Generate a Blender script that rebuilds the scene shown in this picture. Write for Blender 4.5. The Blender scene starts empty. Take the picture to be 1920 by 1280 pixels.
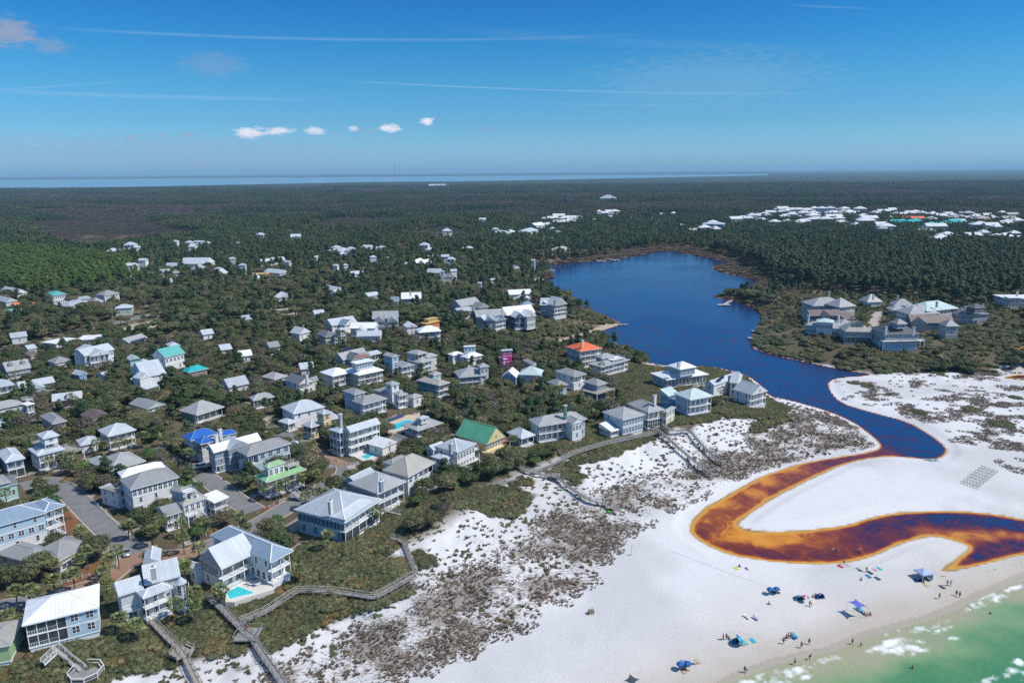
import bpy, bmesh, math, random, time
import numpy as np
from mathutils import Matrix, Vector
T0 = time.time()
S = bpy.context.scene
C = S.collection
random.seed(7)
RNG = np.random.default_rng(11)

# ------------------------------------------------------------------ camera
FPX, CAMH, ROLL = 1400.0, 110.0, math.radians(0.47)
PITCH = math.atan(319.0 / FPX)
_f = np.array([0, math.cos(PITCH), -math.sin(PITCH)])
_r = np.array([1.0, 0, 0])
_u = np.array([0, math.sin(PITCH), math.cos(PITCH)])
_cx = _r * math.cos(ROLL) - _u * math.sin(ROLL)
_cy = _r * math.sin(ROLL) + _u * math.cos(ROLL)
cam_d = bpy.data.cameras.new('camera')
cam = bpy.data.objects.new('camera', cam_d)
C.objects.link(cam)
cam_d.sensor_width = 36.0
cam_d.lens = 36.0 * FPX / 1920.0
cam_d.clip_start = 1.0
cam_d.clip_end = 120000.0
cam.matrix_world = Matrix(((_cx[0], _cy[0], -_f[0], 0), (_cx[1], _cy[1], -_f[1], 0), (_cx[2], _cy[2], -_f[2], CAMH), (0, 0, 0, 1)))
S.camera = cam

# ------------------------------------------------------------------ sky and sun
SUN_EL, SUN_AZ = math.radians(52.0), math.radians(-12.0)      # azimuth from +X towards +Y
W = bpy.data.worlds.new('World')
S.world = W
W.use_nodes = True
nt = W.node_tree
nt.nodes.clear()
def N(tree, typ, **kw):
    n = tree.nodes.new(typ)
    for k, v in kw.items():
        if k.startswith('i_'):
            key = k[2:]
            n.inputs[int(key) if key.isdigit() else key].default_value = v
        else:
            setattr(n, k, v)
    return n
def LK(tree, a, b): tree.links.new(a, b)
def MIX(tree, fac, a, b, blend='MIX'):
    m = N(tree, 'ShaderNodeMix', data_type='RGBA', blend_type=blend)
    for sock, v in ((m.inputs[0], fac), (m.inputs[6], a), (m.inputs[7], b)):
        if hasattr(v, 'is_linked'): LK(tree, v, sock)
        elif isinstance(v, (int, float)): sock.default_value = v
        else: sock.default_value = (*v, 1) if len(v) == 3 else v
    return m.outputs[2]
def MTH(tree, op, a, b=None, c=None, clamp=False):
    m = N(tree, 'ShaderNodeMath', operation=op, use_clamp=clamp)
    for i, v in enumerate((a, b, c)):
        if v is None: continue
        if hasattr(v, 'is_linked'): LK(tree, v, m.inputs[i])
        else: m.inputs[i].default_value = v
    return m.outputs[0]
def MAPR(tree, v, a, b, c=0.0, d=1.0, smooth=False):
    m = N(tree, 'ShaderNodeMapRange', clamp=True)
    if smooth: m.interpolation_type = 'SMOOTHSTEP'
    LK(tree, v, m.inputs[0])
    for i, x in enumerate((a, b, c, d)): m.inputs[i + 1].default_value = x
    return m.outputs[0]
sky = N(nt, 'ShaderNodeTexSky')
sky.sky_type = 'NISHITA'
sky.sun_disc = False
sky.sun_elevation = SUN_EL
sky.sun_rotation = math.radians(90) - SUN_AZ
sky.altitude = 0.0
sky.air_density = 1.0
sky.dust_density = 0.55
sky.ozone_density = 4.0
tc = N(nt, 'ShaderNodeTexCoord')
sep = N(nt, 'ShaderNodeSeparateXYZ')
LK(nt, tc.outputs['Generated'], sep.inputs[0])
# direction -> azimuth about the zenith and elevation, in degrees
az = MTH(nt, 'MULTIPLY', MTH(nt, 'ARCTAN2', sep.outputs[0], sep.outputs[1]), 57.2958)
el = MTH(nt, 'MULTIPLY', MTH(nt, 'ARCSINE', sep.outputs[2]), 57.2958)
hsv = N(nt, 'ShaderNodeHueSaturation', i_Saturation=1.0, i_Value=1.0, i_Hue=0.5)
LK(nt, sky.outputs[0], hsv.inputs['Color'])
gam = N(nt, 'ShaderNodeGamma', i_Gamma=1.0)
LK(nt, hsv.outputs[0], gam.inputs[0])
# clear deep-blue winter sky: tint by elevation, brightened above the view for fill light
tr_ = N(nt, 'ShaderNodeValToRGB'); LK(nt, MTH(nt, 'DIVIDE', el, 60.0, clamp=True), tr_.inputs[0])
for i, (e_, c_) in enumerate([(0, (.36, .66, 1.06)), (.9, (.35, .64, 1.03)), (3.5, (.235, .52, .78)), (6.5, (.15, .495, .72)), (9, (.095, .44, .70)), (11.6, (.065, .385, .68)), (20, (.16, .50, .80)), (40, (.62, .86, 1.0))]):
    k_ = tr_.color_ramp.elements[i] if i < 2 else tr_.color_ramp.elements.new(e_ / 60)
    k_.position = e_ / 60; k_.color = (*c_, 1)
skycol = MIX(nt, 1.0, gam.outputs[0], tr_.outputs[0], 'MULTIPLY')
def px_dir(px, py):
    u, v = px - 960.0, 640.0 - py
    d = _f * FPX + _cx * u + _cy * v
    return d / np.linalg.norm(d)
def px_azel(px, py):
    d = px_dir(px, py)
    return math.degrees(math.atan2(d[0], d[1])), math.degrees(math.asin(d[2]))
nz = N(nt, 'ShaderNodeTexNoise', i_Scale=1.0, i_Detail=5.0, i_Roughness=0.6)
cmb = N(nt, 'ShaderNodeCombineXYZ')
LK(nt, MTH(nt, 'MULTIPLY', az, 0.55), cmb.inputs[0]); LK(nt, MTH(nt, 'MULTIPLY', el, 1.6), cmb.inputs[1])
LK(nt, cmb.outputs[0], nz.inputs['Vector'])
def sky_streak(x0, y0, x1, y1, wid, amt):
    global skycol
    a0, e0 = px_azel(x0, y0); a1, e1 = px_azel(x1, y1)
    sl = (e1 - e0) / (a1 - a0)
    line = MTH(nt, 'ADD', MTH(nt, 'MULTIPLY', MTH(nt, 'SUBTRACT', az, a0), sl), e0)
    d = MTH(nt, 'ABSOLUTE', MTH(nt, 'SUBTRACT', el, line))
    f = MAPR(nt, d, 0.0, wid, 1.0, 0.0, True)
    lo = MAPR(nt, az, a0, a0 + (a1 - a0) * .15, 0.0, 1.0); hi = MAPR(nt, az, a1 - (a1 - a0) * .35, a1, 1.0, 0.0)
    f = MTH(nt, 'MULTIPLY', MTH(nt, 'MULTIPLY', f, lo), MTH(nt, 'MULTIPLY', hi, amt * .30))
    f = MTH(nt, 'MULTIPLY', f, MAPR(nt, nz.outputs[0], 0.3, 0.6, 0.45, 1.0))
    skycol = MIX(nt, f, skycol, (4.6, 5.3, 6.2))
def sky_puff(x, y, w, h, amt, col):
    global skycol
    a0, e0 = px_azel(x, y)
    k = 180 / math.pi / FPX
    dx = MTH(nt, 'DIVIDE', MTH(nt, 'SUBTRACT', az, a0), w * k)
    dy = MTH(nt, 'DIVIDE', MTH(nt, 'SUBTRACT', el, e0), h * k)
    r = MTH(nt, 'SQRT', MTH(nt, 'ADD', MTH(nt, 'MULTIPLY', dx, dx), MTH(nt, 'MULTIPLY', dy, dy)))
    n2 = N(nt, 'ShaderNodeTexNoise', i_Scale=2.2, i_Detail=6.0, i_Roughness=0.65)
    LK(nt, cmb.outputs[0], n2.inputs['Vector'])
    r = MTH(nt, 'ADD', r, MTH(nt, 'MULTIPLY', MTH(nt, 'SUBTRACT', n2.outputs[0], 0.5), 1.9))
    f = MTH(nt, 'MULTIPLY', MAPR(nt, r, 0.25, 1.0, 1.0, 0.0, True), amt)
    skycol = MIX(nt, f, skycol, col)
for a in ((60, 50, 1250, 62, .16, .40), (-60, 172, 300, 148, .10, .30), (-40, 170, 640, 187, .22, .38), (600, 149, 1620, 176, .09, .55), (1000, 193, 1340, 200, .12, .22),
          (1480, 10, 1650, 17, .10, .3), (820, 52, 1700, 95, .5, .12)):
    sky_streak(*a)
CLW = (5.6, 5.5, 5.9); CLG = (2.2, 2.35, 3.0)
for a in ((20, 60, 42, 26, .75, CLG), (95, 86, 34, 16, .35, CLG), (400, 122, 70, 26, .35, (1.6, 2.3, 3.5)),
          (468, 249, 30, 12, .9, CLW), (523, 246, 30, 9, .8, CLW), (592, 245, 24, 9, .65, CLW), (662, 242, 12, 6, .6, CLW), (730, 240, 26, 9, .9, CLW), (801, 228, 16, 8, .95, CLW),
          (250, 292, 520, 44, .42, (1.7, 2.35, 3.4)), (1330, 150, 260, 60, .22, (2.0, 3.0, 4.1)), (912, 242, 20, 5, .3, CLG), (352, 253, 18, 5, .45, CLG), (246, 257, 14, 5, .4, CLG), (305, 252, 14, 5, .35, CLG), (690, 244, 30, 6, .25, CLG)):
    sky_puff(*a)
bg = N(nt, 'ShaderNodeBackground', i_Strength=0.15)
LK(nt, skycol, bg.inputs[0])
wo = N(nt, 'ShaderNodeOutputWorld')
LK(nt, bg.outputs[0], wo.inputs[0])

sun_d = bpy.data.lights.new('sun', 'SUN')
sun_d.energy = 4.2
sun_d.angle = math.radians(0.53)
sun_d.color = (1.0, 0.955, 0.885)
sun = bpy.data.objects.new('sun', sun_d)
C.objects.link(sun)
SUN = Vector((math.cos(SUN_EL) * math.cos(SUN_AZ), math.cos(SUN_EL) * math.sin(SUN_AZ), math.sin(SUN_EL)))
sun.rotation_euler = SUN.to_track_quat('Z', 'Y').to_euler()
sun.location = (300, 0, 400)
S.view_settings.view_transform = 'Standard'
S.view_settings.look = 'None'
S.view_settings.exposure = 0.12
S.view_settings.gamma = 1.0
S.view_settings.use_curve_mapping = False
S.render.engine = 'CYCLES'
S.cycles.max_bounces = 6
S.cycles.diffuse_bounces = 3
S.cycles.transparent_max_bounces = 4
S.cycles.volume_bounces = 0
S.cycles.use_denoising = False

# ------------------------------------------------------------------ photo point -> place on the ground
def G(px, py, z=0.0):
    d = px_dir(px, py)
    t = (z - CAMH) / d[2]
    return np.array([d[0] * t, d[1] * t, z])
def GL(pts, z=0.0): return np.array([G(x, y, z)[:2] for x, y in pts])
def PROJ(X):
    d = np.asarray(X, float) - np.array([0, 0, CAMH])
    zz = d @ _f
    return 960 + FPX * (d @ _cx) / zz, 640 - FPX * (d @ _cy) / zz

# ------------------------------------------------------------------ numpy noise
def _hash(ix, iy, seed):
    h = (ix.astype(np.int64) * 374761393 + iy.astype(np.int64) * 668265263 + seed * 1442695041) & 0xffffffff
    h = ((h ^ (h >> 13)) * 1274126177) & 0xffffffff
    return ((h ^ (h >> 16)) & 0xffff) / 65535.0
def vnoise(x, y, seed=0):
    x = np.asarray(x, float); y = np.asarray(y, float)
    ix, iy = np.floor(x), np.floor(y)
    fx, fy = x - ix, y - iy
    fx = fx * fx * (3 - 2 * fx); fy = fy * fy * (3 - 2 * fy)
    a = _hash(ix, iy, seed); b = _hash(ix + 1, iy, seed); c = _hash(ix, iy + 1, seed); d = _hash(ix + 1, iy + 1, seed)
    return (a * (1 - fx) + b * fx) * (1 - fy) + (c * (1 - fx) + d * fx) * fy
def fbm(x, y, seed=0, o=4):
    s = 0; a = .5
    for i in range(o):
        s = s + a * vnoise(np.asarray(x) * 2 ** i, np.asarray(y) * 2 ** i, seed + i * 7); a *= .5
    return s / (1 - .5 ** o)
def sst(a, b, x):
    t = np.clip((np.asarray(x, float) - a) / (b - a), 0, 1)
    return t * t * (3 - 2 * t)

# ------------------------------------------------------------------ outlines of the place (photo points)
WATER_PX = [(1440,742),(1428,722),(1395,700),(1330,686),(1230,686),(1178,664),(1130,640),(1075,644),(1045,656),(1022,652),(1050,640),(1080,632),(1110,626),(1140,616),(1168,607),(1145,596),(1095,577),(1065,562),(1035,547),
 (1012,536),(1018,524),(1040,521),(1032,508),(1012,499),(1060,493),(1130,487),(1190,480),(1240,470),(1262,470),(1290,476),(1340,485),(1374,494),(1338,498),(1334,503),(1362,513),(1400,520),(1424,526),(1412,534),(1405,541),(1392,546),(1350,551),
 (1340,555),(1350,560),(1400,569),(1424,584),(1432,600),(1414,618),(1405,650),(1440,663),(1520,681),(1590,695),(1645,703),(1580,707),(1552,714),(1556,735),(1577,756),(1640,775),(1700,790),(1742,814),(1774,838),
 (1771,854),(1750,862),(1705,857),(1665,854),(1620,860),(1572,872),(1545,886),(1500,906),(1450,932),(1405,962),(1378,984),(1398,993),(1450,998),(1515,994),(1590,985),(1640,968),(1700,960),(1800,958),(1870,965),(1920,975),(2060,1000),
 (2080,1010),(1920,1036),(1840,1058),(1778,1071),(1763,1068),(1800,1045),(1826,1026),(1790,1012),(1752,1003),(1720,1008),(1680,1021),(1640,1040),(1600,1052),(1540,1057),(1480,1055),(1400,1046),(1340,1029),(1300,1005),(1292,990),
 (1310,960),(1350,936),(1420,896),(1500,869),(1560,859),(1642,846),(1655,836),(1640,820),(1600,790),(1550,769),(1480,750)]
POND_PX = [(1872,707),(1905,701),(1960,699),(2040,698),(2040,707),(1960,708)]
POND2_PX = [(1905,655),(1922,646),(1990,642),(2050,650),(1990,668),(1918,664)]
TOE_PX = [(540,1400),(620,1300),(760,1262),(850,1240),(1000,1165),(1110,1092),(1165,1012),(1240,962),(1330,926),(1400,902),(1480,884),(1560,864),(1640,843),(1648,836),(1640,822),(1600,790),(1550,769),(1480,750),(1440,742)]
SHORE_PX = [(1180,1420),(1290,1330),(1385,1275),(1460,1246),(1560,1224),(1640,1192),(1740,1165),(1800,1142),(1850,1117),(1920,1088),(2100,1020),(2300,960)]
RIGHT_PX = [(1398,560),(1424,584),(1432,600),(1414,618),(1405,650),(1440,663),(1520,681),(1590,695),(1645,703),(1700,703),(1770,700),(1840,706),(1890,694),(1960,690),(2200,690),(2600,560),(2400,440),(1500,430),(1374,494),(1362,513),(1424,526),(1405,541)]
WZ = 1.0                                              # level of lake and creek
WATER = GL(WATER_PX, WZ); POND = GL(POND_PX, 1.6); POND2 = GL(POND2_PX, 1.6)
TOE = np.vstack([GL(TOE_PX, 2.0), [[0, 2200], [-3500, 2200], [-3500, 0], [-300, 40]]])
RIGHT = GL(RIGHT_PX, 2.0)
SHORE = np.vstack([GL(SHORE_PX, 0.2), [[900, 20], [30, 20]]])
def sdf(poly, X, Y):
    """signed distance to a polygon, positive inside"""
    X = np.asarray(X, np.float32); Y = np.asarray(Y, np.float32)
    d2 = np.full(X.shape, 1e12, np.float32); ins = np.zeros(X.shape, bool)
    n = len(poly)
    for i in range(n):
        x0, y0 = map(np.float32, poly[i]); x1, y1 = map(np.float32, poly[(i + 1) % n])
        ex, ey = x1 - x0, y1 - y0
        L = ex * ex + ey * ey
        if L < 1e-9: continue
        t = np.clip(((X - x0) * ex + (Y - y0) * ey) / L, 0, 1)
        dx = X - x0 - t * ex; dy = Y - y0 - t * ey
        np.minimum(d2, dx * dx + dy * dy, out=d2)
        if y0 != y1:
            c = ((y0 > Y) != (y1 > Y)) & (X < ex * (Y - y0) / (y1 - y0) + x0)
            ins ^= c
    d = np.sqrt(d2)
    return np.where(ins, d, -d)
def chaikin(p, k=1, closed=True):
    for _ in range(k):
        q = []
        n = len(p)
        for i in range(n if closed else n - 1):
            a, b = p[i], p[(i + 1) % n]
            q += [a * .75 + b * .25, a * .25 + b * .75]
        if not closed: q = [p[0]] + q + [p[-1]]
        p = np.array(q)
    return p
WATER = chaikin(WATER, 1)
def terrain(X, Y):
    """height and the distances it is made from"""
    X = np.asarray(X, float); Y = np.asarray(Y, float)
    dw = sdf(WATER, X, Y); dw = np.maximum(dw, np.maximum(sdf(POND, X, Y), sdf(POND2, X, Y)))
    ds = sdf(SHORE, X, Y)                             # + in the sea
    dt = sdf(TOE, X, Y); dr = sdf(RIGHT, X, Y)
    n1 = fbm(X / 14, Y / 14, 3); n2 = fbm(X / 45, Y / 45, 9); n3 = fbm(X / 5, Y / 5, 21, 3)
    base = 0.25 + 1.5 * sst(0, 30, -ds)
    up = 7.2 * sst(-4, 50, dt)
    dune = (n1 - .5) * 3.2 * sst(0, 16, dt) * (1 - sst(50, 75, dt)) + (n3 - .5) * 1.1 * sst(0, 10, dt) * (1 - sst(55, 75, dt))
    rt = 6.0 * sst(0, 45, dr)
    spit = (1 - sst(-6, 4, dt)) * (1 - sst(-4, 4, dr)) * sst(330, 420, Y) * sst(3, 22, -dw) * (np.clip(n1 - .38, 0, 1) * 7.5 + (n3 - .5) * 1.0) * sst(150, 230, X)
    h = base + np.maximum(up, rt) + dune + spit
    land = np.maximum(-dw, 0)
    h = np.minimum(h, WZ + 0.03 + 0.055 * land + 0.16 * np.maximum(land - 3, 0))
    h = np.where((dw <= 0) & (dw > -14), np.maximum(h, WZ + .05 + .02 * land - .14 * np.maximum(land - 2.5, 0)), h)
    h = np.where(dw > 0, WZ - np.minimum(0.05 + .12 * dw, 1.6), h)
    h = np.where((ds > 0) & (dw <= 0), .25 - np.minimum(.06 * ds, 3), h)
    h = h + np.where((dw < -.5) & (ds < -6) & (dt < 2) & (dr < 2), (n3 - .5) * .16, 0)
    return h, dw, ds, dt, dr
# lookup raster
RX0, RX1, RY0, RY1, RS = -1200.0, 1500.0, 60.0, 1760.0, 2.5
_gx = np.arange(RX0, RX1 + .1, RS); _gy = np.arange(RY0, RY1 + .1, RS)
GXX, GYY = np.meshgrid(_gx, _gy)
RH, RDW, RDS, RDT, RDR = terrain(GXX, GYY)
def rlook(A, x, y):
    fx = np.clip((np.asarray(x, float) - RX0) / RS, 0, A.shape[1] - 1.001); fy = np.clip((np.asarray(y, float) - RY0) / RS, 0, A.shape[0] - 1.001)
    ix = fx.astype(int); iy = fy.astype(int); fx = fx - ix; fy = fy - iy
    return (A[iy, ix] * (1 - fx) + A[iy, ix + 1] * fx) * (1 - fy) + (A[iy + 1, ix] * (1 - fx) + A[iy + 1, ix + 1] * fx) * fy
def hz(x, y):
    return float(rlook(RH, np.array([x]), np.array([y]))[0]) if y < RY1 and RX0 < x < RX1 else 7.4
def GT(px, py, dz=0.0):
    """point over photo pixel, dz above the terrain"""
    z = 5.0 + dz
    for _ in range(8):
        p = G(px, py, z); z = .35 * z + .65 * (hz(p[0], p[1]) + dz)
    return G(px, py, z)
print('terrain raster', round(time.time() - T0, 1))

# ------------------------------------------------------------------ object helpers
def tag(o, label=None, cat=None, group=None, kind=None):
    if label: o['label'] = label
    if cat: o['category'] = cat
    if group: o['group'] = group
    if kind: o['kind'] = kind
    return o
def mesh_np(name, verts, faces, mat=None, smooth=False):
    me = bpy.data.meshes.new(name)
    if isinstance(verts, np.ndarray): verts = verts.tolist()
    if isinstance(faces, np.ndarray): faces = faces.tolist()
    me.from_pydata(verts, [], faces)
    if mat:
        for m in (mat if isinstance(mat, (list, tuple)) else [mat]): me.materials.append(m)
    if smooth: me.shade_smooth()
    return me
def obj(name, me, parent=None, mtx=None):
    o = bpy.data.objects.new(name, me)
    C.objects.link(o)
    if parent is not None: o.parent = parent
    if mtx is not None: o.matrix_basis = mtx
    return o
def empty(name, loc, rz=0.0, label=None, cat=None, group=None):
    o = bpy.data.objects.new(name, None)
    C.objects.link(o)
    o.location = loc; o.rotation_euler = (0, 0, rz)
    o.empty_display_size = .5
    return tag(o, label, cat, group)
class MB:
    """collects boxes, bars and quads into one mesh"""
    def __init__(s): s.v = []; s.f = []; s.m = []
    def box(s, x0, y0, z0, x1, y1, z1, m=0):
        b = len(s.v)
        s.v += [(x0, y0, z0), (x1, y0, z0), (x1, y1, z0), (x0, y1, z0), (x0, y0, z1), (x1, y0, z1), (x1, y1, z1), (x0, y1, z1)]
        s.f += [(b, b + 3, b + 2, b + 1), (b + 4, b + 5, b + 6, b + 7), (b, b + 1, b + 5, b + 4), (b + 1, b + 2, b + 6, b + 5), (b + 2, b + 3, b + 7, b + 6), (b + 3, b, b + 4, b + 7)]
        s.m += [m] * 6
    def bar(s, a, b, w, h=None, m=0):
        a = Vector(a); b = Vector(b); h = h or w
        d = (b - a).normalized()
        side = d.cross(Vector((0, 0, 1)))
        if side.length < 1e-4: side = Vector((1, 0, 0))
        side.normalize(); up = side.cross(d)
        k = len(s.v)
        for p in (a, b):
            for sx, sy in ((-1, -1), (1, -1), (1, 1), (-1, 1)):
                s.v.append(tuple(p + side * (sx * w / 2) + up * (sy * h / 2)))
        s.f += [(k, k + 1, k + 2, k + 3), (k + 7, k + 6, k + 5, k + 4), (k, k + 4, k + 5, k + 1), (k + 1, k + 5, k + 6, k + 2), (k + 2, k + 6, k + 7, k + 3), (k + 3, k + 7, k + 4, k)]
        s.m += [m] * 6
    def tube(s, pts, rad, n=8, m=0, cap=True):
        k0 = len(s.v)
        pts = [Vector(p) for p in pts]
        for i, p in enumerate(pts):
            d = (pts[min(i + 1, len(pts) - 1)] - pts[max(i - 1, 0)]).normalized()
            x = d.cross(Vector((0, 0, 1)))
            if x.length < 1e-3: x = Vector((1, 0, 0))
            x.normalize(); y = x.cross(d)
            r = rad[i] if isinstance(rad, (list, tuple)) else rad
            for j in range(n):
                a = 2 * math.pi * j / n
                s.v.append(tuple(p + x * (r * math.cos(a)) + y * (r * math.sin(a))))
        for i in range(len(pts) - 1):
            for j in range(n):
                a = k0 + i * n + j; b = k0 + i * n + (j + 1) % n
                s.f.append((a, b, b + n, a + n)); s.m.append(m)
        if cap:
            s.f.append(tuple(k0 + j for j in range(n))[::-1]); s.m.append(m)
            s.f.append(tuple(k0 + (len(pts) - 1) * n + j for j in range(n))); s.m.append(m)
    def mesh(s, name, mats, smooth=False):
        me = bpy.data.meshes.new(name)
        me.from_pydata(s.v, [], s.f)
        for m in (mats if isinstance(mats, (list, tuple)) else [mats]): me.materials.append(m)
        if len(me.materials) > 1: me.polygons.foreach_set('material_index', s.m)
        if smooth: me.shade_smooth()
        return me

# ------------------------------------------------------------------ materials
MATS = {}
def mat(name, c, rough=.6, c2=None, scale=1.0, spec=.3, bump=0.0, bscale=8.0, metal=0.0):
    if name in MATS: return MATS[name]
    m = bpy.data.materials.new(name); m.use_nodes = True
    t = m.node_tree; b = t.nodes['Principled BSDF']
    b.inputs['Roughness'].default_value = rough
    b.inputs['Specular IOR Level'].default_value = spec
    b.inputs['Metallic'].default_value = metal
    g = N(t, 'ShaderNodeNewGeometry')
    if c2 is None: c2 = tuple(x * .86 for x in c)
    n = N(t, 'ShaderNodeTexNoise', i_Scale=scale, i_Detail=4.0, i_Roughness=.65)
    LK(t, g.outputs['Position'], n.inputs['Vector'])
    LK(t, MIX(t, MAPR(t, n.outputs[0], .35, .65), c, c2), b.inputs['Base Color'])
    if bump:
        n2 = N(t, 'ShaderNodeTexNoise', i_Scale=bscale, i_Detail=3.0)
        LK(t, g.outputs['Position'], n2.inputs['Vector'])
        bp = N(t, 'ShaderNodeBump', i_Strength=bump, i_Distance=.1)
        LK(t, n2.outputs[0], bp.inputs['Height']); LK(t, bp.outputs[0], b.inputs['Normal'])
    MATS[name] = m
    return m
def leafmat(name, c1, c2, c3, trans=.25, patch=16.0, rare=.72):
    """foliage: each tree or bush differs, larger patches of the stand differ, leaves differ"""
    m = bpy.data.materials.new(name); m.use_nodes = True
    t = m.node_tree; b = t.nodes['Principled BSDF']
    g = N(t, 'ShaderNodeNewGeometry'); oi = N(t, 'ShaderNodeObjectInfo')
    n = N(t, 'ShaderNodeTexNoise', i_Scale=1.3, i_Detail=2.0); LK(t, g.outputs['Position'], n.inputs['Vector'])
    n2 = N(t, 'ShaderNodeTexNoise', i_Scale=1.0 / patch, i_Detail=3.0); LK(t, g.outputs['Position'], n2.inputs['Vector'])
    col = MIX(t, MAPR(t, n2.outputs[0], .35, .65), c1, c2)
    col = MIX(t, MAPR(t, oi.outputs['Random'], rare, 1.0, 0, .85), col, c3)
    v = MTH(t, 'ADD', MAPR(t, n.outputs[0], .3, .7, .55, 1.35), MTH(t, 'MULTIPLY', oi.outputs['Random'], .25))
    v2 = MAPR(t, MTH(t, 'FRACT', MTH(t, 'MULTIPLY', oi.outputs['Random'], 17.31)), 0, 1, .72, 1.2)
    vm = N(t, 'ShaderNodeVectorMath', operation='SCALE'); LK(t, col, vm.inputs[0]); LK(t, MTH(t, 'MULTIPLY', v, v2), vm.inputs['Scale'])
    b.inputs['Roughness'].default_value = .55
    b.inputs['Specular IOR Level'].default_value = .25
    LK(t, vm.outputs[0], b.inputs['Base Color'])
    tr = N(t, 'ShaderNodeBsdfTranslucent'); LK(t, vm.outputs[0], tr.inputs[0])
    ms = N(t, 'ShaderNodeMixShader', i_0=trans); LK(t, b.outputs[0], ms.inputs[1]); LK(t, tr.outputs[0], ms.inputs[2])
    LK(t, ms.outputs[0], t.nodes['Material Output'].inputs[0])
    MATS[name] = m
    return m
# ------------------------------------------------------------------ ground cover zones (photo outlines laid on the terrain)
def GTL(pts, dz=0.0): return np.array([GT(x, y, dz)[:2] for x, y in pts])
SCRUB_PX = [
 [(-90,1330),(100,1330),(190,1276),(240,1263),(330,1250),(350,1240),(400,1229),(440,1223),(460,1212),(497,1217),(524,1219),(543,1208),(589,1175),(635,1162),(668,1149),(704,1139),(743,1126),(776,1105),(776,1086),(764,1066),(752,1048),(690,1041),(727,1036),(755,1020),(765,1000),(768,975),(775,958),(790,935),(815,905),(826,900),(850,899),(880,898),(905,886),(925,864),(955,859),(985,870),(1007,860),(1025,850),(1042,846),(1056,858),(1072,870),(1100,868),(1157,853),(1165,845),(1205,832),(1238,818),(1262,804),(1262,770),(1120,790),(960,820),(860,860),(760,910),(690,960),(600,1000),(540,1050),(330,1060),(190,1100),(-90,1150)],
 [(778,958),(800,925),(830,930),(880,911),(950,914),(1003,930),(992,946),(962,966),(922,968),(880,950),(852,956),(836,950),(812,981),(778,982)],
 [(770,1031),(790,1028),(815,1046),(819,1057),(790,1065),(772,1055)],
 [(1030,876),(1045,866),(1075,866),(1093,880),(1096,900),(1085,912),(1060,905),(1035,890)],
 [(948,905),(965,896),(990,899),(998,904),(975,910),(952,913)],
 [(1262,800),(1290,812),(1330,785),(1342,792),(1352,780),(1335,765),(1300,770)],
 [(1335,775),(1385,784),(1424,787),(1400,800),(1412,817),(1430,813),(1450,800),(1474,785),(1480,765),(1440,745),(1380,745)],
 [(1150,676),(1230,690),(1330,690),(1395,704),(1440,745),(1380,745),(1335,765),(1262,800),(1200,790),(1150,740)],
 [(640,1188),(655,1184),(660,1192),(645,1198)],[(443,1240),(462,1236),(470,1248),(452,1256)],
]
SCRUB = [GTL(p) for p in SCRUB_PX]
RSCRUB_PX = [[(1405,640),(1440,662),(1520,680),(1590,694),(1645,702),(1770,698),(1840,704),(1870,690),(1905,672),(1880,640),(1930,630),(1990,560),(1780,560),(1560,600),(1480,560),(1440,600)]]
RSCRUB = [GTL(p) for p in RSCRUB_PX]
LITTER_PX = [(470,1320),(640,1300),(850,1238),(1000,1163),(1110,1092),(1165,1012),(1240,960),(1330,922),(1400,893),(1480,870),(1560,850),(1640,838),(1640,820),(1600,795),(1550,775),(1480,765),(1420,800),(1380,835),(1300,850),(1290,880),(1180,905),(1080,938),(1010,970),(1000,1010),(900,1060),(830,1075),(760,1130),(680,1170),(600,1215),(520,1260)]
LITTER = GTL(LITTER_PX)
RDUNE_PX = [(1556,715),(1640,704),(1980,700),(1980,890),(1900,880),(1850,840),(1790,830),(1700,785),(1600,755)]
RDUNE = GTL(RDUNE_PX)
LOT_PX = [('tan',[(228,618),(250,608),(282,602),(322,604),(318,613),(262,624)]), ('tan',[(452,792),(470,784),(505,782),(500,800),(470,806)]),
 ('mulch',[(560,1072),(575,1052),(600,1062),(580,1092),(540,1112),(520,1115)]), ('mulch',[(388,1010),(360,1022),(340,1035),(345,1040),(375,1026)]),
 ('mulch',[(490,957),(505,948),(580,918),(612,895),(625,895),(627,902),(605,918),(560,940),(510,957)]), ('mulch',[(150,1068),(185,1050),(232,1055),(205,1090),(160,1100),(110,1105)]),
 ('mulch',[(690,868),(720,860),(742,848),(748,854),(715,873),(690,880)]), ('tan',[(535,985),(560,970),(575,985),(545,1000)]), ('mulch',[(118,945),(150,975),(130,1000),(110,980)]),
 ('lawn',[(131,776),(148,770),(154,776),(138,780)]), ('mulch',[(120,771),(142,765),(146,770),(128,777)]), ('grey',[(600,880),(600,850),(615,850),(640,872)]),
 ('tan',[(335,622),(345,634),(330,640)]), ('tan',[(1142,603),(1119,614),(1087,624),(1056,634),(1025,639),(985,643),(985,648),(1056,642),(1084,634),(1126,624),(1170,609)])]
LOTS = [(k, GTL(p)) for k, p in LOT_PX]
SANDPATH_PX = [[(505,1150),(560,1108),(568,1092),(575,1094),(568,1110),(520,1150)], [(770,925),(820,900),(826,912),(775,935)], [(1230,805),(1345,785),(1420,800),(1300,850),(1260,830)]]
SANDPATH = [GTL(p) for p in SANDPATH_PX]
def zone(polys, X, Y, soft=2.0):
    v = np.zeros(X.shape)
    for p in polys:
        x0, y0 = p.min(0) - 6; x1, y1 = p.max(0) + 6
        k = (X > x0) & (X < x1) & (Y > y0) & (Y < y1)
        if k.any(): v[k] = np.maximum(v[k], sst(-soft, soft, sdf(p, X[k], Y[k])))
    return v
def edge_noise(X, Y): return (fbm(X / 6, Y / 6, 51, 3) - .5)
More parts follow.
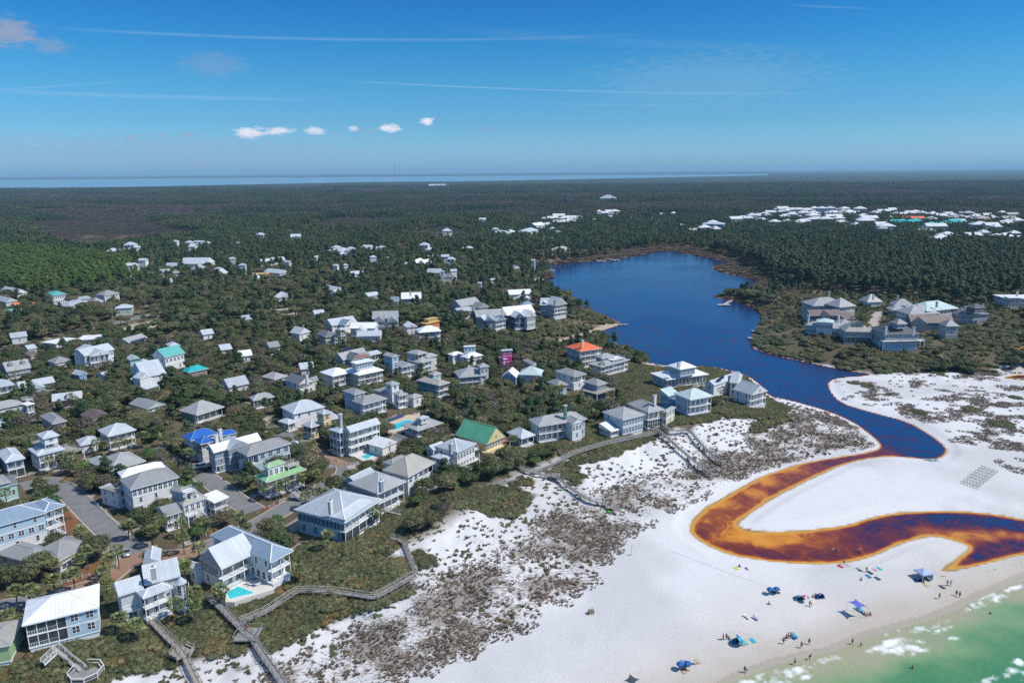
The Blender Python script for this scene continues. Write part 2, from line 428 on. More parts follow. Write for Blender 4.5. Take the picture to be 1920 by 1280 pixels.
# ------------------------------------------------------------------ the ground, one sheet out to the horizon
rows = [70.0]
while rows[-1] < 1750: rows.append(rows[-1] * 1.0062)
n_near = len(rows)
while rows[-1] < 100000: rows.append(rows[-1] * 1.045)
rows = np.array(rows)
NC = 640
sx = np.linspace(-1, 1, NC)
GX = sx[None, :] * (rows[:, None] * .78 + 55); GY = np.repeat(rows[:, None], NC, 1)
gh = np.full(GX.shape, 7.4); gdw = np.full(GX.shape, -999.); gds = gdw.copy(); gdt = np.full(GX.shape, 999.); gdr = gdt.copy()
a, b, c, d, e = terrain(GX[:n_near], GY[:n_near])
gh[:n_near], gdw[:n_near], gds[:n_near], gdt[:n_near], gdr[:n_near] = a, b, c, d, e
k = GY > 1500
gh[k] = np.where(GY[k] > 1750, 7.4, gh[k])
X, Y = GX, GY
en = edge_noise(X, Y) * 5
col = np.empty(X.shape + (3,)); col[:] = (.64, .625, .61)                     # quartz sand
def blend(m, c):
    global col
    m = np.clip(m, 0, 1)[..., None]
    col = col * (1 - m) + np.array(c) * m
patch = fbm(X / 9, Y / 9, 33); p2 = fbm(X / 30, Y / 30, 77)
col *= (1 - .17 * sst(.42, .7, p2) * sst(0, 12, -gds))[..., None] * np.array([1, 1, 1])
wet = 1 - sst(3, 15, -gds + (patch - .5) * 10)
blend(wet * (gds < 3), (.40, .345, .28)); blend((1 - sst(12, 34, -gds + (p2 - .5) * 20)) * .5, (.52, .47, .40))
blend((gds > -2.5) * .8, (.36, .32, .25))
up = np.maximum(sst(40, 50, gdt), sst(8, 20, gdr))
scr = np.maximum(zone(SCRUB, X + en, Y + en, 1.0), zone(RSCRUB, X + en, Y + en, 3.0))
floor_c = np.array((.078, .070, .038)) * (1 - patch[..., None]) + np.array((.150, .118, .074)) * patch[..., None]
town = up * (1 - zone(SANDPATH, X, Y, 1.0))
m = np.clip(np.maximum(town * sst(.0, .35, up), scr), 0, 1)[..., None]
col = col * (1 - m) + floor_c * m
sp = sst(.66, .72, fbm(X / 4, Y / 4, 5, 3)) * town * (GY < 900) * (1 - scr)
blend(sp * .7, (.42, .38, .32))
marsh = (1 - sst(14, 34, -gdw)) * sst(430, 520, GY) * (gdw < 2)
farside = sst(470, 560, GY + .35 * GX) * (1 - np.maximum(up, scr))
blend(farside, (.075, .062, .038))
blend(marsh * .9, np.array((.165, .125, .088))); blend(((1 - sst(2, 9, -gdw)) * sst(440, 520, GY)) * (gdw < 1), (.12, .085, .055))
LOTC = {'tan': (.40, .33, .25), 'mulch': (.20, .088, .042), 'lawn': (.16, .19, .05), 'grey': (.25, .25, .25)}
for kd, p in LOTS: blend(zone([p], X, Y, .8), LOTC[kd])
blend((1 - sst(.1, .7, -gdw + (patch - .5) * 1.5)) * (gdw < 1) * (GY < 335), (.40, .27, .12))
blend((gdw > .3), (.40, .22, .05))
lit = zone([LITTER], X + en, Y + en, 4) * (1 - scr)
lit_soft = np.maximum(lit * (.62 + .6 * sst(.36, .60, fbm(X / 11, Y / 11, 62))), .42 * sst(4, 16, gdt) * (1 - sst(60, 70, gdt)) * sst(.35, .6, fbm(X / 8, Y / 8, 15)))
rd = zone([RDUNE], X + en, Y + en, 5) * sst(4, 10, -gdw)
lit_soft = np.maximum(lit_soft, rd * (.12 + .85 * sst(.50, .66, fbm(X / 13, Y / 9, 90))))
lit_soft = lit_soft * (1 - scr) * (gdw < -2)
v = np.stack([X, Y, gh], -1).reshape(-1, 3)
R_, C_ = X.shape
idx = np.arange(R_ * C_).reshape(R_, C_)
f = np.stack([idx[:-1, :-1], idx[:-1, 1:], idx[1:, 1:], idx[1:, :-1]], -1).reshape(-1, 4)
me = bpy.data.meshes.new('ground')
me.vertices.add(len(v)); me.vertices.foreach_set('co', v.astype(np.float32).ravel())
me.loops.add(f.size); me.loops.foreach_set('vertex_index', f.astype(np.int32).ravel())
me.polygons.add(len(f)); me.polygons.foreach_set('loop_start', np.arange(0, f.size, 4, dtype=np.int32))
me.update(calc_edges=True)
me.shade_smooth()
ca = me.color_attributes.new('soil', 'FLOAT_COLOR', 'POINT')
ca.data.foreach_set('color', np.concatenate([col.reshape(-1, 3), np.ones((len(v), 1))], 1).astype(np.float32).ravel())
la = me.attributes.new('litter', 'FLOAT', 'POINT'); la.data.foreach_set('value', lit_soft.astype(np.float32).ravel())
fa = me.attributes.new('wood', 'FLOAT', 'POINT'); fa.data.foreach_set('value', ((GY > 1300) & (gdw < 0)).astype(np.float32).ravel())
gm = bpy.data.materials.new('ground'); gm.use_nodes = True
t = gm.node_tree; b = t.nodes['Principled BSDF']
g = N(t, 'ShaderNodeNewGeometry')
at = N(t, 'ShaderNodeAttribute', attribute_name='soil'); al = N(t, 'ShaderNodeAttribute', attribute_name='litter'); aw = N(t, 'ShaderNodeAttribute', attribute_name='wood')
def pn(scale, detail=4, rough=.6, vec=None):
    n = N(t, 'ShaderNodeTexNoise', i_Scale=scale, i_Detail=detail, i_Roughness=rough)
    LK(t, vec if vec else g.outputs['Position'], n.inputs['Vector']); return n.outputs[0]
mp = N(t, 'ShaderNodeMapping', vector_type='POINT'); mp.inputs['Rotation'].default_value = (0, 0, math.radians(-35)); mp.inputs['Scale'].default_value = (.55, 1.3, 1)
LK(t, g.outputs['Position'], mp.inputs[0])
fine = pn(1.5, 6, .72, mp.outputs[0])
thr = MTH(t, 'SUBTRACT', .66, MTH(t, 'MULTIPLY', al.outputs['Fac'], .24))
lm = MTH(t, 'MULTIPLY', MTH(t, 'DIVIDE', MTH(t, 'SUBTRACT', fine, thr), .05, clamp=True), MAPR(t, al.outputs['Fac'], 0.02, .12))
litc = MIX(t, pn(.35, 3), (.24, .195, .155), (.13, .105, .080))
gcol = MIX(t, MTH(t, 'MULTIPLY', lm, .82), at.outputs['Color'], litc)
gcol = MIX(t, 1.0, gcol, MIX(t, pn(.8, 6, .75), (.86, .86, .86), (1.09, 1.09, 1.09)), 'MULTIPLY')
# far woods: crowns too far away to tell apart
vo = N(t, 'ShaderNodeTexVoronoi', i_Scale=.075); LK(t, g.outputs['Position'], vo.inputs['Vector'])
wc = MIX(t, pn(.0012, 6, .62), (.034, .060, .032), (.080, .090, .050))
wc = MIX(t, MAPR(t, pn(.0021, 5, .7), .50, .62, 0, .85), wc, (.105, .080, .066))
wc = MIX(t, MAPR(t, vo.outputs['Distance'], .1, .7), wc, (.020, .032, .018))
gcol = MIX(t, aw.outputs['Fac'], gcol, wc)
LK(t, gcol, b.inputs['Base Color'])
b.inputs['Roughness'].default_value = .9; b.inputs['Specular IOR Level'].default_value = .12
bp = N(t, 'ShaderNodeBump', i_Strength=.55, i_Distance=.30)
LK(t, pn(1.6, 5, .7), bp.inputs['Height'])
LK(t, bp.outputs[0], b.inputs['Normal'])
me.materials.append(gm)
ground = tag(obj('ground', me), kind='structure')
print('ground', len(v), round(time.time() - T0, 1))

# ------------------------------------------------------------------ lake and creek
def water_mat(name, ramp, rough=.08, bump=.25, bscale=.5, depth_attr=True):
    m = bpy.data.materials.new(name); m.use_nodes = True
    t = m.node_tree; b = t.nodes['Principled BSDF']
    g = N(t, 'ShaderNodeNewGeometry')
    at = N(t, 'ShaderNodeAttribute', attribute_name='depth')
    n0 = N(t, 'ShaderNodeTexNoise', i_Scale=.12, i_Detail=6.0, i_Roughness=.68, i_Distortion=1.6); LK(t, g.outputs['Position'], n0.inputs['Vector'])
    dd = MTH(t, 'MULTIPLY', at.outputs['Fac'], MAPR(t, n0.outputs[0], .25, .75, .58, 1.42))
    cr = N(t, 'ShaderNodeValToRGB'); LK(t, dd, cr.inputs[0])
    els = cr.color_ramp.elements
    for i, (p, c) in enumerate(ramp):
        e = els[i] if i < 2 else els.new(p)
        e.position = p; e.color = (*c, 1)
    LK(t, cr.outputs[0], b.inputs['Base Color'])
    b.inputs['Roughness'].default_value = rough; b.inputs['IOR'].default_value = 1.33; b.inputs['Specular IOR Level'].default_value = .5
    n1 = N(t, 'ShaderNodeTexNoise', i_Scale=bscale, i_Detail=4.0, i_Roughness=.6); LK(t, g.outputs['Position'], n1.inputs['Vector'])
    n2 = N(t, 'ShaderNodeTexNoise', i_Scale=.012, i_Detail=3.0); LK(t, g.outputs['Position'], n2.inputs['Vector'])
    bp = N(t, 'ShaderNodeBump', i_Distance=.35); LK(t, n1.outputs[0], bp.inputs['Height'])
    LK(t, MAPR(t, n2.outputs[0], .35, .65, bump * .35, bump * 1.5), bp.inputs['Strength'])
    LK(t, bp.outputs[0], b.inputs['Normal'])
    return m
TEA = [(0, (.30, .19, .085)), (.09, (.56, .30, .035)), (.20, (.60, .235, .012)), (.33, (.30, .072, .009)), (.50, (.150, .026, .011)), (.68, (.085, .016, .032)), (.83, (.026, .014, .055)), (1.0, (.006, .036, .115))]
tea = water_mat('tannin_water', TEA, .10, .35, .55)
CTRL = [(1400,1003,.16),(1370,1005,.17),(1440,1012,.18),(1480,1010,.2),(1345,1003,.34),(1330,985,.40),(1320,1000,.52),(1380,1030,.55),(1430,1042,.62),(1480,1046,.64),(1530,1048,.60),(1500,1030,.50),(1540,1015,.36),(1560,1005,.42),(1590,1020,.52),(1600,1040,.56),(1640,1010,.66),(1680,1000,.70),(1640,990,.68),(1700,980,.78),(1760,978,.84),(1800,972,.86),(1850,980,.9),(1900,988,.9),(1740,995,.40),(1770,1003,.30),(1800,1006,.24),(1850,1008,.22),(1880,1003,.26),(1910,1002,.30),(1860,1020,.7),(1900,1020,.92),(1840,1040,.85),(1810,1053,.6),(1780,1064,.25),
 (1380,960,.36),(1400,940,.42),(1420,925,.30),(1360,945,.22),(1440,905,.24),(1480,880,.22),(1490,895,.48),(1540,873,.50),(1450,918,.48),(1560,866,.56),(1600,856,.58),(1640,851,.56),(1665,847,.62),(1320,970,.30),(1345,970,.32),(1690,845,.95),(1700,820,1.0),(1750,840,1.0),(1600,765,1.),(1500,720,1.),(1300,620,1.),(1200,560,1.),(1990,1005,.85),(1330,672,1.),(1430,690,1.),(1560,700,1.),(1470,735,1.),(1550,750,1.),(1610,778,1.),(1660,800,1.),(1100,510,1.),(1300,500,1.),(1380,600,1.),(1240,670,1.),(1740,855,.98)]
CT = np.array([[*G(x, y, WZ)[:2], d] for x, y, d in CTRL])
def depth_field(X, Y, dw):
    w = np.zeros(X.shape); s = np.zeros(X.shape)
    for x, y, d in CT:
        k = 1.0 / ((X - x) ** 2 + (Y - y) ** 2 + 6.0) ** 2
        w += k; s += k * d
    dm = s / w
    wd_ = 2.4 - 1.7 * sst(235, 290, Y)
    e = np.clip((dw + (fbm(X / 5, Y / 5, 8, 3) - .5) * 2.0 * wd_ / 4.5 + .2) / (wd_ + .2), 0, 1); e = e * e * (3 - 2 * e)
    return dm * (.04 + .96 * e)
def masked_grid(name, X, Y, z, keep, material, attrs, kind='structure'):
    R_, C_ = X.shape
    idx = np.arange(R_ * C_).reshape(R_, C_)
    fk = keep[:-1, :-1] | keep[:-1, 1:] | keep[1:, 1:] | keep[1:, :-1]
    f = np.stack([idx[:-1, :-1], idx[:-1, 1:], idx[1:, 1:], idx[1:, :-1]], -1)[fk]
    used = np.unique(f); rm = np.full(R_ * C_, -1); rm[used] = np.arange(len(used)); f = rm[f]
    v = np.stack([X, Y, z], -1).reshape(-1, 3)[used]
    me = bpy.data.meshes.new(name)
    me.vertices.add(len(v)); me.vertices.foreach_set('co', v.astype(np.float32).ravel())
    me.loops.add(f.size); me.loops.foreach_set('vertex_index', f.astype(np.int32).ravel())
    me.polygons.add(len(f)); me.polygons.foreach_set('loop_start', np.arange(0, f.size, 4, dtype=np.int32))
    me.update(calc_edges=True); me.shade_smooth()
    for k, val in attrs.items():
        a = me.attributes.new(k, 'FLOAT', 'POINT'); a.data.foreach_set('value', val.reshape(-1)[used].astype(np.float32))
    me.materials.append(material)
    return tag(obj(name, me), kind=kind)
sl = slice(0, n_near)
kk = (rows[sl] > 120) & (rows[sl] < 1300)
Xw, Yw, dww = GX[sl][kk], GY[sl][kk], gdw[sl][kk]
DW0 = sdf(WATER, Xw, Yw)
masked_grid('lake', Xw, Yw, np.full(Xw.shape, WZ), (DW0 > -2.5), tea, {'depth': depth_field(Xw, Yw, DW0)})
for P_, z in ((POND, WZ), (POND2, WZ)):
    x0, y0 = P_.min(0) - 3; x1, y1 = P_.max(0) + 3
    A, B = np.meshgrid(np.linspace(x0, x1, 60), np.linspace(y0, y1, 40))
    D = sdf(P_, A, B)
    masked_grid('pond', A, B, np.full(A.shape, WZ + .004), D > -1.5, tea, {'depth': .9 * sst(-1, 4, D)})

# ------------------------------------------------------------------ the sea with its surf
xs = np.arange(5, 330, .55); ys = np.arange(70, 300, .55)
A, B = np.meshgrid(xs, ys)
D = sdf(SHORE, A, B)
def blob(px, py, rx, ry, ang):
    c = G(px, py, .2); ca, sa = math.cos(ang), math.sin(ang)
    u = ((A - c[0]) * ca + (B - c[1]) * sa) / rx; w = (-(A - c[0]) * sa + (B - c[1]) * ca) / ry
    return np.clip(1.25 - np.sqrt(u * u + w * w), 0, 1)
sh_ang = math.atan2(*(G(1850, 1117, 0) - G(1560, 1224, 0))[[1, 0]])
nf = fbm(A / 2.2, B / 2.2, 44, 5); nf2 = fbm(A / .9, B / .9, 17, 3); n8 = fbm(A / 9, B / 9, 71, 3)
wob = (fbm(A / 7, B / 7, 31, 3) - .5) * 7
band = np.exp(-((D - 1.2 + wob * .5) / 1.9) ** 2) * (.72 + .8 * (n8 - .5))
foam = band * .85
for q in ((1470,1262,9,3.2,.9),(1540,1240,8,2.4,.8),(1508,1270,3.5,1.6,.9),(1660,1208,9,2.2,1.0),(1700,1212,9,3.6,.95),(1725,1220,6,2.4,.8),(1690,1180,9,1.0,.75),(1765,1180,5,1.4,.85),(1790,1195,9,2.2,.62),(1815,1208,5,1.2,.5),
          (1850,1118,9,1.6,.9),(1895,1105,8,1.6,.95),(1910,1243,3.5,2.2,1.0),(1897,1258,4,2.0,1.0),(1850,1278,6,1.6,1.0),(1440,1285,8,4,.9),(1930,1262,5,2,.9)):
    foam = np.maximum(foam, np.minimum(blob(q[0], q[1], q[2] * .9, q[3] * .75, sh_ang), 1) ** .6 * q[4] * .93)
lace = np.abs(fbm(A / 3.2, B / 3.2, 91, 4) - .5) * 4.0
foam = np.clip((foam - (1 - nf) * .70 - (nf2 - .5) * .55 - np.clip(.62 - lace, 0, 1) * .42 - .17) * 2.2, 0, 1)
deep = sst(0, 26, D + (n8 - .5) * 12)
zsea = .25 + .10 * (fbm(A / 6, B / 6, 2, 3) - .5) * sst(1, 8, D) + .10 * foam * sst(.5, 3, D)
zsea = zsea - .0 * D
sm = bpy.data.materials.new('sea_water'); sm.use_nodes = True
t = sm.node_tree; b = t.nodes['Principled BSDF']
g = N(t, 'ShaderNodeNewGeometry')
a1 = N(t, 'ShaderNodeAttribute', attribute_name='depth'); a2 = N(t, 'ShaderNodeAttribute', attribute_name='foam')
cr = N(t, 'ShaderNodeValToRGB'); els = cr.color_ramp.elements
for i, (p, c_) in enumerate([(0, (.34, .32, .20)), (.22, (.20, .30, .14)), (.5, (.085, .225, .095)), (1.0, (.052, .200, .085))]):
    e = els[i] if i < 2 else els.new(p)
    e.position = p; e.color = (*c_, 1)
n3 = N(t, 'ShaderNodeTexNoise', i_Scale=.09, i_Detail=4.0); LK(t, g.outputs['Position'], n3.inputs['Vector'])
LK(t, MTH(t, 'MULTIPLY', a1.outputs['Fac'], MAPR(t, n3.outputs[0], .3, .7, .75, 1.2)), cr.inputs[0])
LK(t, MIX(t, a2.outputs['Fac'], cr.outputs[0], (.80, .81, .80)), b.inputs['Base Color'])
LK(t, MAPR(t, a2.outputs['Fac'], 0, .6, .12, .8), b.inputs['Roughness'])
b.inputs['IOR'].default_value = 1.33
n4 = N(t, 'ShaderNodeTexNoise', i_Scale=.7, i_Detail=5.0, i_Roughness=.62); LK(t, g.outputs['Position'], n4.inputs['Vector'])
bp = N(t, 'ShaderNodeBump', i_Strength=.5, i_Distance=.4); LK(t, n4.outputs[0], bp.inputs['Height']); LK(t, bp.outputs[0], b.inputs['Normal'])
masked_grid('sea', A, B, zsea, D > -.6, sm, {'depth': deep, 'foam': foam})

# ------------------------------------------------------------------ the bay behind the woods
bm_ = mat('bay_water', (.075, .165, .26), .12, (.09, .19, .29), .0008, .5)
BAY_PX = [(-420,356.5),(0,353.5),(120,352),(240,351),(400,347.5),(480,346),(560,344.5),(700,341.5),(760,341),(860,340.5),(1000,338),(1100,336),(1200,334),(1300,331.8),(1440,329)]
near = [G(x, y, 7.4) for x, y in BAY_PX]
farp = [G(x, y, 7.4) for x, y in [(1440,326.4),(1300,327.2),(1100,328.6),(900,330),(700,331.6),(500,333.2),(300,334.8),(0,337.5),(-420,341)]]
vv = [(p[0], p[1], 9.0) for p in near + farp]
m_ = bpy.data.meshes.new('bay'); m_.from_pydata(vv, [], [tuple(range(len(vv)))]); m_.materials.append(bm_)
tag(obj('bay_water', m_), kind='structure')

# ------------------------------------------------------------------ haze
hm = bpy.data.materials.new('haze'); hm.use_nodes = True
t = hm.node_tree; t.nodes.clear()
pv = N(t, 'ShaderNodeVolumePrincipled'); pv.inputs['Density'].default_value = 4.6e-5
pv.inputs['Color'].default_value = (.46, .76, .97, 1); pv.inputs['Anisotropy'].default_value = 0.0
mo = N(t, 'ShaderNodeOutputMaterial'); LK(t, pv.outputs[0], mo.inputs['Volume'])
hb = MB(); hb.box(-90000, -200, -6, 90000, 105000, 232)
HZ = obj('haze', hb.mesh('haze', hm)); tag(HZ, kind='stuff')

# ------------------------------------------------------------------ roads
def spline(pts, step=2.0):
    pts = [np.array(p, float) for p in pts]
    out = []
    P_ = [2 * pts[0] - pts[1]] + pts + [2 * pts[-1] - pts[-2]]
    for i in range(1, len(P_) - 2):
        p0, p1, p2, p3 = P_[i - 1:i + 3]
        n = max(2, int(np.linalg.norm(p2 - p1) / step))
        for k in range(n):
            s = k / n
            out.append(.5 * (2 * p1 + (p2 - p0) * s + (2 * p0 - 5 * p1 + 4 * p2 - p3) * s * s + (3 * p1 - p0 - 3 * p2 + p3) * s ** 3))
    out.append(pts[-1])
    return np.array(out)
ROADCLEAR = []
def ribbon(name, px, width, material, lift=.06, thick=.0, kind='structure', clear=1.0, smooth=True, world=None):
    pts = world if world is not None else np.array([GT(x, y)[:2] for x, y in px])
    c = spline(pts, 2.0) if smooth else pts
    d = np.gradient(c, axis=0); d /= np.linalg.norm(d, axis=1)[:, None] + 1e-9
    nrm = np.stack([-d[:, 1], d[:, 0]], 1)
    cols = [-.5, -.17, .17, .5]
    V_ = []
    for q in cols:
        p = c + nrm * width * q
        V_.append(np.column_stack([p, rlook(RH, p[:, 0], p[:, 1]) + lift]))
    V_ = np.stack(V_, 1)
    V_[:, :, 2] = np.maximum(V_[:, :, 2], V_[:, :, 2].mean(1, keepdims=True))
    n, k = V_.shape[:2]
    idx = np.arange(n * k).reshape(n, k)
    f = np.stack([idx[:-1, :-1], idx[:-1, 1:], idx[1:, 1:], idx[1:, :-1]], -1).reshape(-1, 4)
    f = f[:, ::-1]
    o = obj(name, mesh_np(name, V_.reshape(-1, 3), f, material, True))
    tag(o, kind=kind)
    if clear: ROADCLEAR.append((c, width / 2 + clear))
    return o
asphalt = mat('asphalt', (.165, .163, .165), .9, (.21, .205, .20), .35, .15)
brick_p = mat('brick_paving', (.30, .185, .125), .9, (.25, .155, .105), 1.2, .1)
kerb_m = mat('kerb', (.42, .36, .31), .9, (.36, .31, .27), .5, .1)
mulch_m = mat('pine_straw', (.21, .095, .045), .95, (.15, .07, .035), 1.0, .1, .5, 3.)
ROADS = [('road', [(40,912),(92,902),(128,922),(180,972),(222,1012),(258,1044)], 6.6, asphalt), ('road', [(-60,1150),(0,1139),(60,1128),(120,1114)], 6.5, asphalt),
 ('brick_road', [(120,1114),(170,1098),(205,1080),(232,1058),(262,1046),(300,1044),(350,1040),(372,1032)], 6.5, brick_p),
 ('road', [(372,1032),(430,1008),(485,982),(540,950),(590,922),(632,902),(652,882),(650,868)], 7.2, asphalt), ('brick_road', [(650,872),(622,862),(598,850)], 4.6, brick_p),
 ('road', [(598,850),(560,828),(530,812),(505,800)], 5.5, asphalt), ('road', [(652,878),(690,872),(722,862),(750,848),(775,832)], 5.0, kerb_m),
 ('road', [(478,958),(440,935),(405,908),(372,886),(350,872)], 6.5, asphalt), ('road', [(262,852),(290,845),(320,832),(352,818),(400,800),(452,792)], 4.2, kerb_m),
 ('road', [(-40,682),(33,650),(95,641),(150,626),(190,613),(235,601),(268,592)], 7.0, asphalt), ('road', [(770,781),(795,774),(818,768),(850,760)], 3.5, kerb_m),
 ('road', [(492,540),(520,531),(536,522)], 5.0, kerb_m), ('driveway', [(1646,634),(1640,610),(1640,592),(1650,584)], 8.0, kerb_m), ('driveway', [(742,828),(752,820),(756,808),(745,812)], 7., asphalt)]
for i_, (nm, p, w, m_) in enumerate(ROADS):
    if m_ is asphalt and w > 6: ribbon('kerb', p, w + 1.1, kerb_m, .02 + .005 * i_, clear=0)
    if m_ is brick_p and w > 6: ribbon('kerb', p, w + 1.2, kerb_m, .02 + .005 * i_, clear=0)
    ribbon(nm, p, w, m_, .11 + .006 * i_)
for p in ([(496,955),(530,942),(575,924),(604,906),(620,892)],[(350,1030),(372,1022),(386,1012)],[(206,1085),(226,1068),(234,1050)],[(695,873),(722,863),(745,851)],[(418,1003),(400,1010)]):
    ribbon('planting_bed', p, 3.2, mulch_m, .015, clear=0)
for p in ([(1124,1152),(1127,1170),(1136,1195),(1142,1220),(1143,1246),(1142,1262)],[(1136,1152),(1138,1168),(1148,1192),(1155,1215),(1157,1240),(1156,1262)],[(1250,1030),(1300,1048),(1380,1078),(1450,1103)]):
    ribbon('sand_track', p, .42, mat('packed_sand', (.50, .48, .46), .95, (.56, .54, .52), 2.), .02, clear=0)
print('roads', round(time.time() - T0, 1))
# ------------------------------------------------------------------ house kit
WC = {'white': (.76, .76, .745), 'cream': (.70, .64, .50), 'yellow': (.72, .55, .26), 'lgreen': (.36, .50, .27), 'teal': (.07, .27, .34), 'aqua': (.36, .60, .60), 'pblue': (.42, .56, .65), 'blue': (.20, .36, .52), 'gray': (.40, .40, .39), 'bgray': (.26, .33, .38), 'lgray': (.58, .59, .58), 'taupe': (.40, .36, .35), 'pink': (.62, .035, .27), 'green': (.13, .27, .22), 'brown': (.29, .20, .15), 'beige': (.56, .51, .43), 'pgreen': (.46, .56, .50), 'slate': (.13, .15, .18), 'stone': (.50, .46, .42), 'dblue': (.055, .085, .16), 'ply': (.60, .40, .15), 'osb': (.62, .25, .10)}
RC = {'white': (.82, .82, .815), 'silver': (.40, .44, .47), 'lsilver': (.50, .54, .565), 'gray': (.30, .297, .288), 'lgray': (.375, .375, .365), 'slate': (.17, .18, .19), 'dgray': (.11, .105, .105), 'tan': (.40, .375, .325), 'bluem': (.022, .125, .46), 'green': (.115, .40, .235), 'teal': (.12, .42, .38), 'turq': (.02, .42, .42), 'orange': (.78, .17, .055), 'pgreen': (.27, .47, .22), 'mint': (.52, .63, .59), 'brown': (.165, .115, .10), 'tile': (.20, .155, .13), 'ply': (.62, .40, .14), 'steel': (.24, .32, .40)}
def wallmat(k):
    nm = 'siding_' + k
    if nm in MATS: return MATS[nm]
    c = WC[k]
    m = mat(nm, c, .7, tuple(x * .90 for x in c), .25, .2)
    t = m.node_tree; b = t.nodes['Principled BSDF']           # clapboard relief
    g = N(t, 'ShaderNodeNewGeometry'); sp = N(t, 'ShaderNodeSeparateXYZ'); LK(t, g.outputs['Position'], sp.inputs[0])
    fr = MTH(t, 'FRACT', MTH(t, 'MULTIPLY', sp.outputs[2], 4.0))
    bp = N(t, 'ShaderNodeBump', i_Strength=.35, i_Distance=.05); LK(t, fr, bp.inputs['Height']); LK(t, bp.outputs[0], b.inputs['Normal'])
    return m
def roofmat(k):
    nm = 'roof_' + k
    if nm in MATS: return MATS[nm]
    m = bpy.data.materials.new(nm); m.use_nodes = True
    t = m.node_tree; b = t.nodes['Principled BSDF']
    uv = N(t, 'ShaderNodeUVMap'); sp = N(t, 'ShaderNodeSeparateXYZ'); LK(t, uv.outputs[0], sp.inputs[0])
    g = N(t, 'ShaderNodeNewGeometry')
    n = N(t, 'ShaderNodeTexNoise', i_Scale=.28, i_Detail=5.0, i_Roughness=.7); LK(t, g.outputs['Position'], n.inputs['Vector'])
    x = MTH(t, 'FRACT', MTH(t, 'DIVIDE', sp.outputs[0], .50))
    seam = MAPR(t, MTH(t, 'ABSOLUTE', MTH(t, 'SUBTRACT', x, .5)), .40, .5, 0, 1)
    pan = N(t, 'ShaderNodeTexWhiteNoise', noise_dimensions='1D'); LK(t, MTH(t, 'FLOOR', MTH(t, 'DIVIDE', sp.outputs[0], .50)), pan.inputs['W'])
    c = RC[k]
    colr = MIX(t, MAPR(t, n.outputs[0], .3, .7), tuple(x * 1.03 for x in c), tuple(x * .85 for x in c))
    vs = N(t, 'ShaderNodeVectorMath', operation='SCALE'); LK(t, colr, vs.inputs[0]); LK(t, MAPR(t, pan.outputs[0], 0, 1, .94, 1.04), vs.inputs['Scale'])
    LK(t, vs.outputs[0], b.inputs['Base Color'])
    b.inputs['Roughness'].default_value = .48; b.inputs['Specular IOR Level'].default_value = .42
    bp = N(t, 'ShaderNodeBump', i_Strength=.8, i_Distance=.07); LK(t, seam, bp.inputs['Height']); LK(t, bp.outputs[0], b.inputs['Normal'])
    MATS[nm] = m
    return m
trim_m = mat('white_trim', (.78, .78, .77), .55, (.72, .72, .71), .8)
glass_m = mat('window_glass', (.018, .026, .036), .06, (.05, .065, .08), .35, .6)
screen_m = mat('porch_screen', (.035, .042, .05), .5, (.075, .085, .095), .5, .3)
shut_m = mat('shutter', (.12, .24, .28), .6)
deck_m = mat('deck_wood', (.36, .32, .27), .85, (.27, .24, .21), .9, .15)
gwood_m = mat('weathered_wood', (.29, .275, .26), .9, (.20, .19, .18), 1.0, .15)
red_m = mat('terracotta', (.48, .16, .09), .8)
solar_m = mat('solar_panel', (.012, .020, .055), .15, (.02, .03, .075), 1.5, .6)
brick_m = mat('chimney_render', (.66, .65, .62), .8)
MC = {}
def cached(key, fn):
    if key not in MC: MC[key] = fn()
    return MC[key]
def unit_box(m):
    def mk():
        b = MB(); b.box(-.5, -.5, 0, .5, .5, 1); return b.mesh('box_' + m.name, m)
    return cached(('ub', m.name), mk)
def boxpart(name, parent, M, x0, y0, z0, x1, y1, z1, m):
    """axis aligned box in the frame M; shares one mesh per material"""
    L = M @ Matrix.Translation(((x0 + x1) / 2, (y0 + y1) / 2, z0)) @ Matrix.Diagonal((x1 - x0, y1 - y0, z1 - z0, 1))
    return obj(name, unit_box(m), parent, L)
def window_me(w, h, m, mull=2):
    def mk():
        b = MB(); t_ = .11
        b.box(-w / 2, -.07, 0, w / 2, .02, t_); b.box(-w / 2, -.07, h - t_, w / 2, .02, h)
        nb = mull
        for i in range(nb + 1):
            x = -w / 2 + (w - t_) * i / nb
            b.box(x, -.068, t_ * .5, x + t_, .02, h - t_ * .5)
        b.box(-w / 2 + t_ * .5, -.06, h * .5 - .03, w / 2 - t_ * .5, .02, h * .5 + .03)
        return weld(b).mesh('window_frame', m)
    return cached(('win', round(w, 1), round(h, 1), m.name, mull), mk)
def weld(b): return b
def pane_me(w, h, m):
    def mk():
        b = MB(); b.box(-w / 2 + .06, -.02, .06, w / 2 - .06, .015, h - .06); return b.mesh('pane', m)
    return cached(('pane', round(w, 1), round(h, 1), m.name), mk)
def window(parent, M, x, z, w, h, fm=None, gm_=None, mull=2, shutters=False, name='window'):
    fm = fm or trim_m
    w = round(w, 1); h = round(h, 1)
    o = obj(name, window_me(w, h, fm, mull), parent, M @ Matrix.Translation((x, 0, z)))
    obj('pane', pane_me(w, h, gm_ or glass_m), o, Matrix.Identity(4))
    if shutters:
        sh = cached(('shut',), lambda: (lambda b: (b.box(-.3, -.5, 0, .3, -.44, 1.5), b.mesh('shutter', shut_m))[1])(MB()))
        obj('shutter', sh, o, Matrix.Diagonal((w / .75, 1, h / 1.6, 1)))
    return o
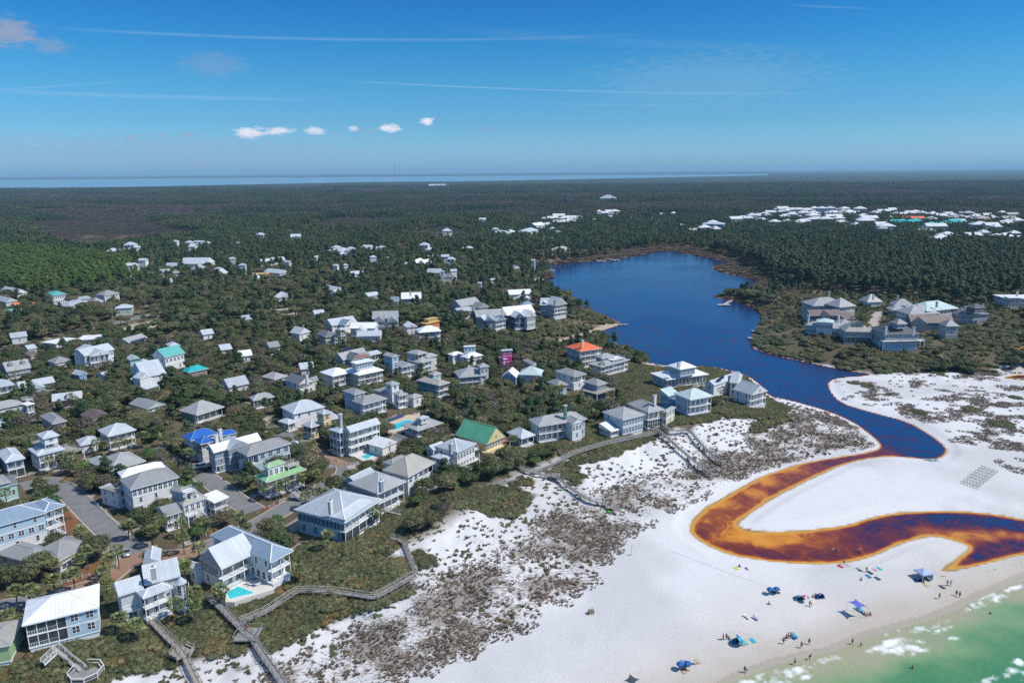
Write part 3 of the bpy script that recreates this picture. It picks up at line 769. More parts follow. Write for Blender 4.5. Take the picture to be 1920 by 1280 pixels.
def rail_me(L, m, h=1.0):
    """one connected lattice: two rails and slats, given thickness"""
    L = round(max(L, .4) * 2) / 2
    def mk():
        n = max(2, int(L / .28)); xs = []
        for i in range(n):
            x = -L / 2 + L * i / (n - 1); xs += [x - .035, x + .035]
        zs = [.08, .17, h - .12, h]
        bm = bmesh.new(); gv = [[bm.verts.new((x, 0, z)) for z in zs] for x in xs]
        for i in range(len(xs) - 1):
            for j in range(3):
                if j == 1 and i % 2: continue
                bm.faces.new((gv[i][j], gv[i + 1][j], gv[i + 1][j + 1], gv[i][j + 1]))
        bmesh.ops.solidify(bm, geom=bm.faces[:], thickness=.06)
        me = bpy.data.meshes.new('railing'); bm.to_mesh(me); bm.free(); me.materials.append(m)
        return me
    return cached(('rail', L, m.name, h), mk), L
def railing(parent, M, x0, x1, z, m=None, h=1.0):
    me, L = rail_me(abs(x1 - x0), m or trim_m, h)
    o = obj('railing', me, parent, M @ Matrix.Translation(((x0 + x1) / 2, 0, z)) @ Matrix.Diagonal((abs(x1 - x0) / L, 1, 1, 1)))
    return o
def roof_mesh(kind, w, d, pitch, m, th=.24, flare=0.0):
    """closed roof over a w x d rectangle, z = 0 at the eave underside; returns mesh and rise"""
    hw, hd = w / 2, d / 2
    B = [(-hw, -hd), (hw, -hd), (hw, hd), (-hw, hd)]
    v = [(x, y, 0) for x, y in B] + [(x, y, th) for x, y in B]
    f = [(3, 2, 1, 0)] + [(i, (i + 1) % 4, 4 + (i + 1) % 4, 4 + i) for i in range(4)]
    uvs = {}
    if kind == 'hip':
        run = min(hw, hd); rise = run * pitch
        if hw > hd: v += [(-(hw - run), 0, th + rise), ((hw - run), 0, th + rise)]; tops = [(4, 5, 9, 8), (5, 6, 9), (6, 7, 8, 9), (7, 4, 8)]
        elif hd > hw: v += [(0, -(hd - run), th + rise), (0, (hd - run), th + rise)]; tops = [(4, 5, 8), (5, 6, 9, 8), (6, 7, 9), (7, 4, 8, 9)]
        else: v += [(0, 0, th + rise)]; tops = [(4, 5, 8), (5, 6, 8), (6, 7, 8), (7, 4, 8)]
        dirs = [0, 1, 0, 1]
    elif kind == 'gu':
        rise = hd * pitch; v += [(-hw, 0, th + rise), (hw, 0, th + rise)]
        tops = [(4, 5, 9, 8), (6, 7, 8, 9), (5, 6, 9), (7, 4, 8)]; dirs = [0, 0, 1, 1]
        # hollow underside so that the gable wall shows
    elif kind == 'gv':
        rise = hw * pitch; v += [(0, -hd, th + rise), (0, hd, th + rise)]
        tops = [(5, 6, 9, 8), (7, 4, 8, 9), (4, 5, 8), (6, 7, 9)]; dirs = [1, 1, 0, 0]
    elif kind == 'shed':                              # falls towards -y
        rise = d * pitch; v += [(hw, hd, th + rise), (-hw, hd, th + rise)]
        tops = [(4, 5, 8, 9), (5, 6, 8), (7, 4, 9), (6, 7, 9, 8)]; dirs = [0, 1, 1, 0]
    else:
        rise = 0; tops = [(4, 5, 6, 7)]; dirs = [0]
    f += tops
    me = bpy.data.meshes.new('roof'); me.from_pydata(v, [], f)
    uvl = me.uv_layers.new(name='UVMap')
    for p in me.polygons:
        i = p.index - 5
        dr = dirs[i] if i >= 0 else (p.index - 1) % 2
        for li in p.loop_indices:
            co = me.vertices[me.loops[li].vertex_index].co
            uvl.data[li].uv = (co.x, co.y) if dr == 0 else (co.y, co.x)
    me.materials.append(m)
    return me, rise
def caps_mesh(kind, w, d, pitch, m, th=.24):
    hw, hd = w / 2, d / 2; b = MB(); z0 = th + .03
    if kind == 'hip':
        run = min(hw, hd); z = z0 + run * pitch
        r = [(-(hw - run), -(hd - run), z), ((hw - run), (hd - run), z)]
        for cx_, cy_, k in ((-hw, -hd, 0), (hw, -hd, 1 if hw > hd else 0), (hw, hd, 1), (-hw, hd, 0 if hw > hd else 1)): b.bar((cx_, cy_, z0), r[k], .26, .10)
        if abs(hw - hd) > .05: b.bar(r[0], r[1], .26, .10)
    elif kind == 'gu': b.bar((-hw, 0, z0 + hd * pitch), (hw, 0, z0 + hd * pitch), .26, .10)
    elif kind == 'gv': b.bar((0, -hd, z0 + hw * pitch), (0, hd, z0 + hw * pitch), .26, .10)
    else: return None
    return b.mesh('ridge_cap', m)
FOOT = []                                             # footprints kept free of trees
def frame_from(c, zc):
    """c: L,N,R eave corners (6 numbers) or N,R and a depth (5 numbers); returns centre, angle, w, d"""
    if len(c) == 6:
        L, Nn, R = [GT(c[i], c[i + 1], zc)[:2] for i in (0, 2, 4)]
        a = L - Nn; b = R - Nn; la, lb = np.linalg.norm(a), np.linalg.norm(b)
        ta = math.atan2(a[1], a[0]) - math.pi / 2; tb = math.atan2(b[1], b[0])
        dt = (ta - tb + math.pi) % (2 * math.pi) - math.pi
        th = tb + dt * la / (la + lb)
        cen = (L + R) / 2
        uu = np.array([math.cos(th), math.sin(th)]); vv = np.array([-uu[1], uu[0]])
        return cen, th, max(2.0, abs(b @ uu)), max(2.0, abs(a @ vv))
    Nn, R = [GT(c[i], c[i + 1], zc)[:2] for i in (0, 2)]
    b = R - Nn; th = math.atan2(b[1], b[0]); uu = b / np.linalg.norm(b); vv = np.array([-uu[1], uu[0]])
    return (Nn + R) / 2 + vv * c[4] / 2, th, np.linalg.norm(b), c[4]
def house(name, label, wall, roof, blocks, chim=(), extra=(), cat='house', group=None, detail=2, caps=False, clear=True):
    root = None
    for bi, bl in enumerate(blocks):
        cor, eave, rk, pitch, FA, FB = bl[:6]
        op = bl[6] if len(bl) > 6 else {}
        wk = op.get('w', wall); rf = op.get('r', roof)
        cen, th, w, d = frame_from(cor, eave)
        gz = hz(cen[0], cen[1]) if root is None else root.location.z
        if root is None:
            root = empty(name, (cen[0], cen[1], gz), th, label, cat, group)
            MR = (Matrix.Translation((cen[0], cen[1], gz)) @ Matrix.Rotation(th, 4, 'Z')).inverted()
        M = MR @ Matrix.Translation((cen[0], cen[1], gz)) @ Matrix.Rotation(th, 4, 'Z')
        base = op.get('base', 0.0)
        if clear and base < 2: FOOT.append((cen, th, w, d, op.get('front', 4.5)))
        ov = op.get('ov', .55)
        if w < 5 or d < 5: ov = min(ov, .35)
        if op.get('deck'):                            # open deck on posts with a railing round it
            boxpart('deck', root, M, -w / 2, -d / 2, eave - .25, w / 2, d / 2, eave, op.get('dm', deck_m))
            for sx in (-1, 1):
                for sy in (-1, 1): boxpart('post', root, M, sx * (w / 2 - .2) - .12, sy * (d / 2 - .2) - .12, base - .4, sx * (w / 2 - .2) + .12, sy * (d / 2 - .2) + .12, eave - .25, trim_m)
            RFc = {'B': (Matrix.Translation((0, -d / 2, 0)), w), 'A': (Matrix.Translation((-w / 2, 0, 0)) @ Matrix.Rotation(-math.pi / 2, 4, 'Z'), d), 'C': (Matrix.Translation((w / 2, 0, 0)) @ Matrix.Rotation(math.pi / 2, 4, 'Z'), d), 'D': (Matrix.Translation((0, d / 2, 0)) @ Matrix.Rotation(math.pi, 4, 'Z'), w)}
            for k_ in op.get('rails', 'ABCD'):
                railing(root, M @ RFc[k_][0], -RFc[k_][1] / 2, RFc[k_][1] / 2, eave)
            continue
        n = max(len(FA), len(FB), 1)
        FA = FA.ljust(n, 'b'); FB = FB.ljust(n, 'b'); FC = op.get('C', FA).ljust(n, 'b'); FD = op.get('D', 'w' * n).ljust(n, 'b')
        z0 = base + (op.get('raise', .5) if base < 2 else 0)
        fh = (eave - z0) / n
        hw, hd = w / 2 - ov, d / 2 - ov
        pd = min(op.get('pd', 2.2), hw * .8, hd * .8)
        wm, rm = wallmat(wk), roofmat(rf)
        full = {'A': (M @ Matrix.Translation((-hw, 0, 0)) @ Matrix.Rotation(-math.pi / 2, 4, 'Z'), hd), 'B': (M @ Matrix.Translation((0, -hd, 0)), hw),
                'C': (M @ Matrix.Translation((hw, 0, 0)) @ Matrix.Rotation(math.pi / 2, 4, 'Z'), hd), 'D': (M @ Matrix.Translation((0, hd, 0)) @ Matrix.Rotation(math.pi, 4, 'Z'), hw)}
        if base < 2: boxpart('foundation', root, M, -hw + .12, -hd + .12, base - 1.2, hw - .12, hd - .12, z0 - .2, wallmat(op.get('fw', 'white')))
        posts = set()
        for s in range(n):
            za, zb = z0 + s * fh, z0 + (s + 1) * fh
            fc = {'A': FA[s], 'B': FB[s], 'C': FC[s], 'D': FD[s]}
            ins = {k: (pd if v in 'PSpGL' else 0) for k, v in fc.items()}
            pp = op.get('pp')
            xB0, xB1 = -hw, hw
            if pp and fc['B'] in 'PS':
                xB0, xB1 = -hw + 2 * hw * pp[0], -hw + 2 * hw * pp[1]
                if pp[0] > 0: boxpart('wall', root, M, -hw, -hd, za, xB0, -hd + ins['B'], zb - .025, wm)
                if pp[1] < 1: boxpart('wall', root, M, xB1, -hd, za, hw, -hd + ins['B'], zb - .025, wm)
                for q0, q1 in ((-hw, xB0), (xB1, hw)):
                    if q1 - q0 > 1.2:
                        for i in range(max(1, int((q1 - q0) / 2.6))):
                            kk_ = max(1, int((q1 - q0) / 2.6)); window(root, full['B'][0], q0 + (q1 - q0) * (i + .5) / kk_, za + fh * .28, 1.6, min(1.75, fh * .62))
            wl = boxpart('wall', root, M, -hw + ins['A'], -hd + ins['B'], za, hw - ins['C'], hd - ins['D'], zb - .02, wallmat(op['wt']) if op.get('wt') and s == n - 1 else (wallmat(op['wb']) if op.get('wb') and s == 0 else wm))
            boxpart('floor_band' if s else 'porch_floor', root, M, -hw - .06, -hd - .06, za - .22, hw + .06, hd + .06, za + .03, trim_m)
            wh = min(1.75, fh * .62); sill = za + fh * .28 if fh > 2.2 else za + fh * .2
            for k, v in fc.items():
                if k == 'D' and detail < 3: continue
                Mf, half = full[k]
                Mi = Mf @ Matrix.Translation((0, ins[k], 0))
                kl, kr = {'A': ('D', 'B'), 'B': ('A', 'C'), 'C': ('B', 'D'), 'D': ('C', 'A')}[k]
                a0, a1 = -half + ins[kl], half - ins[kr]
                if k == 'B': a0, a1 = max(a0, xB0), min(a1, xB1)
                if v in 'WwTt' and k != 'C' or (v in 'Ww' and k == 'C'):
                    if detail < 1: continue
                    sp = {'W': 2.1, 'w': 3.8, 'T': 1.35, 't': 2.1}[v]
                    ww = {'W': 1.4, 'w': .95, 'T': 1.05, 't': 1.2}[v]
                    hh = wh if v in 'Ww' else min(fh * .72, 2.0)
                    if k == 'C': sp *= 1.6
                    m_ = max(1, int((2 * half - .5) / sp))
                    for i in range(m_):
                        x = -half + 2 * half * (i + .5) / m_
                        window(root, Mf, x, sill if v in 'Ww' else za + fh * .14, ww, hh, None, None, 2 if v in 'WT' else 1, shutters=(op.get('sh') and k == 'A'))
                elif v in 'PSpGL':
                    lo, hi = (xB0, xB1) if k == 'B' else (-half, half)
                    nb = max(1, int(round((hi - lo) / op.get('bay', 3.0))))
                    if v == 'p':                      # porch only over part of the face: the rest comes forward as wall
                        pass
                    if detail >= 1:                   # doors and windows behind the porch
                        m_ = max(1, int((a1 - a0) / 2.0))
                        for i in range(m_):
                            x = a0 + (a1 - a0) * (i + .5) / m_
                            if v in 'PSpL': window(root, Mi, x, za + .12, 1.25, fh * .74, None, None, 2, name='door_window')
                    for i in range(nb + 1):
                        x = lo + (hi - lo) * i / nb
                        bw_ = (hi - lo) / nb
                        if True:
                            pw = .12 if detail < 2 else .15
                            px_ = min(max(x, lo + .09), hi - .09)
                            boxpart('post', root, Mf, px_ - pw / 2, .02, za, px_ + pw / 2, .02 + pw, zb - .22, trim_m)
                        if i < nb and v in 'PS' and detail >= 1:
                            railing(root, Mf @ Matrix.Translation((0, .1, 0)), x + .08, x + bw_ - .08, za)
                        if i < nb and v == 'S':
                            xm = x
                            boxpart('screen', root, Mf, x + .1, .12, za + .05, x + bw_ - .1, .15, zb - .25, screen_m)
                        if i < nb and v == 'L':       # white grid of screens
                            boxpart('screen', root, Mf, x + .1, .12, za + .05, x + bw_ - .1, .15, zb - .25, screen_m)
                            boxpart('screen_bar', root, Mf, x + .1, .05, za + fh * .45, x + bw_ - .1, .11, za + fh * .45 + .1, trim_m)
                            boxpart('screen_bar', root, Mf, x + bw_ / 2 - .05, .05, za + .05, x + bw_ / 2 + .05, .112, zb - .25, trim_m)
                elif v == 'D':                        # wide dark opening (garage, carport)
                    window(root, Mf, 0, za + .1, min(2 * half - 1, 5.), fh * .75, None, None, 2, name='garage_door')
        if rk in ('hip', 'gu', 'gv', 'shed', 'flat'):
            me_, rise = roof_mesh(rk, w, d, pitch, rm)
            ro = obj('roof', me_, root, M @ Matrix.Translation((0, 0, eave)))
            boxpart('fascia', root, M, -w / 2 - .03, -d / 2 - .03, eave - .10, w / 2 + .03, d / 2 + .03, eave + .12, trim_m if rk != 'flat' else rm)
            if detail >= 2 and caps and rk != 'shed':
                cm = caps_mesh(rk, w, d, pitch, roofmat({'gray': 'lgray', 'slate': 'lgray', 'lgray': 'lsilver', 'bluem': 'steel', 'green': 'pgreen', 'pgreen': 'mint', 'tan': 'lgray'}.get(rf, 'white')))
                if cm: tag(obj('ridge_cap', cm, ro), kind='stuff')
            if rk in ('gu', 'gv'):                    # gable ends set a little proud of the roof body
                r0 = rise; gw = (hd if rk == 'gu' else hw); full_ = d / 2 if rk == 'gu' else w / 2
                for sgn in (-1, 1):
                    b = MB(); q = full_ - .35; top = .1 + r0 * (q / full_)
                    for t_ in (0, .07): b.v += [(-q, t_, .06), (q, t_, .06), (0, t_, top)]
                    b.f += [(0, 1, 2), (5, 4, 3), (0, 3, 4, 1), (1, 4, 5, 2), (2, 5, 3, 0)]; b.m += [0] * 5
                    R_ = Matrix.Rotation(-math.pi / 2 if sgn < 0 else math.pi / 2, 4, 'Z') if rk == 'gu' else Matrix.Rotation(0 if sgn < 0 else math.pi, 4, 'Z')
                    T_ = Matrix.Translation((sgn * (w / 2 + .05), 0, 0)) if rk == 'gu' else Matrix.Translation((0, sgn * (d / 2 + .05), 0))
                    go = obj('gable', b.mesh('gable', wallmat(op['wt']) if op.get('wt') else wm), root, M @ Matrix.Translation((0, 0, eave)) @ T_ @ R_)
                    if detail >= 2 and r0 > 2: window(go, Matrix.Translation((0, -.02, 0)), 0, r0 * .22, .9, min(1.3, r0 * .4), None, None, 1)
        elif rk == 'oct':
            r_ = w / 2; b = MB(); ht = r_ * pitch
            ring = [(r_ * math.cos(math.pi / 8 + i * math.pi / 4), r_ * math.sin(math.pi / 8 + i * math.pi / 4)) for i in range(8)]
            b.v = [(x, y, 0) for x, y in ring] + [(0, 0, ht)]; b.f = [(i, (i + 1) % 8, 8) for i in range(8)] + [tuple(range(7, -1, -1))]; b.m = [0] * 9
            me_ = b.mesh('roof', rm); me_.uv_layers.new(name='UVMap'); obj('roof', me_, root, M @ Matrix.Translation((0, 0, eave)))
        for dm_ in op.get('dorm', ()):                # dormers on the B slope: (x fraction, width)
            fx, dw_ = dm_
            x = fx * w / 2; dz_ = eave + .24; yy = -d * .30
            zz = dz_ + (d / 2 + yy) * pitch
            dd_ = 1.9 / max(pitch, .3)
            do = obj('dormer', unit_box(wm), root, M @ Matrix.Translation((x, yy + dd_ / 2, zz - .6)) @ Matrix.Diagonal((dw_, dd_, 2.0, 1)))
            MD = M @ Matrix.Translation((x, yy + dd_ / 2, zz + 1.4))
            mr, _ = roof_mesh('gv', dw_ + .5, dd_ + .3, .8, rm, .12)
            ro2 = obj('dormer_roof', mr, root, MD)
            window(root, M @ Matrix.Translation((x, yy, 0)), 0, zz + .1, dw_ * .55, 1.1, None, None, 2)
    for ch in chim:                                   # (px, py of the top, height of the top over the ground, length)
        px, py, zt, ln = ch[:4]
        p = G(px, py, root.location.z + zt)
        Mc = MR @ Matrix.Translation((p[0], p[1], root.location.z + zt)) @ Matrix.Rotation(root.rotation_euler.z, 4, 'Z')
        cm_ = wallmat(ch[4]) if len(ch) > 4 else brick_m
        boxpart('chimney', root, Mc, -.55, -.45, -ln, .55, .45, -.28, cm_)
        boxpart('chimney_cap', root, Mc, -.68, -.58, -.28, .68, .58, -.05, trim_m)
        boxpart('flue', root, Mc, -.25, -.2, -.05, .25, .2, .25, wallmat('slate'))
    for ex in extra:
        if ex[0] == 'stairs':                         # (px,py,z) bottom -> (px,py,z) top
            _, x0, y0, za, x1, y1, zb, wd = ex
            a = G(x0, y0, root.location.z + za); b_ = G(x1, y1, root.location.z + zb)
            stair_part(root, MR, Vector(a), Vector(b_), wd)
        elif ex[0] == 'solar':                        # four photo points and their heights
            pts = [MR @ Vector(G(x, y, root.location.z + z)) for x, y, z in ex[1:]]
            nrm = (pts[1] - pts[0]).cross(pts[2] - pts[0]).normalized()
            if nrm.z < 0: nrm = -nrm; 
            b = MB(); b.v = [tuple(p + nrm * .14) for p in pts] + [tuple(p + nrm * .05) for p in pts]
            b.f = [(0, 1, 2, 3), (7, 6, 5, 4)] + [(i, i + 4, (i + 1) % 4 + 4, (i + 1) % 4) for i in range(4)]; b.m = [0] * 6
            obj('solar_panel', b.mesh('solar_panel', solar_m), root)
        elif ex[0] == 'pergola':
            cen, th, w, d = frame_from(ex[1], ex[2])
            M = MR @ Matrix.Translation((cen[0], cen[1], root.location.z)) @ Matrix.Rotation(th, 4, 'Z')
            for sx in (-1, 1):
                for sy in (-1, 1): boxpart('pergola_post', root, M, sx * w / 2 - .1, sy * d / 2 - .1, -.4, sx * w / 2 + .1, sy * d / 2 + .1, ex[2], trim_m)
            k_ = int(w / .6)
            for i in range(k_ + 1): boxpart('pergola_slat', root, M, -w / 2 + w * i / k_ - .08, -d / 2 - .3, ex[2], -w / 2 + w * i / k_ + .08, d / 2 + .3, ex[2] + .18, trim_m)
    return root
def stair_part(root, MI, a, b, wd, m=None):
    d = b - a; L = math.hypot(d.x, d.y); th = math.atan2(d.y, d.x)
    M = MI @ Matrix.Translation(a) @ Matrix.Rotation(th, 4, 'Z')
    n = max(3, int(abs(d.z) / .19)); bb = MB()
    for i in range(n): bb.box(L * i / n, -wd / 2, d.z * i / n - .05, L * (i + 1) / n + .05, wd / 2, d.z * (i + 1) / n)
    o = tag(obj('stairs', bb.mesh('stairs', m or deck_m), root, M), kind='stuff')
    for s in (-1, 1):
        r = MB(); r.bar((0, s * wd / 2, .95), (L, s * wd / 2, d.z + .95), .09); r.bar((0, s * wd / 2, .45), (L, s * wd / 2, d.z + .45), .06); r.bar((0, s * wd / 2, -.1), (L, s * wd / 2, d.z - .1), .08, .3)
        k_ = max(1, int(L / 1.2))
        for i in range(k_ + 1): r.box(L * i / k_ - .05, s * wd / 2 - .045, d.z * i / k_ - .2, L * i / k_ + .05, s * wd / 2 + .045, d.z * i / k_ + .98)
        tag(obj('handrail', r.mesh('handrail', m if m else trim_m), root, M), kind='stuff')
    return o
# ------------------------------------------------------------------ the houses near the dune and in the town
H = house
NEARG = 'beach houses on the dune'
TOWNG = 'houses in the wooded town'
LAKEG = 'houses above the lake'
kw = dict(group=NEARG, caps=True, detail=2)
H('beach_house', 'pale blue two-storey house under a large plain white hip roof with screened corner porch', 'pblue', 'white',
  [((48,1131,46,1178,190,1145), 6.5, 'hip', .42, 'ww', 'SS', {'bay': 2.1, 'pp': (0, .56), 'pd': 2.4, 'raise': .7})],
  extra=[('stairs', 80, 1243, .1, 103, 1222, 1.2, 1.6)], **kw)
H('beach_house', 'silver metal roofed house with a pointed corner turret and curved double porch', 'lgray', 'lsilver',
  [((271,1098,339,1083,8.5), 7.4, 'gu', .62, 'ww', 'ww', {'wt': 'lgray', 'C': 'wW'}), ((222,1121,270,1105,6.0), 6.8, 'gu', .62, 'ww', 'bb'), ((249,1113,272,1126,331,1106), 6.3, 'hip', .45, 'PP', 'PP', {'ov': .4, 'pd': 1.8, 'bay': 2.5}),
   ((321,1098,341,1106,358,1094), 6.9, 'oct', 1.15, 'PP', 'PP', {'C': 'PP', 'pd': .9, 'ov': .5, 'bay': 2.2}), ((268,1062,300,1052,7), 6.5, 'gv', .6, 'w', 'w'), ((232,1152,266,1145,4.2), 2.6, 'shed', .2, 'w', 'D')],
  chim=[(286,1062,12.2,3.2,'gray')], **kw)
H('beach_house', 'large cream L-shaped house with blue-grey metal roof and two-level porches round a swimming pool', 'white', 'steel',
  [((387,1005,508,1057.6,556,1035.5), 7.3, 'hip', .62, 'tw', 'PP', {'ov': .7, 'pd': 3.4, 'bay': 2.6, 'raise': .9, 'front': 7}), ((369,1047,415.8,1067,484,1037), 7.0, 'gu', .85, 'ww', 'PP', {'r': 'lsilver', 'ov': .4, 'pd': 2.4, 'bay': 3.0, 'wt': 'taupe', 'raise': .6, 'front': 9}),
   ((353,1060,366,1069,382,1059), 4.8, 'gv', .6, 'w', 'b', {'r': 'lsilver'})], **kw)
H('beach_cottage', 'lime green cottage with flat tan roof cut by the frame edge', 'lgreen', 'tan', [((-44,1228,20,1213,10), 4.4, 'hip', .14, 'w', 'w')], **kw)
H('beach_house', 'long pale blue three-storey house with grey-blue roof and stacked open porches at one end', 'pblue', 'steel',
  [((-78,1008,88,961,10.5), 8.8, 'hip', .42, 'wWw', 'wWw', {'wb': 'white'}), ((84,961,122,947,9.5), 8.8, 'hip', .40, 'bbb', 'PPP', {'C': 'PPP', 'bay': 2.6, 'w': 'white', 'pd': 2.6})], **kw)
H('bungalow', 'low bungalow with wide grey-green hip roofs beside the brick junction', 'lgray', 'gray',
  [((68,1037,105,1060,162,1021), 3.4, 'hip', .46, 'w', 'W', {'front': 2}), ((3,1037,58,1062,98,1034), 3.3, 'hip', .42, 'w', 'w', {'front': 2}), ((112,1060,140,1043,3), 2.4, 'shed', .22, 'b', 'D')], **kw)
H('beach_house', 'tall white three-storey house with grey ribbed hip roof and roof terrace on one side', 'white', 'gray',
  [((220,900,246.5,917,341,894), 8.9, 'hip', .50, 'wWw', 'wwT', {'front': 3}), ((228,896,312,876,5.5), 9.2, 'hip', .55, 'bbb', 'bbb', {'r': 'white'}),
   ((191,914,218,927,234,917), 5.4, 'flat', .1, 'ww', 'ww', {'r': 'lsilver'}), ((197,915,219,925,233,916), 5.7, '', 0, '', '', {'deck': 1, 'base': 5.4, 'rails': 'AB'})], **kw)
H('beach_house', 'white house with railed roof walk, gabled dormer and a long front stair', 'lgray', 'tan',
  [((331,941,343,948,390,933), 6.2, 'hip', .62, 'wW', 'wT', {'w': 'white', 'dorm': ((.1, 2.4),), 'front': 2}), ((289.5,953,310.6,968,343,959), 5.2, 'gu', .35, 'ww', 'PP', {'ov': .3, 'pd': 1.4, 'bay': 2.0, 'r': 'gray', 'front': 2}),
   ((340,920,348,925,368,918), 9.6, '', 0, '', '', {'deck': 1, 'base': 8.2, 'dm': trim_m}), ((326,918,342,928,352,918), 7.2, 'gv', .6, 'bb', 'bb', {'r': 'gray'}), ((383,934,400,946,424,932), 5.4, 'shed', .12, 'PP', 'PP', {'r': 'white', 'pd': 1.6}), ((345,964,352,969,376,962), 3.4, '', 0, '', '', {'deck': 1, 'dm': trim_m})],
  extra=[('stairs', 396, 991, .2, 372, 962, 3.4, 2.2)], **kw)
H('bungalow', 'low grey metal hip roof bungalow behind the tall white three-storey house', 'beige', 'gray', [((176,865,209,882,276.5,864), 3.4, 'hip', .5, 'P', 'P', {'ov': .8, 'r': 'lgray'}), ((160,864,186,876,215,866), 3.2, 'hip', .42, 'w', 'w', {'r': 'lgray'})], **kw)
H('beach_house', 'royal blue walled house with pale roof and a two-level porch above the street end', 'blue', 'lsilver', [((-7,848,9.4,868,47,859), 6.6, 'hip', .5, 'ww', 'SP', {'front': 2, 'C': 'ww'})], group=TOWNG, caps=True)
H('beach_house', 'white house with a square upper tower and open terrace over a wide metal roof', 'white', 'lsilver',
  [((52,842,70,855,122,842), 6.4, 'hip', .30, 'wW', 'PT', {'pd': 1.8, 'front': 2.5}), ((67,815,81,823,112.5,816), 11.4, 'hip', .42, 'PW', 'PW', {'base': 6.8, 'pd': 1.2, 'raise': 0}), ((60,828,74,838,100,830), 7.6, '', 0, '', '', {'deck': 1, 'base': 6.6, 'rails': 'AB'}),
   ((112,843,134,852,150,842), 4.6, '', 0, '', '', {'deck': 1})], group=TOWNG, caps=True)
H('cottage', 'two-storey cottage with dark grey hip roof between trees left of the brown-roofed bungalow', 'lgray', 'gray', [((73,780,98.5,795,127,789), 5.9, 'hip', .48, 'ww', 'PP', {'front': 2.5})], group=TOWNG, caps=True)
H('bungalow', 'small blue bungalow with chocolate brown gable roof and white porch gable', 'bgray', 'brown', [((151.6,778,172,790,211,780), 3.5, 'gv', .42, 'w', 'P', {'ov': .7, 'front': 2.5})], group=TOWNG)
H('cottage', 'two-storey cottage with bright pale hip roof and full-width double porch by palms', 'brown', 'lsilver', [((182,807,203,818.5,257,806), 6.2, 'hip', .52, 'ww', 'PP', {'front': 2.5, 'pd': 2.6, 'w': 'taupe'})], group=TOWNG, caps=True)
H('cottage', 'aqua cottage with grey roof at the frame edge behind the tall palm', 'aqua', 'gray', [((-30,916,20,903,8), 6.6, 'hip', .5, 'ww', 'ww'), ((14,911,34,906,5), 5.2, 'shed', .3, 'w', 'w', {'r': 'slate'})], group=TOWNG)
H('cottage', 'grey roofed cottage with two arched dormers on its long slope', 'bgray', 'lgray', [((12,697,59,689,10), 4.6, 'gu', .75, 'ww', 'Pw', {'dorm': ((-.5, 1.8), (.5, 1.8)), 'C': 'ww'})], group=TOWNG)
H('beach_house', 'two-storey house with deep double porch cut by the frame edge', 'lgray', 'silver', [((-30,731,28,721,10), 6.6, 'hip', .5, 'ww', 'PP')], group=TOWNG, caps=True)
H('cottage', 'long pale blue roofed cottage with a low centre gable and white deck', 'pblue', 'lsilver', [((36,728,104,716,8), 4.0, 'gu', .5, 'w', 'W'), ((58,730,86,725,6), 4.2, 'gv', .4, 'b', 'W', {'ov': .3})], group=TOWNG)
H('cottage', 'low grey cottage with a small white railed cupola beside it', 'lgray', 'lgray', [((-22,771,46,757,8), 4.4, 'hip', .5, 'w', 'w'), ((42,757,48,762,60,757), 7.2, 'flat', 0, 'PP', 'PP', {'r': 'white', 'pd': .5, 'base': 0}), ((43,749,49,753,59,749), 7.6, '', 0, '', '', {'deck': 1, 'base': 7.2})], group=TOWNG)
H('cottage', 'long gabled cottage with one broad silver slope over an orange porch', 'brown', 'lsilver', [((97,753,154,746,8), 4.0, 'gu', .55, 'w', 'P', {'w': 'osb'})], group=TOWNG)
H('cottage', 'grey hip roofed cottage half hidden by oaks above the dormered cottage', 'lgray', 'gray', [((90,677,101.6,682,133,675), 4.8, 'hip', .5, 'w', 'W')], group=TOWNG)
H('beach_house', 'big white gabled house with projecting porch bay near the main road', 'white', 'lsilver', [((158,668,215,655,10), 8.2, 'gu', .6, 'ww', 'wW', {'C': 'ww'}), ((146,656,166,670,203,662), 8.0, 'gv', .45, 'ww', 'PP', {'ov': .3})], group=TOWNG)
H('shed', 'little blue shed roofed cottage in shade under the big white gabled house', 'blue', 'lsilver', [((148,704,164,700,6), 4.2, 'gv', .8, 'w', 'w')], group=TOWNG)
H('cottage', 'sky blue cottage with white gables behind a bare tree', 'aqua', 'lsilver', [((246,679,262,684,290,685), 6.0, 'gv', .5, 'ww', 'ww'), ((242,675,262,672,6), 6.0, 'gv', .6, 'bb', 'bb')], group=TOWNG)
H('cottage', 'two-storey white house with cross gable and small entrance porch', 'white', 'lsilver', [((250,695,265,710,305,700), 6.8, 'gu', .6, 'bb', 'ww', {'w': 'white', 'C': 'ww'}), ((262,711,288,704,5.5), 6.8, 'gv', .55, 'bb', 'bb', {'ov': .2}), ((270,731,300,722,3), 3.0, 'shed', .3, 'P', 'P', {'ov': .2, 'pd': .8})], group=TOWNG)
H('cottage', 'tall white house with sea green gable roof', 'white', 'teal', [((293,666,307,673,338,662), 8.4, 'gu', .7, 'ww', 'wW')], group=TOWNG)
H('cottage', 'low brown house with bright turquoise hip roof', 'brown', 'turq', [((343,695,352,700,388,691), 4.6, 'hip', .6, 'w', 'W')], group=TOWNG)
H('cottage', 'grey gabled cottage partly screened by a pale bare tree', 'lgray', 'silver', [((428,727,468,719,9), 4.6, 'gu', .7, 'w', 'w')], group=TOWNG)
H('bungalow', 'green-grey bungalow with a wide grey hip roof in the oak thicket', 'green', 'lgray', [((338,770,368,780,418,763), 4.2, 'hip', .58, 'w', 'P', {'ov': .8})], group=TOWNG, caps=True)
H('cottage', 'small grey gabled cottage with pale green trim above the oak thicket', 'pgreen', 'gray', [((246,757,274,769,306,758), 3.7, 'gv', .4, 'w', 'W', {'ov': .6})], group=TOWNG)
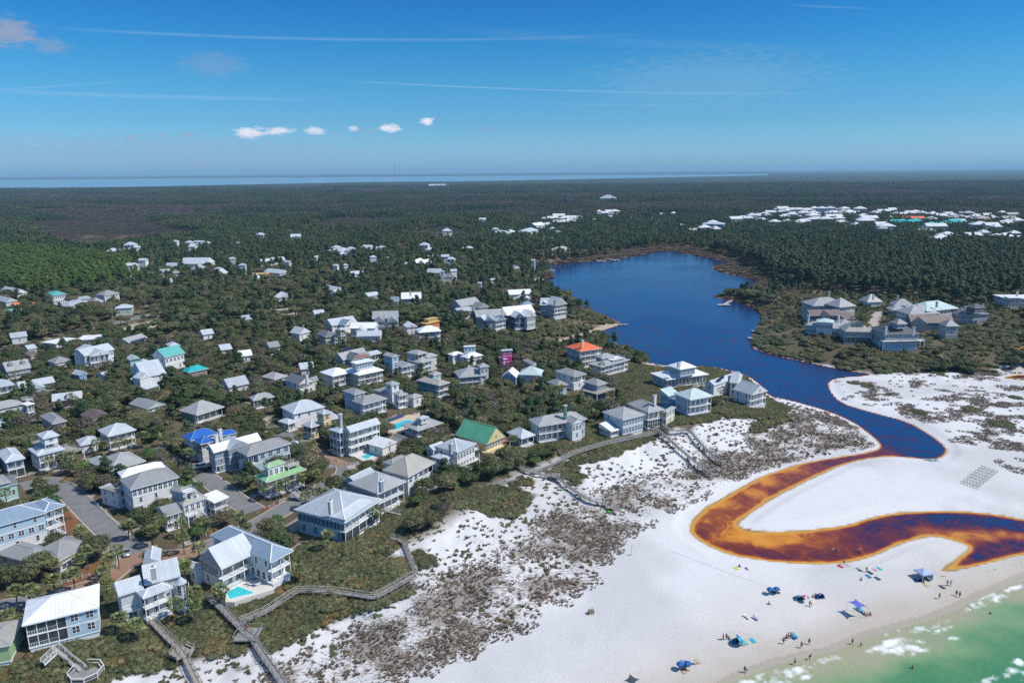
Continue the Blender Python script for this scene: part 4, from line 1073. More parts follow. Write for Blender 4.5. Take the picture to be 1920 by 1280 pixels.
H('cottage', 'grey cottage with folded hip roofs among live oaks', 'beige', 'lgray', [((461,745,477,750,520,744), 4.5, 'hip', .55, 'w', 'P')], group=TOWNG, caps=True)
H('beach_house', 'house with vivid blue metal hip roofs and two white chimneys', 'lgray', 'bluem',
  [((340,818,358,826,410,812), 8.0, 'hip', .55, 'wPw', 'www', {'pd': 1.8}), ((362,826,376,834,404,826), 7.6, 'hip', .5, 'bbP', 'bbP', {'pd': 1.6}), ((404,812,412,818,446,812), 7.4, 'hip', .5, 'www', 'www')], chim=[(412,804,12.2,4.0), (405,815,12.0,4.2)], group=TOWNG, caps=True)
H('beach_house', 'blue-grey house with a broad bright white gable roof and cross gable', 'bgray', 'white', [((385,841,401,849,492,825), 8.0, 'gu', .62, 'PWW', 'www', {'pd': 1.2}), ((428,844,468,832,7), 8.1, 'gv', .6, 'bbb', 'bbb', {'r': 'lsilver', 'ov': .2})], group=TOWNG)
H('beach_house', 'powder blue two-storey house with grey hip roof and white trimmed corner porches', 'pblue', 'gray', [((439,844,464,855,548.5,831), 7.6, 'hip', .46, 'wP', 'wP', {'C': 'PP', 'pd': 2.0, 'pp': (0, .24), 'bay': 2.0})], group=NEARG, caps=True)
H('beach_house', 'white house with pale green metal roofs, green cupola and front steps', 'white', 'pgreen',
  [((475,893,499,904.5,576,880), 6.0, 'hip', .36, 'wW', 'PP', {'pd': 2.2, 'front': 2, 'ov': .7}), ((494,874,501.6,878.5,534,867), 9.9, 'hip', .62, 'T', 'T', {'base': 6.6, 'raise': 0}), ((532,872,540,877,560,869), 8.1, '', 0, '', '', {'deck': 1, 'base': 6.6})],
  extra=[('stairs', 571, 938, .1, 549, 922, 2.6, 2.4)], **kw)
H('beach_house', 'tall grey-green four-gallery house with swept white roof and high chimney', 'pgreen', 'lsilver',
  [((644,806,656,812,712,794), 9.6, 'gu', .72, 'www', 'PPP', {'ov': .4, 'pd': 2.0, 'bay': 3.2}), ((617,805,636,813,650,807), 9.3, 'hip', .4, 'PPP', 'PPP', {'pd': 1.6, 'ov': .4, 'bay': 2.0})], chim=[(638,775,15.5,8.0,'gray')], group=NEARG)
H('garage', 'small white gabled garage beside the pool of the tall gallery house', 'white', 'white', [((694,833,717,842,741,829), 3.6, 'gv', .6, 'w', 'w', {'ov': .3})], group=NEARG)
H('beach_house', 'white house with sage hip roof next to the yellow tower house', 'white', 'lsilver', [((527,764,550,777,609,763), 6.4, 'hip', .5, 'ww', 'bw'), ((524,790,540,797,556,790), 3.6, 'hip', .4, 'P', 'P', {'ov': .3, 'pd': .9})], group=TOWNG, caps=True)
H('beach_house', 'butter yellow house with a square lookout tower and a pyramid roofed pavilion', 'yellow', 'silver', [((591,773,606,777.5,623,773), 9.7, 'hip', .5, 'bbW', 'bwW', {'front': 2}), ((565.6,797,583,803,604,795), 5.2, 'hip', .55, 'pS', 'wS', {'pd': 1.0}), ((608,790,640,783,8), 5.6, 'hip', .4, 'ww', 'ww')], group=TOWNG, caps=True)
H('beach_house', 'stepped pale blue house with grey hip roofs and open upper porch', 'lgray', 'gray', [((660,752,680,760,725,747), 6.2, 'hip', .5, 'ww', 'PP', {'w': 'pblue'}), ((643,733,664,741,686,735), 8.6, 'hip', .42, 'www', 'bbW', {'w': 'pblue'})], group=TOWNG, caps=True)
H('beach_house', 'white house with a small square cupola tower and low grey wings', 'white', 'lgray', [((702,731,724,741,752,732), 4.4, 'hip', .3, 'w', 'w', {'r': 'gray'}), ((721,719,734,723,749.5,719), 9.0, 'hip', .45, 'bbW', 'bbW'), ((736,738,748,743,766,739), 6.2, 'hip', .45, 'ww', 'PP', {'pd': 1.2}), ((764,744,775,748,790,742), 4.4, 'hip', .45, 'w', 'w')], group=TOWNG, caps=True)
H('pool_pavilion', 'open grey roofed pavilion with a raised roof vent beside the curved swimming pool', 'lgray', 'lgray', [((757,797,782,810,826,793), 3.4, 'hip', .42, 'P', 'P', {'ov': .9, 'bay': 4}), ((782,784,790,788,802,782), 7.0, 'hip', .35, 'w', 'w', {'base': 5.2, 'raise': 0, 'r': 'silver'})], cat='pavilion', group=NEARG, caps=True)
H('beach_house', 'broad grey roofed house with orange furniture along its upper gallery', 'bgray', 'lgray', [((648.6,907,708,925.5,766.5,902), 7.4, 'hip', .50, 'wT', 'PP', {'pd': 2.6, 'ov': .6, 'bay': 3.0}), ((645,900,668,908,706,888), 6.8, 'gu', .5, 'ww', 'bb', {'r': 'silver'})], chim=[(714,900,13.0,3.6,'bgray')], **kw)
H('beach_house', 'white house with tall tan pyramid roof rising over a skirt roof', 'white', 'tan', [((716.5,882,765,895.5,817,867), 7.5, 'hip', .72, 'ww', 'PP', {'pd': 2.2, 'ov': .7, 'pp': (.42, 1), 'bay': 2.6}), ((720,867,736,874,768,858), 7.2, 'hip', .45, 'ww', 'bb', {'r': 'gray'})], **kw)
H('beach_house', 'pale blue house with seamed silver-green metal roof, chimney and dark shutters', 'pblue', 'lsilver', [((567,953,648,983.5,702,941), 7.0, 'hip', .48, 'wT', 'SP', {'sh': 1, 'ov': .7, 'pd': 2.0, 'bay': 3.0, 'w': 'pblue', 'r': 'silver', 'front': 6}), ((628,966,648,974,690,942), 7.9, 'hip', .52, 'bb', 'bb', {'base': 6.9, 'raise': 0, 'ov': .3})], chim=[(619,938,12.6,4.0)], **kw)
H('beach_house', 'white many-decked house with silver hip roof and outdoor stair below the green-roofed house', 'white', 'silver', [((812,838,857,850.5,896,833), 7.2, 'hip', .45, 'ww', 'TT', {'ov': .5}), ((800,840,812,846,834,836), 6.4, 'gu', .55, 'ww', 'bb', {'r': 'lsilver'}), ((808,857,832,866,848,858), 5.0, 'hip', .3, 'ww', 'ww', {'r': 'lsilver'}), ((856,859,898,841,2.4), 4.3, '', 0, '', '', {'deck': 1, 'dm': trim_m, 'rails': 'ABC'}), ((846,884,900,861,4.0), 1.6, '', 0, '', '', {'deck': 1, 'dm': trim_m, 'rails': 'ABC'})],
  chim=[(845,830,11.6,4.0,'gray')], extra=[('stairs', 838, 873, 1.6, 850, 858, 4.3, 1.4)], **kw)
H('beach_house', 'yellow house with one huge bright green gable roof and arched porch', 'yellow', 'green', [((851,816,912,833.5,950,817), 6.3, 'gv', .92, 'wb', 'bT', {'ov': .6, 'front': 2}), ((911,854,957,833,3.6), 3.4, 'none', 0, 'P', 'P', {'ov': .1, 'pd': 1.6, 'bay': 3.4}), ((911,843,957,824,3.6), 3.75, '', 0, '', '', {'deck': 1, 'dm': red_m, 'rails': 'ABC'})], **kw)
H('beach_house', 'long two-storey house with full-length veranda, tall green chimney and pyramid roofed annexe', 'green', 'lgray', [((989,788,1011,800.5,1103,790), 7.0, 'hip', .48, 'ww', 'PP', {'pp': (0, .66), 'pd': 2.2, 'ov': .6, 'bay': 2.4, 'w': 'pgreen'}), ((1073,797,1093,794,5), 7.1, 'gv', .6, 'bb', 'wT', {'w': 'white', 'ov': .3}), ((947,812,978,823,1007,817), 3.8, 'hip', .62, 'w', 'P', {'r': 'lsilver', 'ov': .5})], chim=[(1060,759,13.6,5.5,'green')], **kw)
H('beach_house', 'sky blue house with cream hip roof and two bands of tall teal windows', 'pblue', 'lgray', [((1129,773,1168,789,1209,782), 6.6, 'hip', .46, 'ww', 'TT', {'ov': .6}), ((1120,803,1146,811,1164,806), 2.6, 'shed', .2, 'P', 'P', {'r': 'white', 'ov': .2, 'pd': .8})], **kw)
H('beach_house', 'cream house with white lattice ground floor, upper veranda and stubby chimney', 'cream', 'lgray', [((1168,754,1216,774,1254,767), 7.2, 'hip', .55, 'ww', 'LP', {'ov': .6, 'pd': 2.0, 'bay': 2.4}), ((1240,770,1250,773,1268,761), 6.2, 'hip', .35, 'wW', 'wW')], chim=[(1228,740,13.4,4.2)], **kw)
H('beach_house', 'bright blue house with white metal roof and four-bay white galleries', 'blue', 'mint', [((1262,739,1294,751,1339,746), 7.2, 'hip', .52, 'ww', 'PP', {'ov': .6, 'pd': 2.0, 'bay': 2.6, 'w': 'pblue'}), ((1243,740,1254,747,1268,738), 6.0, 'shed', .4, 'bb', 'bb')], **kw)
H('beach_house', 'long white gabled house stepping down to the creek with a solar panel on its roof', 'white', 'silver', [((1376,728,1409,740,1437,741), 6.4, 'gv', .62, 'ww', 'PP', {'ov': .4, 'pd': 1.6}), ((1333,716,1342,724,1380,714), 6.4, 'gu', .6, 'ww', 'bb', {'r': 'lsilver', 'ov': .3}), ((1364,720,1380,724,1394,720), 6.2, 'gv', .6, 'ww', 'bb', {'r': 'lsilver'})],
  extra=[('solar', (1342,713,8.2), (1356,702,10.2), (1358,708,8.6), (1345,716,7.4))], **kw)
kw = dict(group=LAKEG, caps=False, detail=2)
H('lake_house', 'wide white roofed lake house with a windowed upper storey and white chimney', 'lgray', 'white', [((1229,704.5,1248,715,1318,708), 4.6, 'hip', .34, 'w', 'P', {'ov': 1.0}), ((1255,688,1275,695,1302,690), 9.4, 'hip', .5, 'T', 'T', {'base': 6.0, 'raise': 0, 'w': 'pblue'})], chim=[(1272.5,679,13.2,2.6)], **kw)
H('lake_house', 'tall grey house with bright orange hip roof at the lake edge', 'bgray', 'orange', [((1063,650,1087.5,660,1127,653), 9.4, 'hip', .45, 'www', 'PPP', {'w': 'gray', 'pd': 2.0})], chim=[(1092,637,15.0,3.4,'cream')], **kw)
H('lake_house', 'low white lake house with flat railed roof deck next to the orange roof', 'white', 'lgray', [((1105,682,1128,690,1177,675), 5.6, 'hip', .18, 'ww', 'PP', {'ov': .8}), ((1117,668,1128,673,1152,668), 7.8, 'hip', .5, 'T', 'T', {'base': 5.4, 'raise': 0, 'w': 'pblue'}), ((1140,672,1150,677,1167,671), 7.0, '', 0, '', '', {'deck': 1, 'base': 5.8, 'dm': trim_m})], **kw)
H('lake_house', 'pale house with grey roofs, balcony wing and separate pyramid roofed block', 'pblue', 'gray', [((1040,696,1076,707,1100,701), 7.0, 'hip', .42, 'ww', 'wP', {'w': 'white'}), ((1020,716,1046,723,1071,721), 4.8, 'hip', .6, 'w', 'w', {'w': 'pblue'}), ((1094.5,716,1120,724,1137.5,718), 7.4, 'hip', .55, 'ww', 'SW', {'w': 'bgray'}), ((1098,731,1120,742,1144,729), 4.8, '', 0, '', '', {'deck': 1, 'rails': 'AB'})], **kw)
H('cottage', 'cottage with a broad mint green hip roof facing the thicket', 'pblue', 'mint', [((970,703,1012,704,1021,694), 5.0, 'hip', .62, 'w', 'w')], **kw)
H('cottage', 'small blue gabled cottage with white roof next to the mint roof', 'blue', 'white', [((941,707,969,709,974,700), 4.2, 'gu', .8, 'w', 'w')], **kw)
H('cottage', 'grey hip roofed cottage behind the mint roof', 'lgray', 'lgray', [((978,675,1000,686,1013,685), 4.4, 'hip', .55, 'w', 'w')], **kw)
H('tower_house', 'hot pink narrow tower house with white curved roof', 'pink', 'lsilver', [((938,656,941,658,962,656.5), 9.4, 'hip', .25, 'wwW', 'bbW', {'front': 2}), ((935,670,944,674,958,672), 4.8, 'hip', .5, 'w', 'w', {'r': 'white', 'w': 'white'})], **kw)
H('tower_house', 'white house with a square pale tower and white hip roofs', 'white', 'white', [((868,649,870,650,893,649), 9.8, 'hip', .25, 'bbW', 'bbT', {'w': 'pblue'}), ((866,668,876,673,903,666), 5.6, 'hip', .5, 'ww', 'ww'), ((841,664,848,668,867,663), 5.0, 'hip', .45, 'w', 'w')], **kw)
H('cottage', 'grey shingle roofed house with twin hips, deck and side tower', 'gray', 'lgray', [((849.5,696,861,708,914,704), 6.0, 'hip', .5, 'ww', 'PP', {'w': 'bgray'}), ((893,685,900,689,918,687), 10.2, 'hip', .6, 'bwT', 'bwT', {'w': 'lgray'})], **kw)
H('cottage', 'deep teal house with cream roof, white porch and teal cupola', 'teal', 'tan', [((781.5,713,823,724,843,717), 6.2, 'hip', .45, 'ww', 'PP', {'ov': .6}), ((803,701,813,704,828,700), 9.2, 'hip', .5, 'W', 'W', {'base': 6.8, 'raise': 0, 'w': 'aqua'})], **kw)
H('cottage', 'pale blue house with a tall gabled side block and lower porch gable', 'pblue', 'lgray', [((717,666,735,670,750,667), 9.0, 'gv', .5, 'bww', 'bwW'), ((738.6,685,753,689,779,684), 6.2, 'gv', .45, 'PP', 'PP', {'ov': .4, 'pd': 1.4})], **kw)
H('cottage', 'large pale house with stacked hip roofs and wide lower veranda', 'lgray', 'lgray', [((762,676,789,681,816,674), 6.2, 'hip', .4, 'ww', 'PP'), ((763,661,784,666,800,661), 9.8, 'hip', .42, 'bbW', 'bbS', {'w': 'pblue'}), ((790,668,800,672,818,666), 7.6, 'hip', .5, 'bb', 'bb')], **kw)
H('beach_house', 'beige two-storey house with bright white hip roof and double porches', 'beige', 'white', [((601,698,623,707,659,698), 8.2, 'hip', .42, 'www', 'PPP', {'ov': .6, 'pd': 1.8})], **kw)
H('beach_house', 'large white roofed house crowned by a windowed cupola with a pink railed deck', 'beige', 'white', [((646,694,671,705,718,694), 8.2, 'hip', .42, 'www', 'PPP', {'ov': .6, 'pd': 1.8}), ((657,679,667,683,701,676), 13.2, 'flat', .2, 'T', 'T', {'base': 10.2, 'raise': 0, 'w': 'pblue'}), ((664,668,671,671,692,666), 13.6, '', 0, '', '', {'deck': 1, 'base': 13.3, 'dm': red_m})], **kw)
H('cottage', 'cream gabled house with dark solar roof slope and tall chimney', 'cream', 'slate', [((536,713,559,722,586,714), 6.0, 'gv', .62, 'ww', 'WP', {'ov': .4, 'w': 'white'}), ((574,713,584,717,598,711), 5.0, 'gu', .5, 'w', 'w', {'r': 'gray'})], chim=[(575,703,11.5,4.5)], **kw)
H('bungalow', 'low grey bungalow roof under pines left of the solar-roofed cream house', 'lgray', 'lgray', [((491,706,514,713,538,705), 3.4, 'hip', .5, 'w', 'w')], **kw)
H('cottage', 'slate blue gabled house with a purple-tinted solar array', 'bgray', 'lgray', [((631,671,642,677,684,664), 6.2, 'gu', .75, 'ww', 'ww'), ((660,676,682,670,6), 6.2, 'gv', .75, 'bb', 'bb', {'r': 'slate', 'ov': .3}), ((684,669,716,662,8), 4.2, 'gu', .25, 'w', 'P', {'r': 'lsilver', 'w': 'lgray'})], extra=[('solar', (643,653,9.4), (654,651,9.4), (659,659,7.4), (648,662,7.4))], **kw)
H('tower_house', 'yellow galleried house with dark solar hip roof and a slender open tower', 'yellow', 'solar' if False else 'slate', [((591,626,610,632,636,628), 7.6, 'hip', .55, 'PPP', 'PPP', {'pd': 1.4}), ((631,617,638,619,649,617), 11.8, 'hip', .5, 'PPP', 'PPP', {'r': 'lsilver', 'pd': .7})], **kw)
H('cottage', 'white and blue gabled house with bright roofs behind the slender tower', 'white', 'lsilver', [((622,611,670,604,12), 5.4, 'gu', .55, 'ww', 'ww'), ((645,611,668,606,7), 5.4, 'gv', .6, 'bb', 'bb', {'r': 'steel'})], **kw)
H('cottage', 'sprawling white roofed house with several gables among oaks', 'white', 'white', [((655,616,703,616,11), 5.4, 'gu', .5, 'w', 'w'), ((668,631,714,630,9), 4.6, 'gu', .55, 'w', 'w', {'r': 'lsilver'}), ((664,622,684,622,7), 5.2, 'gv', .7, 'b', 'b', {'r': 'lsilver'})], **kw)
H('cottage', 'grey gabled house with pale roof and two shaded front gables', 'bgray', 'lgray', [((697,598,746,597,11), 6.2, 'gu', .75, 'ww', 'ww'), ((703,604,722,603,7), 6.0, 'gv', .8, 'bb', 'ww', {'r': 'gray'}), ((726,604,747,603,6), 5.6, 'gv', .8, 'bb', 'ww', {'r': 'silver'})], **kw)
H('cottage', 'house with white main roof and dark lower wings deep in the oaks', 'gray', 'white', [((752,561,790,560,11), 6.4, 'gu', .75, 'w', 'ww'), ((731,566,746,566,9), 5.0, 'gu', .7, 'w', 'w', {'r': 'steel'}), ((772,568,792,567,7), 5.0, 'gv', .7, 'w', 'w', {'r': 'slate'})], chim=[(769,545,13.5,4)], **kw)
H('cottage', 'white roofed house with porches just below the timber frame of a new house', 'white', 'white', [((785,624,828,621,11), 7.0, 'hip', .5, 'ww', 'PP', {'w': 'bgray'}), ((762,614,783,612,8), 5.4, 'gv', .6, 'ww', 'ww')], **kw)
H('house_frame', 'unfinished house of raw yellow plywood with orange sheathing', 'ply', 'ply', [((788,606,800,608,826,602), 7.6, 'flat', .1, 'bb', 'bb', {'w': 'osb', 'raise': .2}), ((795,598,803,600,821,596), 9.6, 'flat', .1, 'b', 'b', {'base': 7.8, 'raise': 0})], cat='house frame', group=LAKEG)
H('lake_house', 'weathered grey shingled house with large gables left of the blue-grey row', 'gray', 'lgray', [((864,575,902,568,12), 8.0, 'gu', .62, 'ww', 'ww'), ((898,578,917,575,9), 7.4, 'gv', .7, 'bb', 'ww', {'r': 'gray'}), ((860,586,886,582,9), 5.2, 'gu', .5, 'w', 'w', {'r': 'silver'})], chim=[(888,577,11.5,8,'stone')], **kw)
H('lake_house', 'long dark blue-grey house with three pale front gables and stone base', 'bgray', 'lgray', [((893,595,948,593,12), 7.4, 'gu', .6, 'ww', 'ww', {'w': 'dblue'}), ((893,600,908,601,7), 7.2, 'gv', .9, 'bb', 'ww', {'w': 'bgray', 'r': 'lsilver'}), ((910,601,926,602,7), 7.2, 'gv', .9, 'bb', 'ww', {'w': 'bgray', 'r': 'lsilver'}), ((930,604,950,602,7), 6.2, 'gv', .6, 'bb', 'PP', {'w': 'bgray', 'r': 'lsilver'})], chim=[(941,581,13,4)], **kw)
H('lake_house', 'navy house with bright white gable roofs and a glazed white bay', 'dblue', 'white', [((950,592,1004,592,13), 7.6, 'gu', .7, 'ww', 'ww'), ((965,601,984,602,9), 7.4, 'gv', .9, 'bb', 'ww'), ((988,604,1006,602,8), 7.6, 'gv', .9, 'bb', 'TT', {'w': 'lgray'})], **kw)
H('lake_house', 'slate blue waterside house with a row of steep white gables and stone tower porch', 'bgray', 'lsilver', [((1012,572,1048,578,12), 8.4, 'gu', .7, 'ww', 'ww'), ((1014,570,1026,572,8), 9.0, 'gv', .9, 'bb', 'ww', {'r': 'white'}), ((1040,579,1064,576,10), 9.0, 'gv', .8, 'wPP', 'PPP', {'r': 'lsilver', 'w': 'stone', 'pd': 1.2})], chim=[(1040,562,14.5,6,'stone')], **kw)
H('cottage', 'cluster of bright white roofs among pines near the lake', 'white', 'white', [((955,553,998,551,12), 4.6, 'gu', .5, 'w', 'w'), ((968,560,992,560,8), 4.4, 'gv', .5, 'w', 'w')], **kw)
H('cottage', 'small blue-roofed cottage beside the bright white cluster', 'lgray', 'steel', [((978,573,1002,572,8), 3.8, 'hip', .6, 'w', 'w')], **kw)
H('boathouse', 'dark timber boathouse standing over the water on posts', 'slate', 'gray', [((1002,527,1024,527,9), 4.4, 'hip', .45, 'P', 'P', {'w': 'slate', 'fw': 'slate', 'pd': 2.0})], cat='boathouse', group=LAKEG, detail=1)
kw = dict(group='villas on the far point', caps=False, detail=2)
H('villa', 'largest villa on the point with many tile roofs and a dark lower gallery', 'stone', 'tile', [((1524,576,1590,572,18), 9.0, 'hip', .5, 'bww', 'bww', {'r': 'lgray'}), ((1519,594,1580,591,12), 6.0, 'gu', .5, 'ww', 'LL', {'r': 'tile', 'w': 'stone'}), ((1540,592,1558,592,8), 6.4, 'gv', .8, 'bb', 'ww', {'r': 'tile'}), ((1574,576,1606,573,14), 10.0, 'hip', .7, 'bbP', 'bbP', {'r': 'lgray'}), ((1584,598,1604,596,8), 3.6, 'shed', .4, 'w', 'w')], chim=[(1555,546,17,4,'gray')], **kw)
H('villa', 'white villa with two tall white chimneys and mint upper roof', 'white', 'mint', [((1508,613,1582,618,14), 5.2, 'hip', .35, 'w', 'T', {'r': 'lgray', 'w': 'pblue'}), ((1530,605,1564,606,9), 8.8, 'hip', .4, 'bb', 'bT', {'r': 'mint'}), ((1578,607,1600,606,8), 5.8, 'hip', .5, 'w', 'w', {'r': 'lgray'})], chim=[(1516,590,11.5,9,'white'), (1573,591,11.5,9,'white')], **kw)
H('villa', 'cream roofed villa with a dark dormer over a columned ground floor', 'stone', 'tan', [((1584,623,1638,623,15), 7.2, 'hip', .72, 'ww', 'LW', {'dorm': ((0, 6.0),), 'r': 'tan', 'pd': 1.6}), ((1574,612,1590,612,8), 5.0, 'hip', .5, 'w', 'w')], **kw)
H('villa', 'dark roofed villa with white arcade and balustraded terrace nearest the creek', 'bgray', 'slate', [((1660,629,1726,629,18), 9.4, 'hip', .55, 'bwT', 'GTT', {'r': 'dgray', 'w': 'bgray', 'wb': 'pblue', 'bay': 3.4, 'pd': 1.6}), ((1674,624,1712,624,8), 9.7, 'gv', .5, 'bb', 'bb', {'base': 6, 'r': 'slate', 'raise': 0}), ((1682,611,1702,610,7), 15.0, 'hip', .7, 'b', 'W', {'base': 12.5, 'raise': 0, 'r': 'gray'}), ((1656,644,1734,642,4), 5.4, '', 0, '', '', {'deck': 1, 'dm': trim_m, 'rails': 'ABC'})], chim=[(1662,612,14.5,5,'white'), (1714,613,14,5,'white')], **kw)
H('villa', 'small villa with pale pyramid roof and chimney at the wood edge', 'white', 'lgray', [((1626,567,1656,566,12), 4.6, 'hip', .85, 'w', 'w')], chim=[(1638,552,11.5,4)], **kw)
H('villa', 'villa with long pale hip roof half behind palms at the wood edge', 'white', 'lgray', [((1676,573,1716,574,12), 4.6, 'hip', .7, 'w', 'w')], chim=[(1684,554,11.5,4)], **kw)
H('pavilion', 'small open garden pavilion with grey pyramid roof between the villas', 'lgray', 'lgray', [((1672,582,1704,582,10), 4.2, 'hip', .55, 'P', 'P')], cat='pavilion', **{k: v for k, v in kw.items()})
H('villa', 'white villa with silver roofs and a row of tall columns', 'white', 'lgray', [((1706,590,1764,588,16), 8.4, 'hip', .55, 'bWW', 'bWW'), ((1738,584,1798,578,18), 10.0, 'hip', .5, 'bWP', 'bWP', {'r': 'mint'}), ((1698,586,1730,586,10), 6.8, 'hip', .5, 'w', 'w', {'r': 'lgray'})], chim=[(1757,565,16,4,'gray'), (1720,570,13,4,'gray')], **kw)
H('villa', 'villa with swept dark shingle roof and a narrow pale stone tower', 'stone', 'tile', [((1708,605,1790,606,11), 5.0, 'gu', .75, 'w', 'T', {'w': 'slate'}), ((1708,606,1740,608,9), 5.2, 'gv', .7, 'b', 'b', {'r': 'tile'}), ((1774,612,1800,612,9), 8.6, 'hip', .8, 'bbw', 'bwT', {'w': 'stone', 'r': 'gray'})], **kw)
H('villa', 'dark stone villa with dark hip roof and big arched opening', 'taupe', 'dgray', [((1802,591,1855,589,16), 7.0, 'hip', .42, 'bw', 'DT', {'r': 'slate', 'w': 'taupe'}), ((1828,579,1848,578,8), 12.5, 'hip', .5, 'b', 'W', {'base': 9, 'raise': 0, 'r': 'dgray', 'w': 'slate'})], chim=[(1810,574,13,7,'taupe'), (1843,570,14,5,'taupe')], **kw)
H('villa', 'modern white villa with flat white roof at the frame edge', 'white', 'white', [((1887,560,1960,560,18), 7.4, 'flat', .1, 'wW', 'WW'), ((1893,559,1916,559,8), 9.0, 'flat', .1, 'b', 'T', {'base': 7.4, 'raise': 0})], chim=[(1908,547,11.5,4)], **kw)
kw = dict(group=TOWNG, caps=False, detail=1)
H('cottage', 'white cube house with teal green hip roof beyond the main road', 'white', 'teal', [((85,550,98,554,126,551), 7.4, 'hip', .4, 'ww', 'TT')], **kw)
H('cottage', 'house with several pale blue metal roofs beyond the main road', 'lgray', 'silver', [((112,572,124,577,150,571), 4.6, 'hip', .4, 'w', 'w'), ((130,566,140,569,154,565), 5.4, 'hip', .35, 'w', 'w')], **kw)
H('cottage', 'grey double-hipped house backed by the bright pine grove', 'lgray', 'gray', [((184,552,194,555,220,550), 7.8, 'hip', .5, 'ww', 'ww'), ((178,556,192,560,224,556), 4.6, 'hip', .4, 'w', 'w')], **kw)
H('cottage', 'flat grey roofed house in the gap between the pale blue roofs and grey hips', 'lgray', 'silver', [((147,562,172,559,9), 4.2, 'shed', .1, 'w', 'w')], **kw)
H('cottage', 'low silver gabled house in front of the grey double hips', 'lgray', 'silver', [((165,569,193,567,9), 4.0, 'gv', .5, 'w', 'w')], **kw)
H('cottage', 'orange tile roofed cottage behind the roadside pines', 'cream', 'orange', [((29,574,42,572,7), 4.2, 'gu', .5, 'w', 'w')], **kw)
H('cottage', 'second smaller orange tile roof to the right of the first one', 'cream', 'orange', [((56,572,69,571,6), 4.0, 'gu', .5, 'w', 'w')], **kw)
H('cottage', 'white gabled house at the frame edge below the bright pine grove', 'white', 'lsilver', [((0,545,30,551,9), 5.6, 'gu', .7, 'w', 'w')], **kw)
H('cottage', 'blue-grey roofed house at the frame edge under the white gabled one', 'lgray', 'silver', [((-14,562,10,567,9), 5.4, 'gu', .6, 'w', 'w')], **kw)
H('cottage', 'long low building with sea green roof at the frame edge', 'lgray', 'teal', [((0,586,38,583,8), 3.8, 'gu', .35, 'w', 'w')], **kw)
H('shop_building', 'long low building with bright white flat roof along the main road', 'lgray', 'white', [((104,645,146,635,12), 3.8, 'flat', .1, 'w', 'w'), ((142,638,182,636,14), 4.2, 'flat', .1, 'w', 'w')], cat='building', **kw)
H('cottage', 'low pale roofed cottage with a big dark solar array', 'lgray', 'lgray', [((241,643,277,633,9), 4.0, 'gu', .5, 'w', 'w')], extra=[('solar', (244,638,4.6), (271,631,4.6), (274,635,4.2), (247,643,4.2))], **kw)
H('cottage', 'pale green-white house screened by palms at the road bend', 'pgreen', 'lsilver', [((214,579,248,577,9), 5.6, 'hip', .5, 'w', 'w')], **kw)
H('cottage', 'light blue flat roofed cottage left of the big white gabled house', 'pblue', 'lsilver', [((52,655,70,652,8), 4.2, 'gu', .4, 'w', 'w')], **kw)
H('cottage', 'brown roofed cottage below the light blue flat roof', 'beige', 'brown', [((57,668,74,663,7), 3.8, 'gu', .5, 'w', 'w')], **kw)
H('cottage', 'white roofed cottage glimpsed through pines between two solar houses', 'white', 'lsilver', [((561,627,583,622,9), 4.6, 'gv', .7, 'w', 'w')], **kw)
H('cottage', 'white roofed house lying alone in the dense oaks, roof lit at one end', 'lgray', 'white', [((522,559,549,556,9), 5.6, 'gv', .6, 'ww', 'ww')], **kw)
H('cottage', 'small house with two grey-white roofs alone in the dense oaks', 'lgray', 'lsilver', [((603,541,630,546,9), 4.8, 'gu', .6, 'w', 'w'), ((618,550,631,550,8), 5.6, 'gv', .7, 'w', 'w')], **kw)
H('cottage', 'flat tan roofed structure with pale wall in the oaks below the lone white roof', 'beige', 'tan', [((520,583,558,579,7), 3.8, 'flat', .1, 'w', 'w')], **kw)
H('school_building', 'long school building with several large silver gabled roofs', 'white', 'lsilver', [((336,495,386,495,22), 7.0, 'gu', .5, 'w', 'w'), ((370,499,404,496,16), 4.6, 'gu', .35, 'w', 'w', {'r': 'silver'}), ((306,500,340,500,16), 4.6, 'gu', .4, 'w', 'w', {'r': 'silver'}), ((356,505,384,504,14), 5.4, 'gv', .5, 'w', 'w', {'r': 'silver'})], cat='building', **kw)
H('cottage', 'house with grey and white gables in front of the school', 'lgray', 'silver', [((296,511,318,510,10), 4.4, 'gu', .5, 'w', 'w'), ((320,513,338,512,10), 5.4, 'hip', .6, 'w', 'w', {'r': 'gray'})], **kw)
H('cottage', 'cottage with bright pyramid roof below the school', 'cream', 'lsilver', [((309,530,330,529,10), 4.6, 'hip', .7, 'w', 'w')], **kw)
H('cottage', 'cottage with rounded white gable right of the school', 'cream', 'lsilver', [((401,513,420,513,10), 4.6, 'gv', .7, 'w', 'w')], **kw)
H('house_frame', 'timber framed house under construction among trees, orange wood bare', 'osb', 'ply', [((469,515,503,514,12), 4.5, 'flat', .1, 'b', 'b')], cat='house frame', group=TOWNG, detail=0)
H('cottage', 'white gabled cottage below the bare orange timber frame', 'white', 'lsilver', [((467,522,482,522,9), 4.2, 'gv', .8, 'w', 'w')], **kw)
H('cottage', 'silver roofed house to the right of the bare orange timber frame', 'lgray', 'lsilver', [((494,510,524,513,12), 4.6, 'gu', .5, 'w', 'w')], **kw)
H('cottage', 'pair of white ridged roofs above the bare orange timber frame', 'white', 'lsilver', [((484,493,512,490,12), 4.8, 'gu', .5, 'w', 'w'), ((512,489,536,487,12), 4.8, 'gu', .5, 'w', 'w')], **kw)
H('cottage', 'white square house with flat front standing on a rise in the trees', 'white', 'white', [((573,482,594,482,12), 6.2, 'flat', .1, 'ww', 'ww')], **kw)
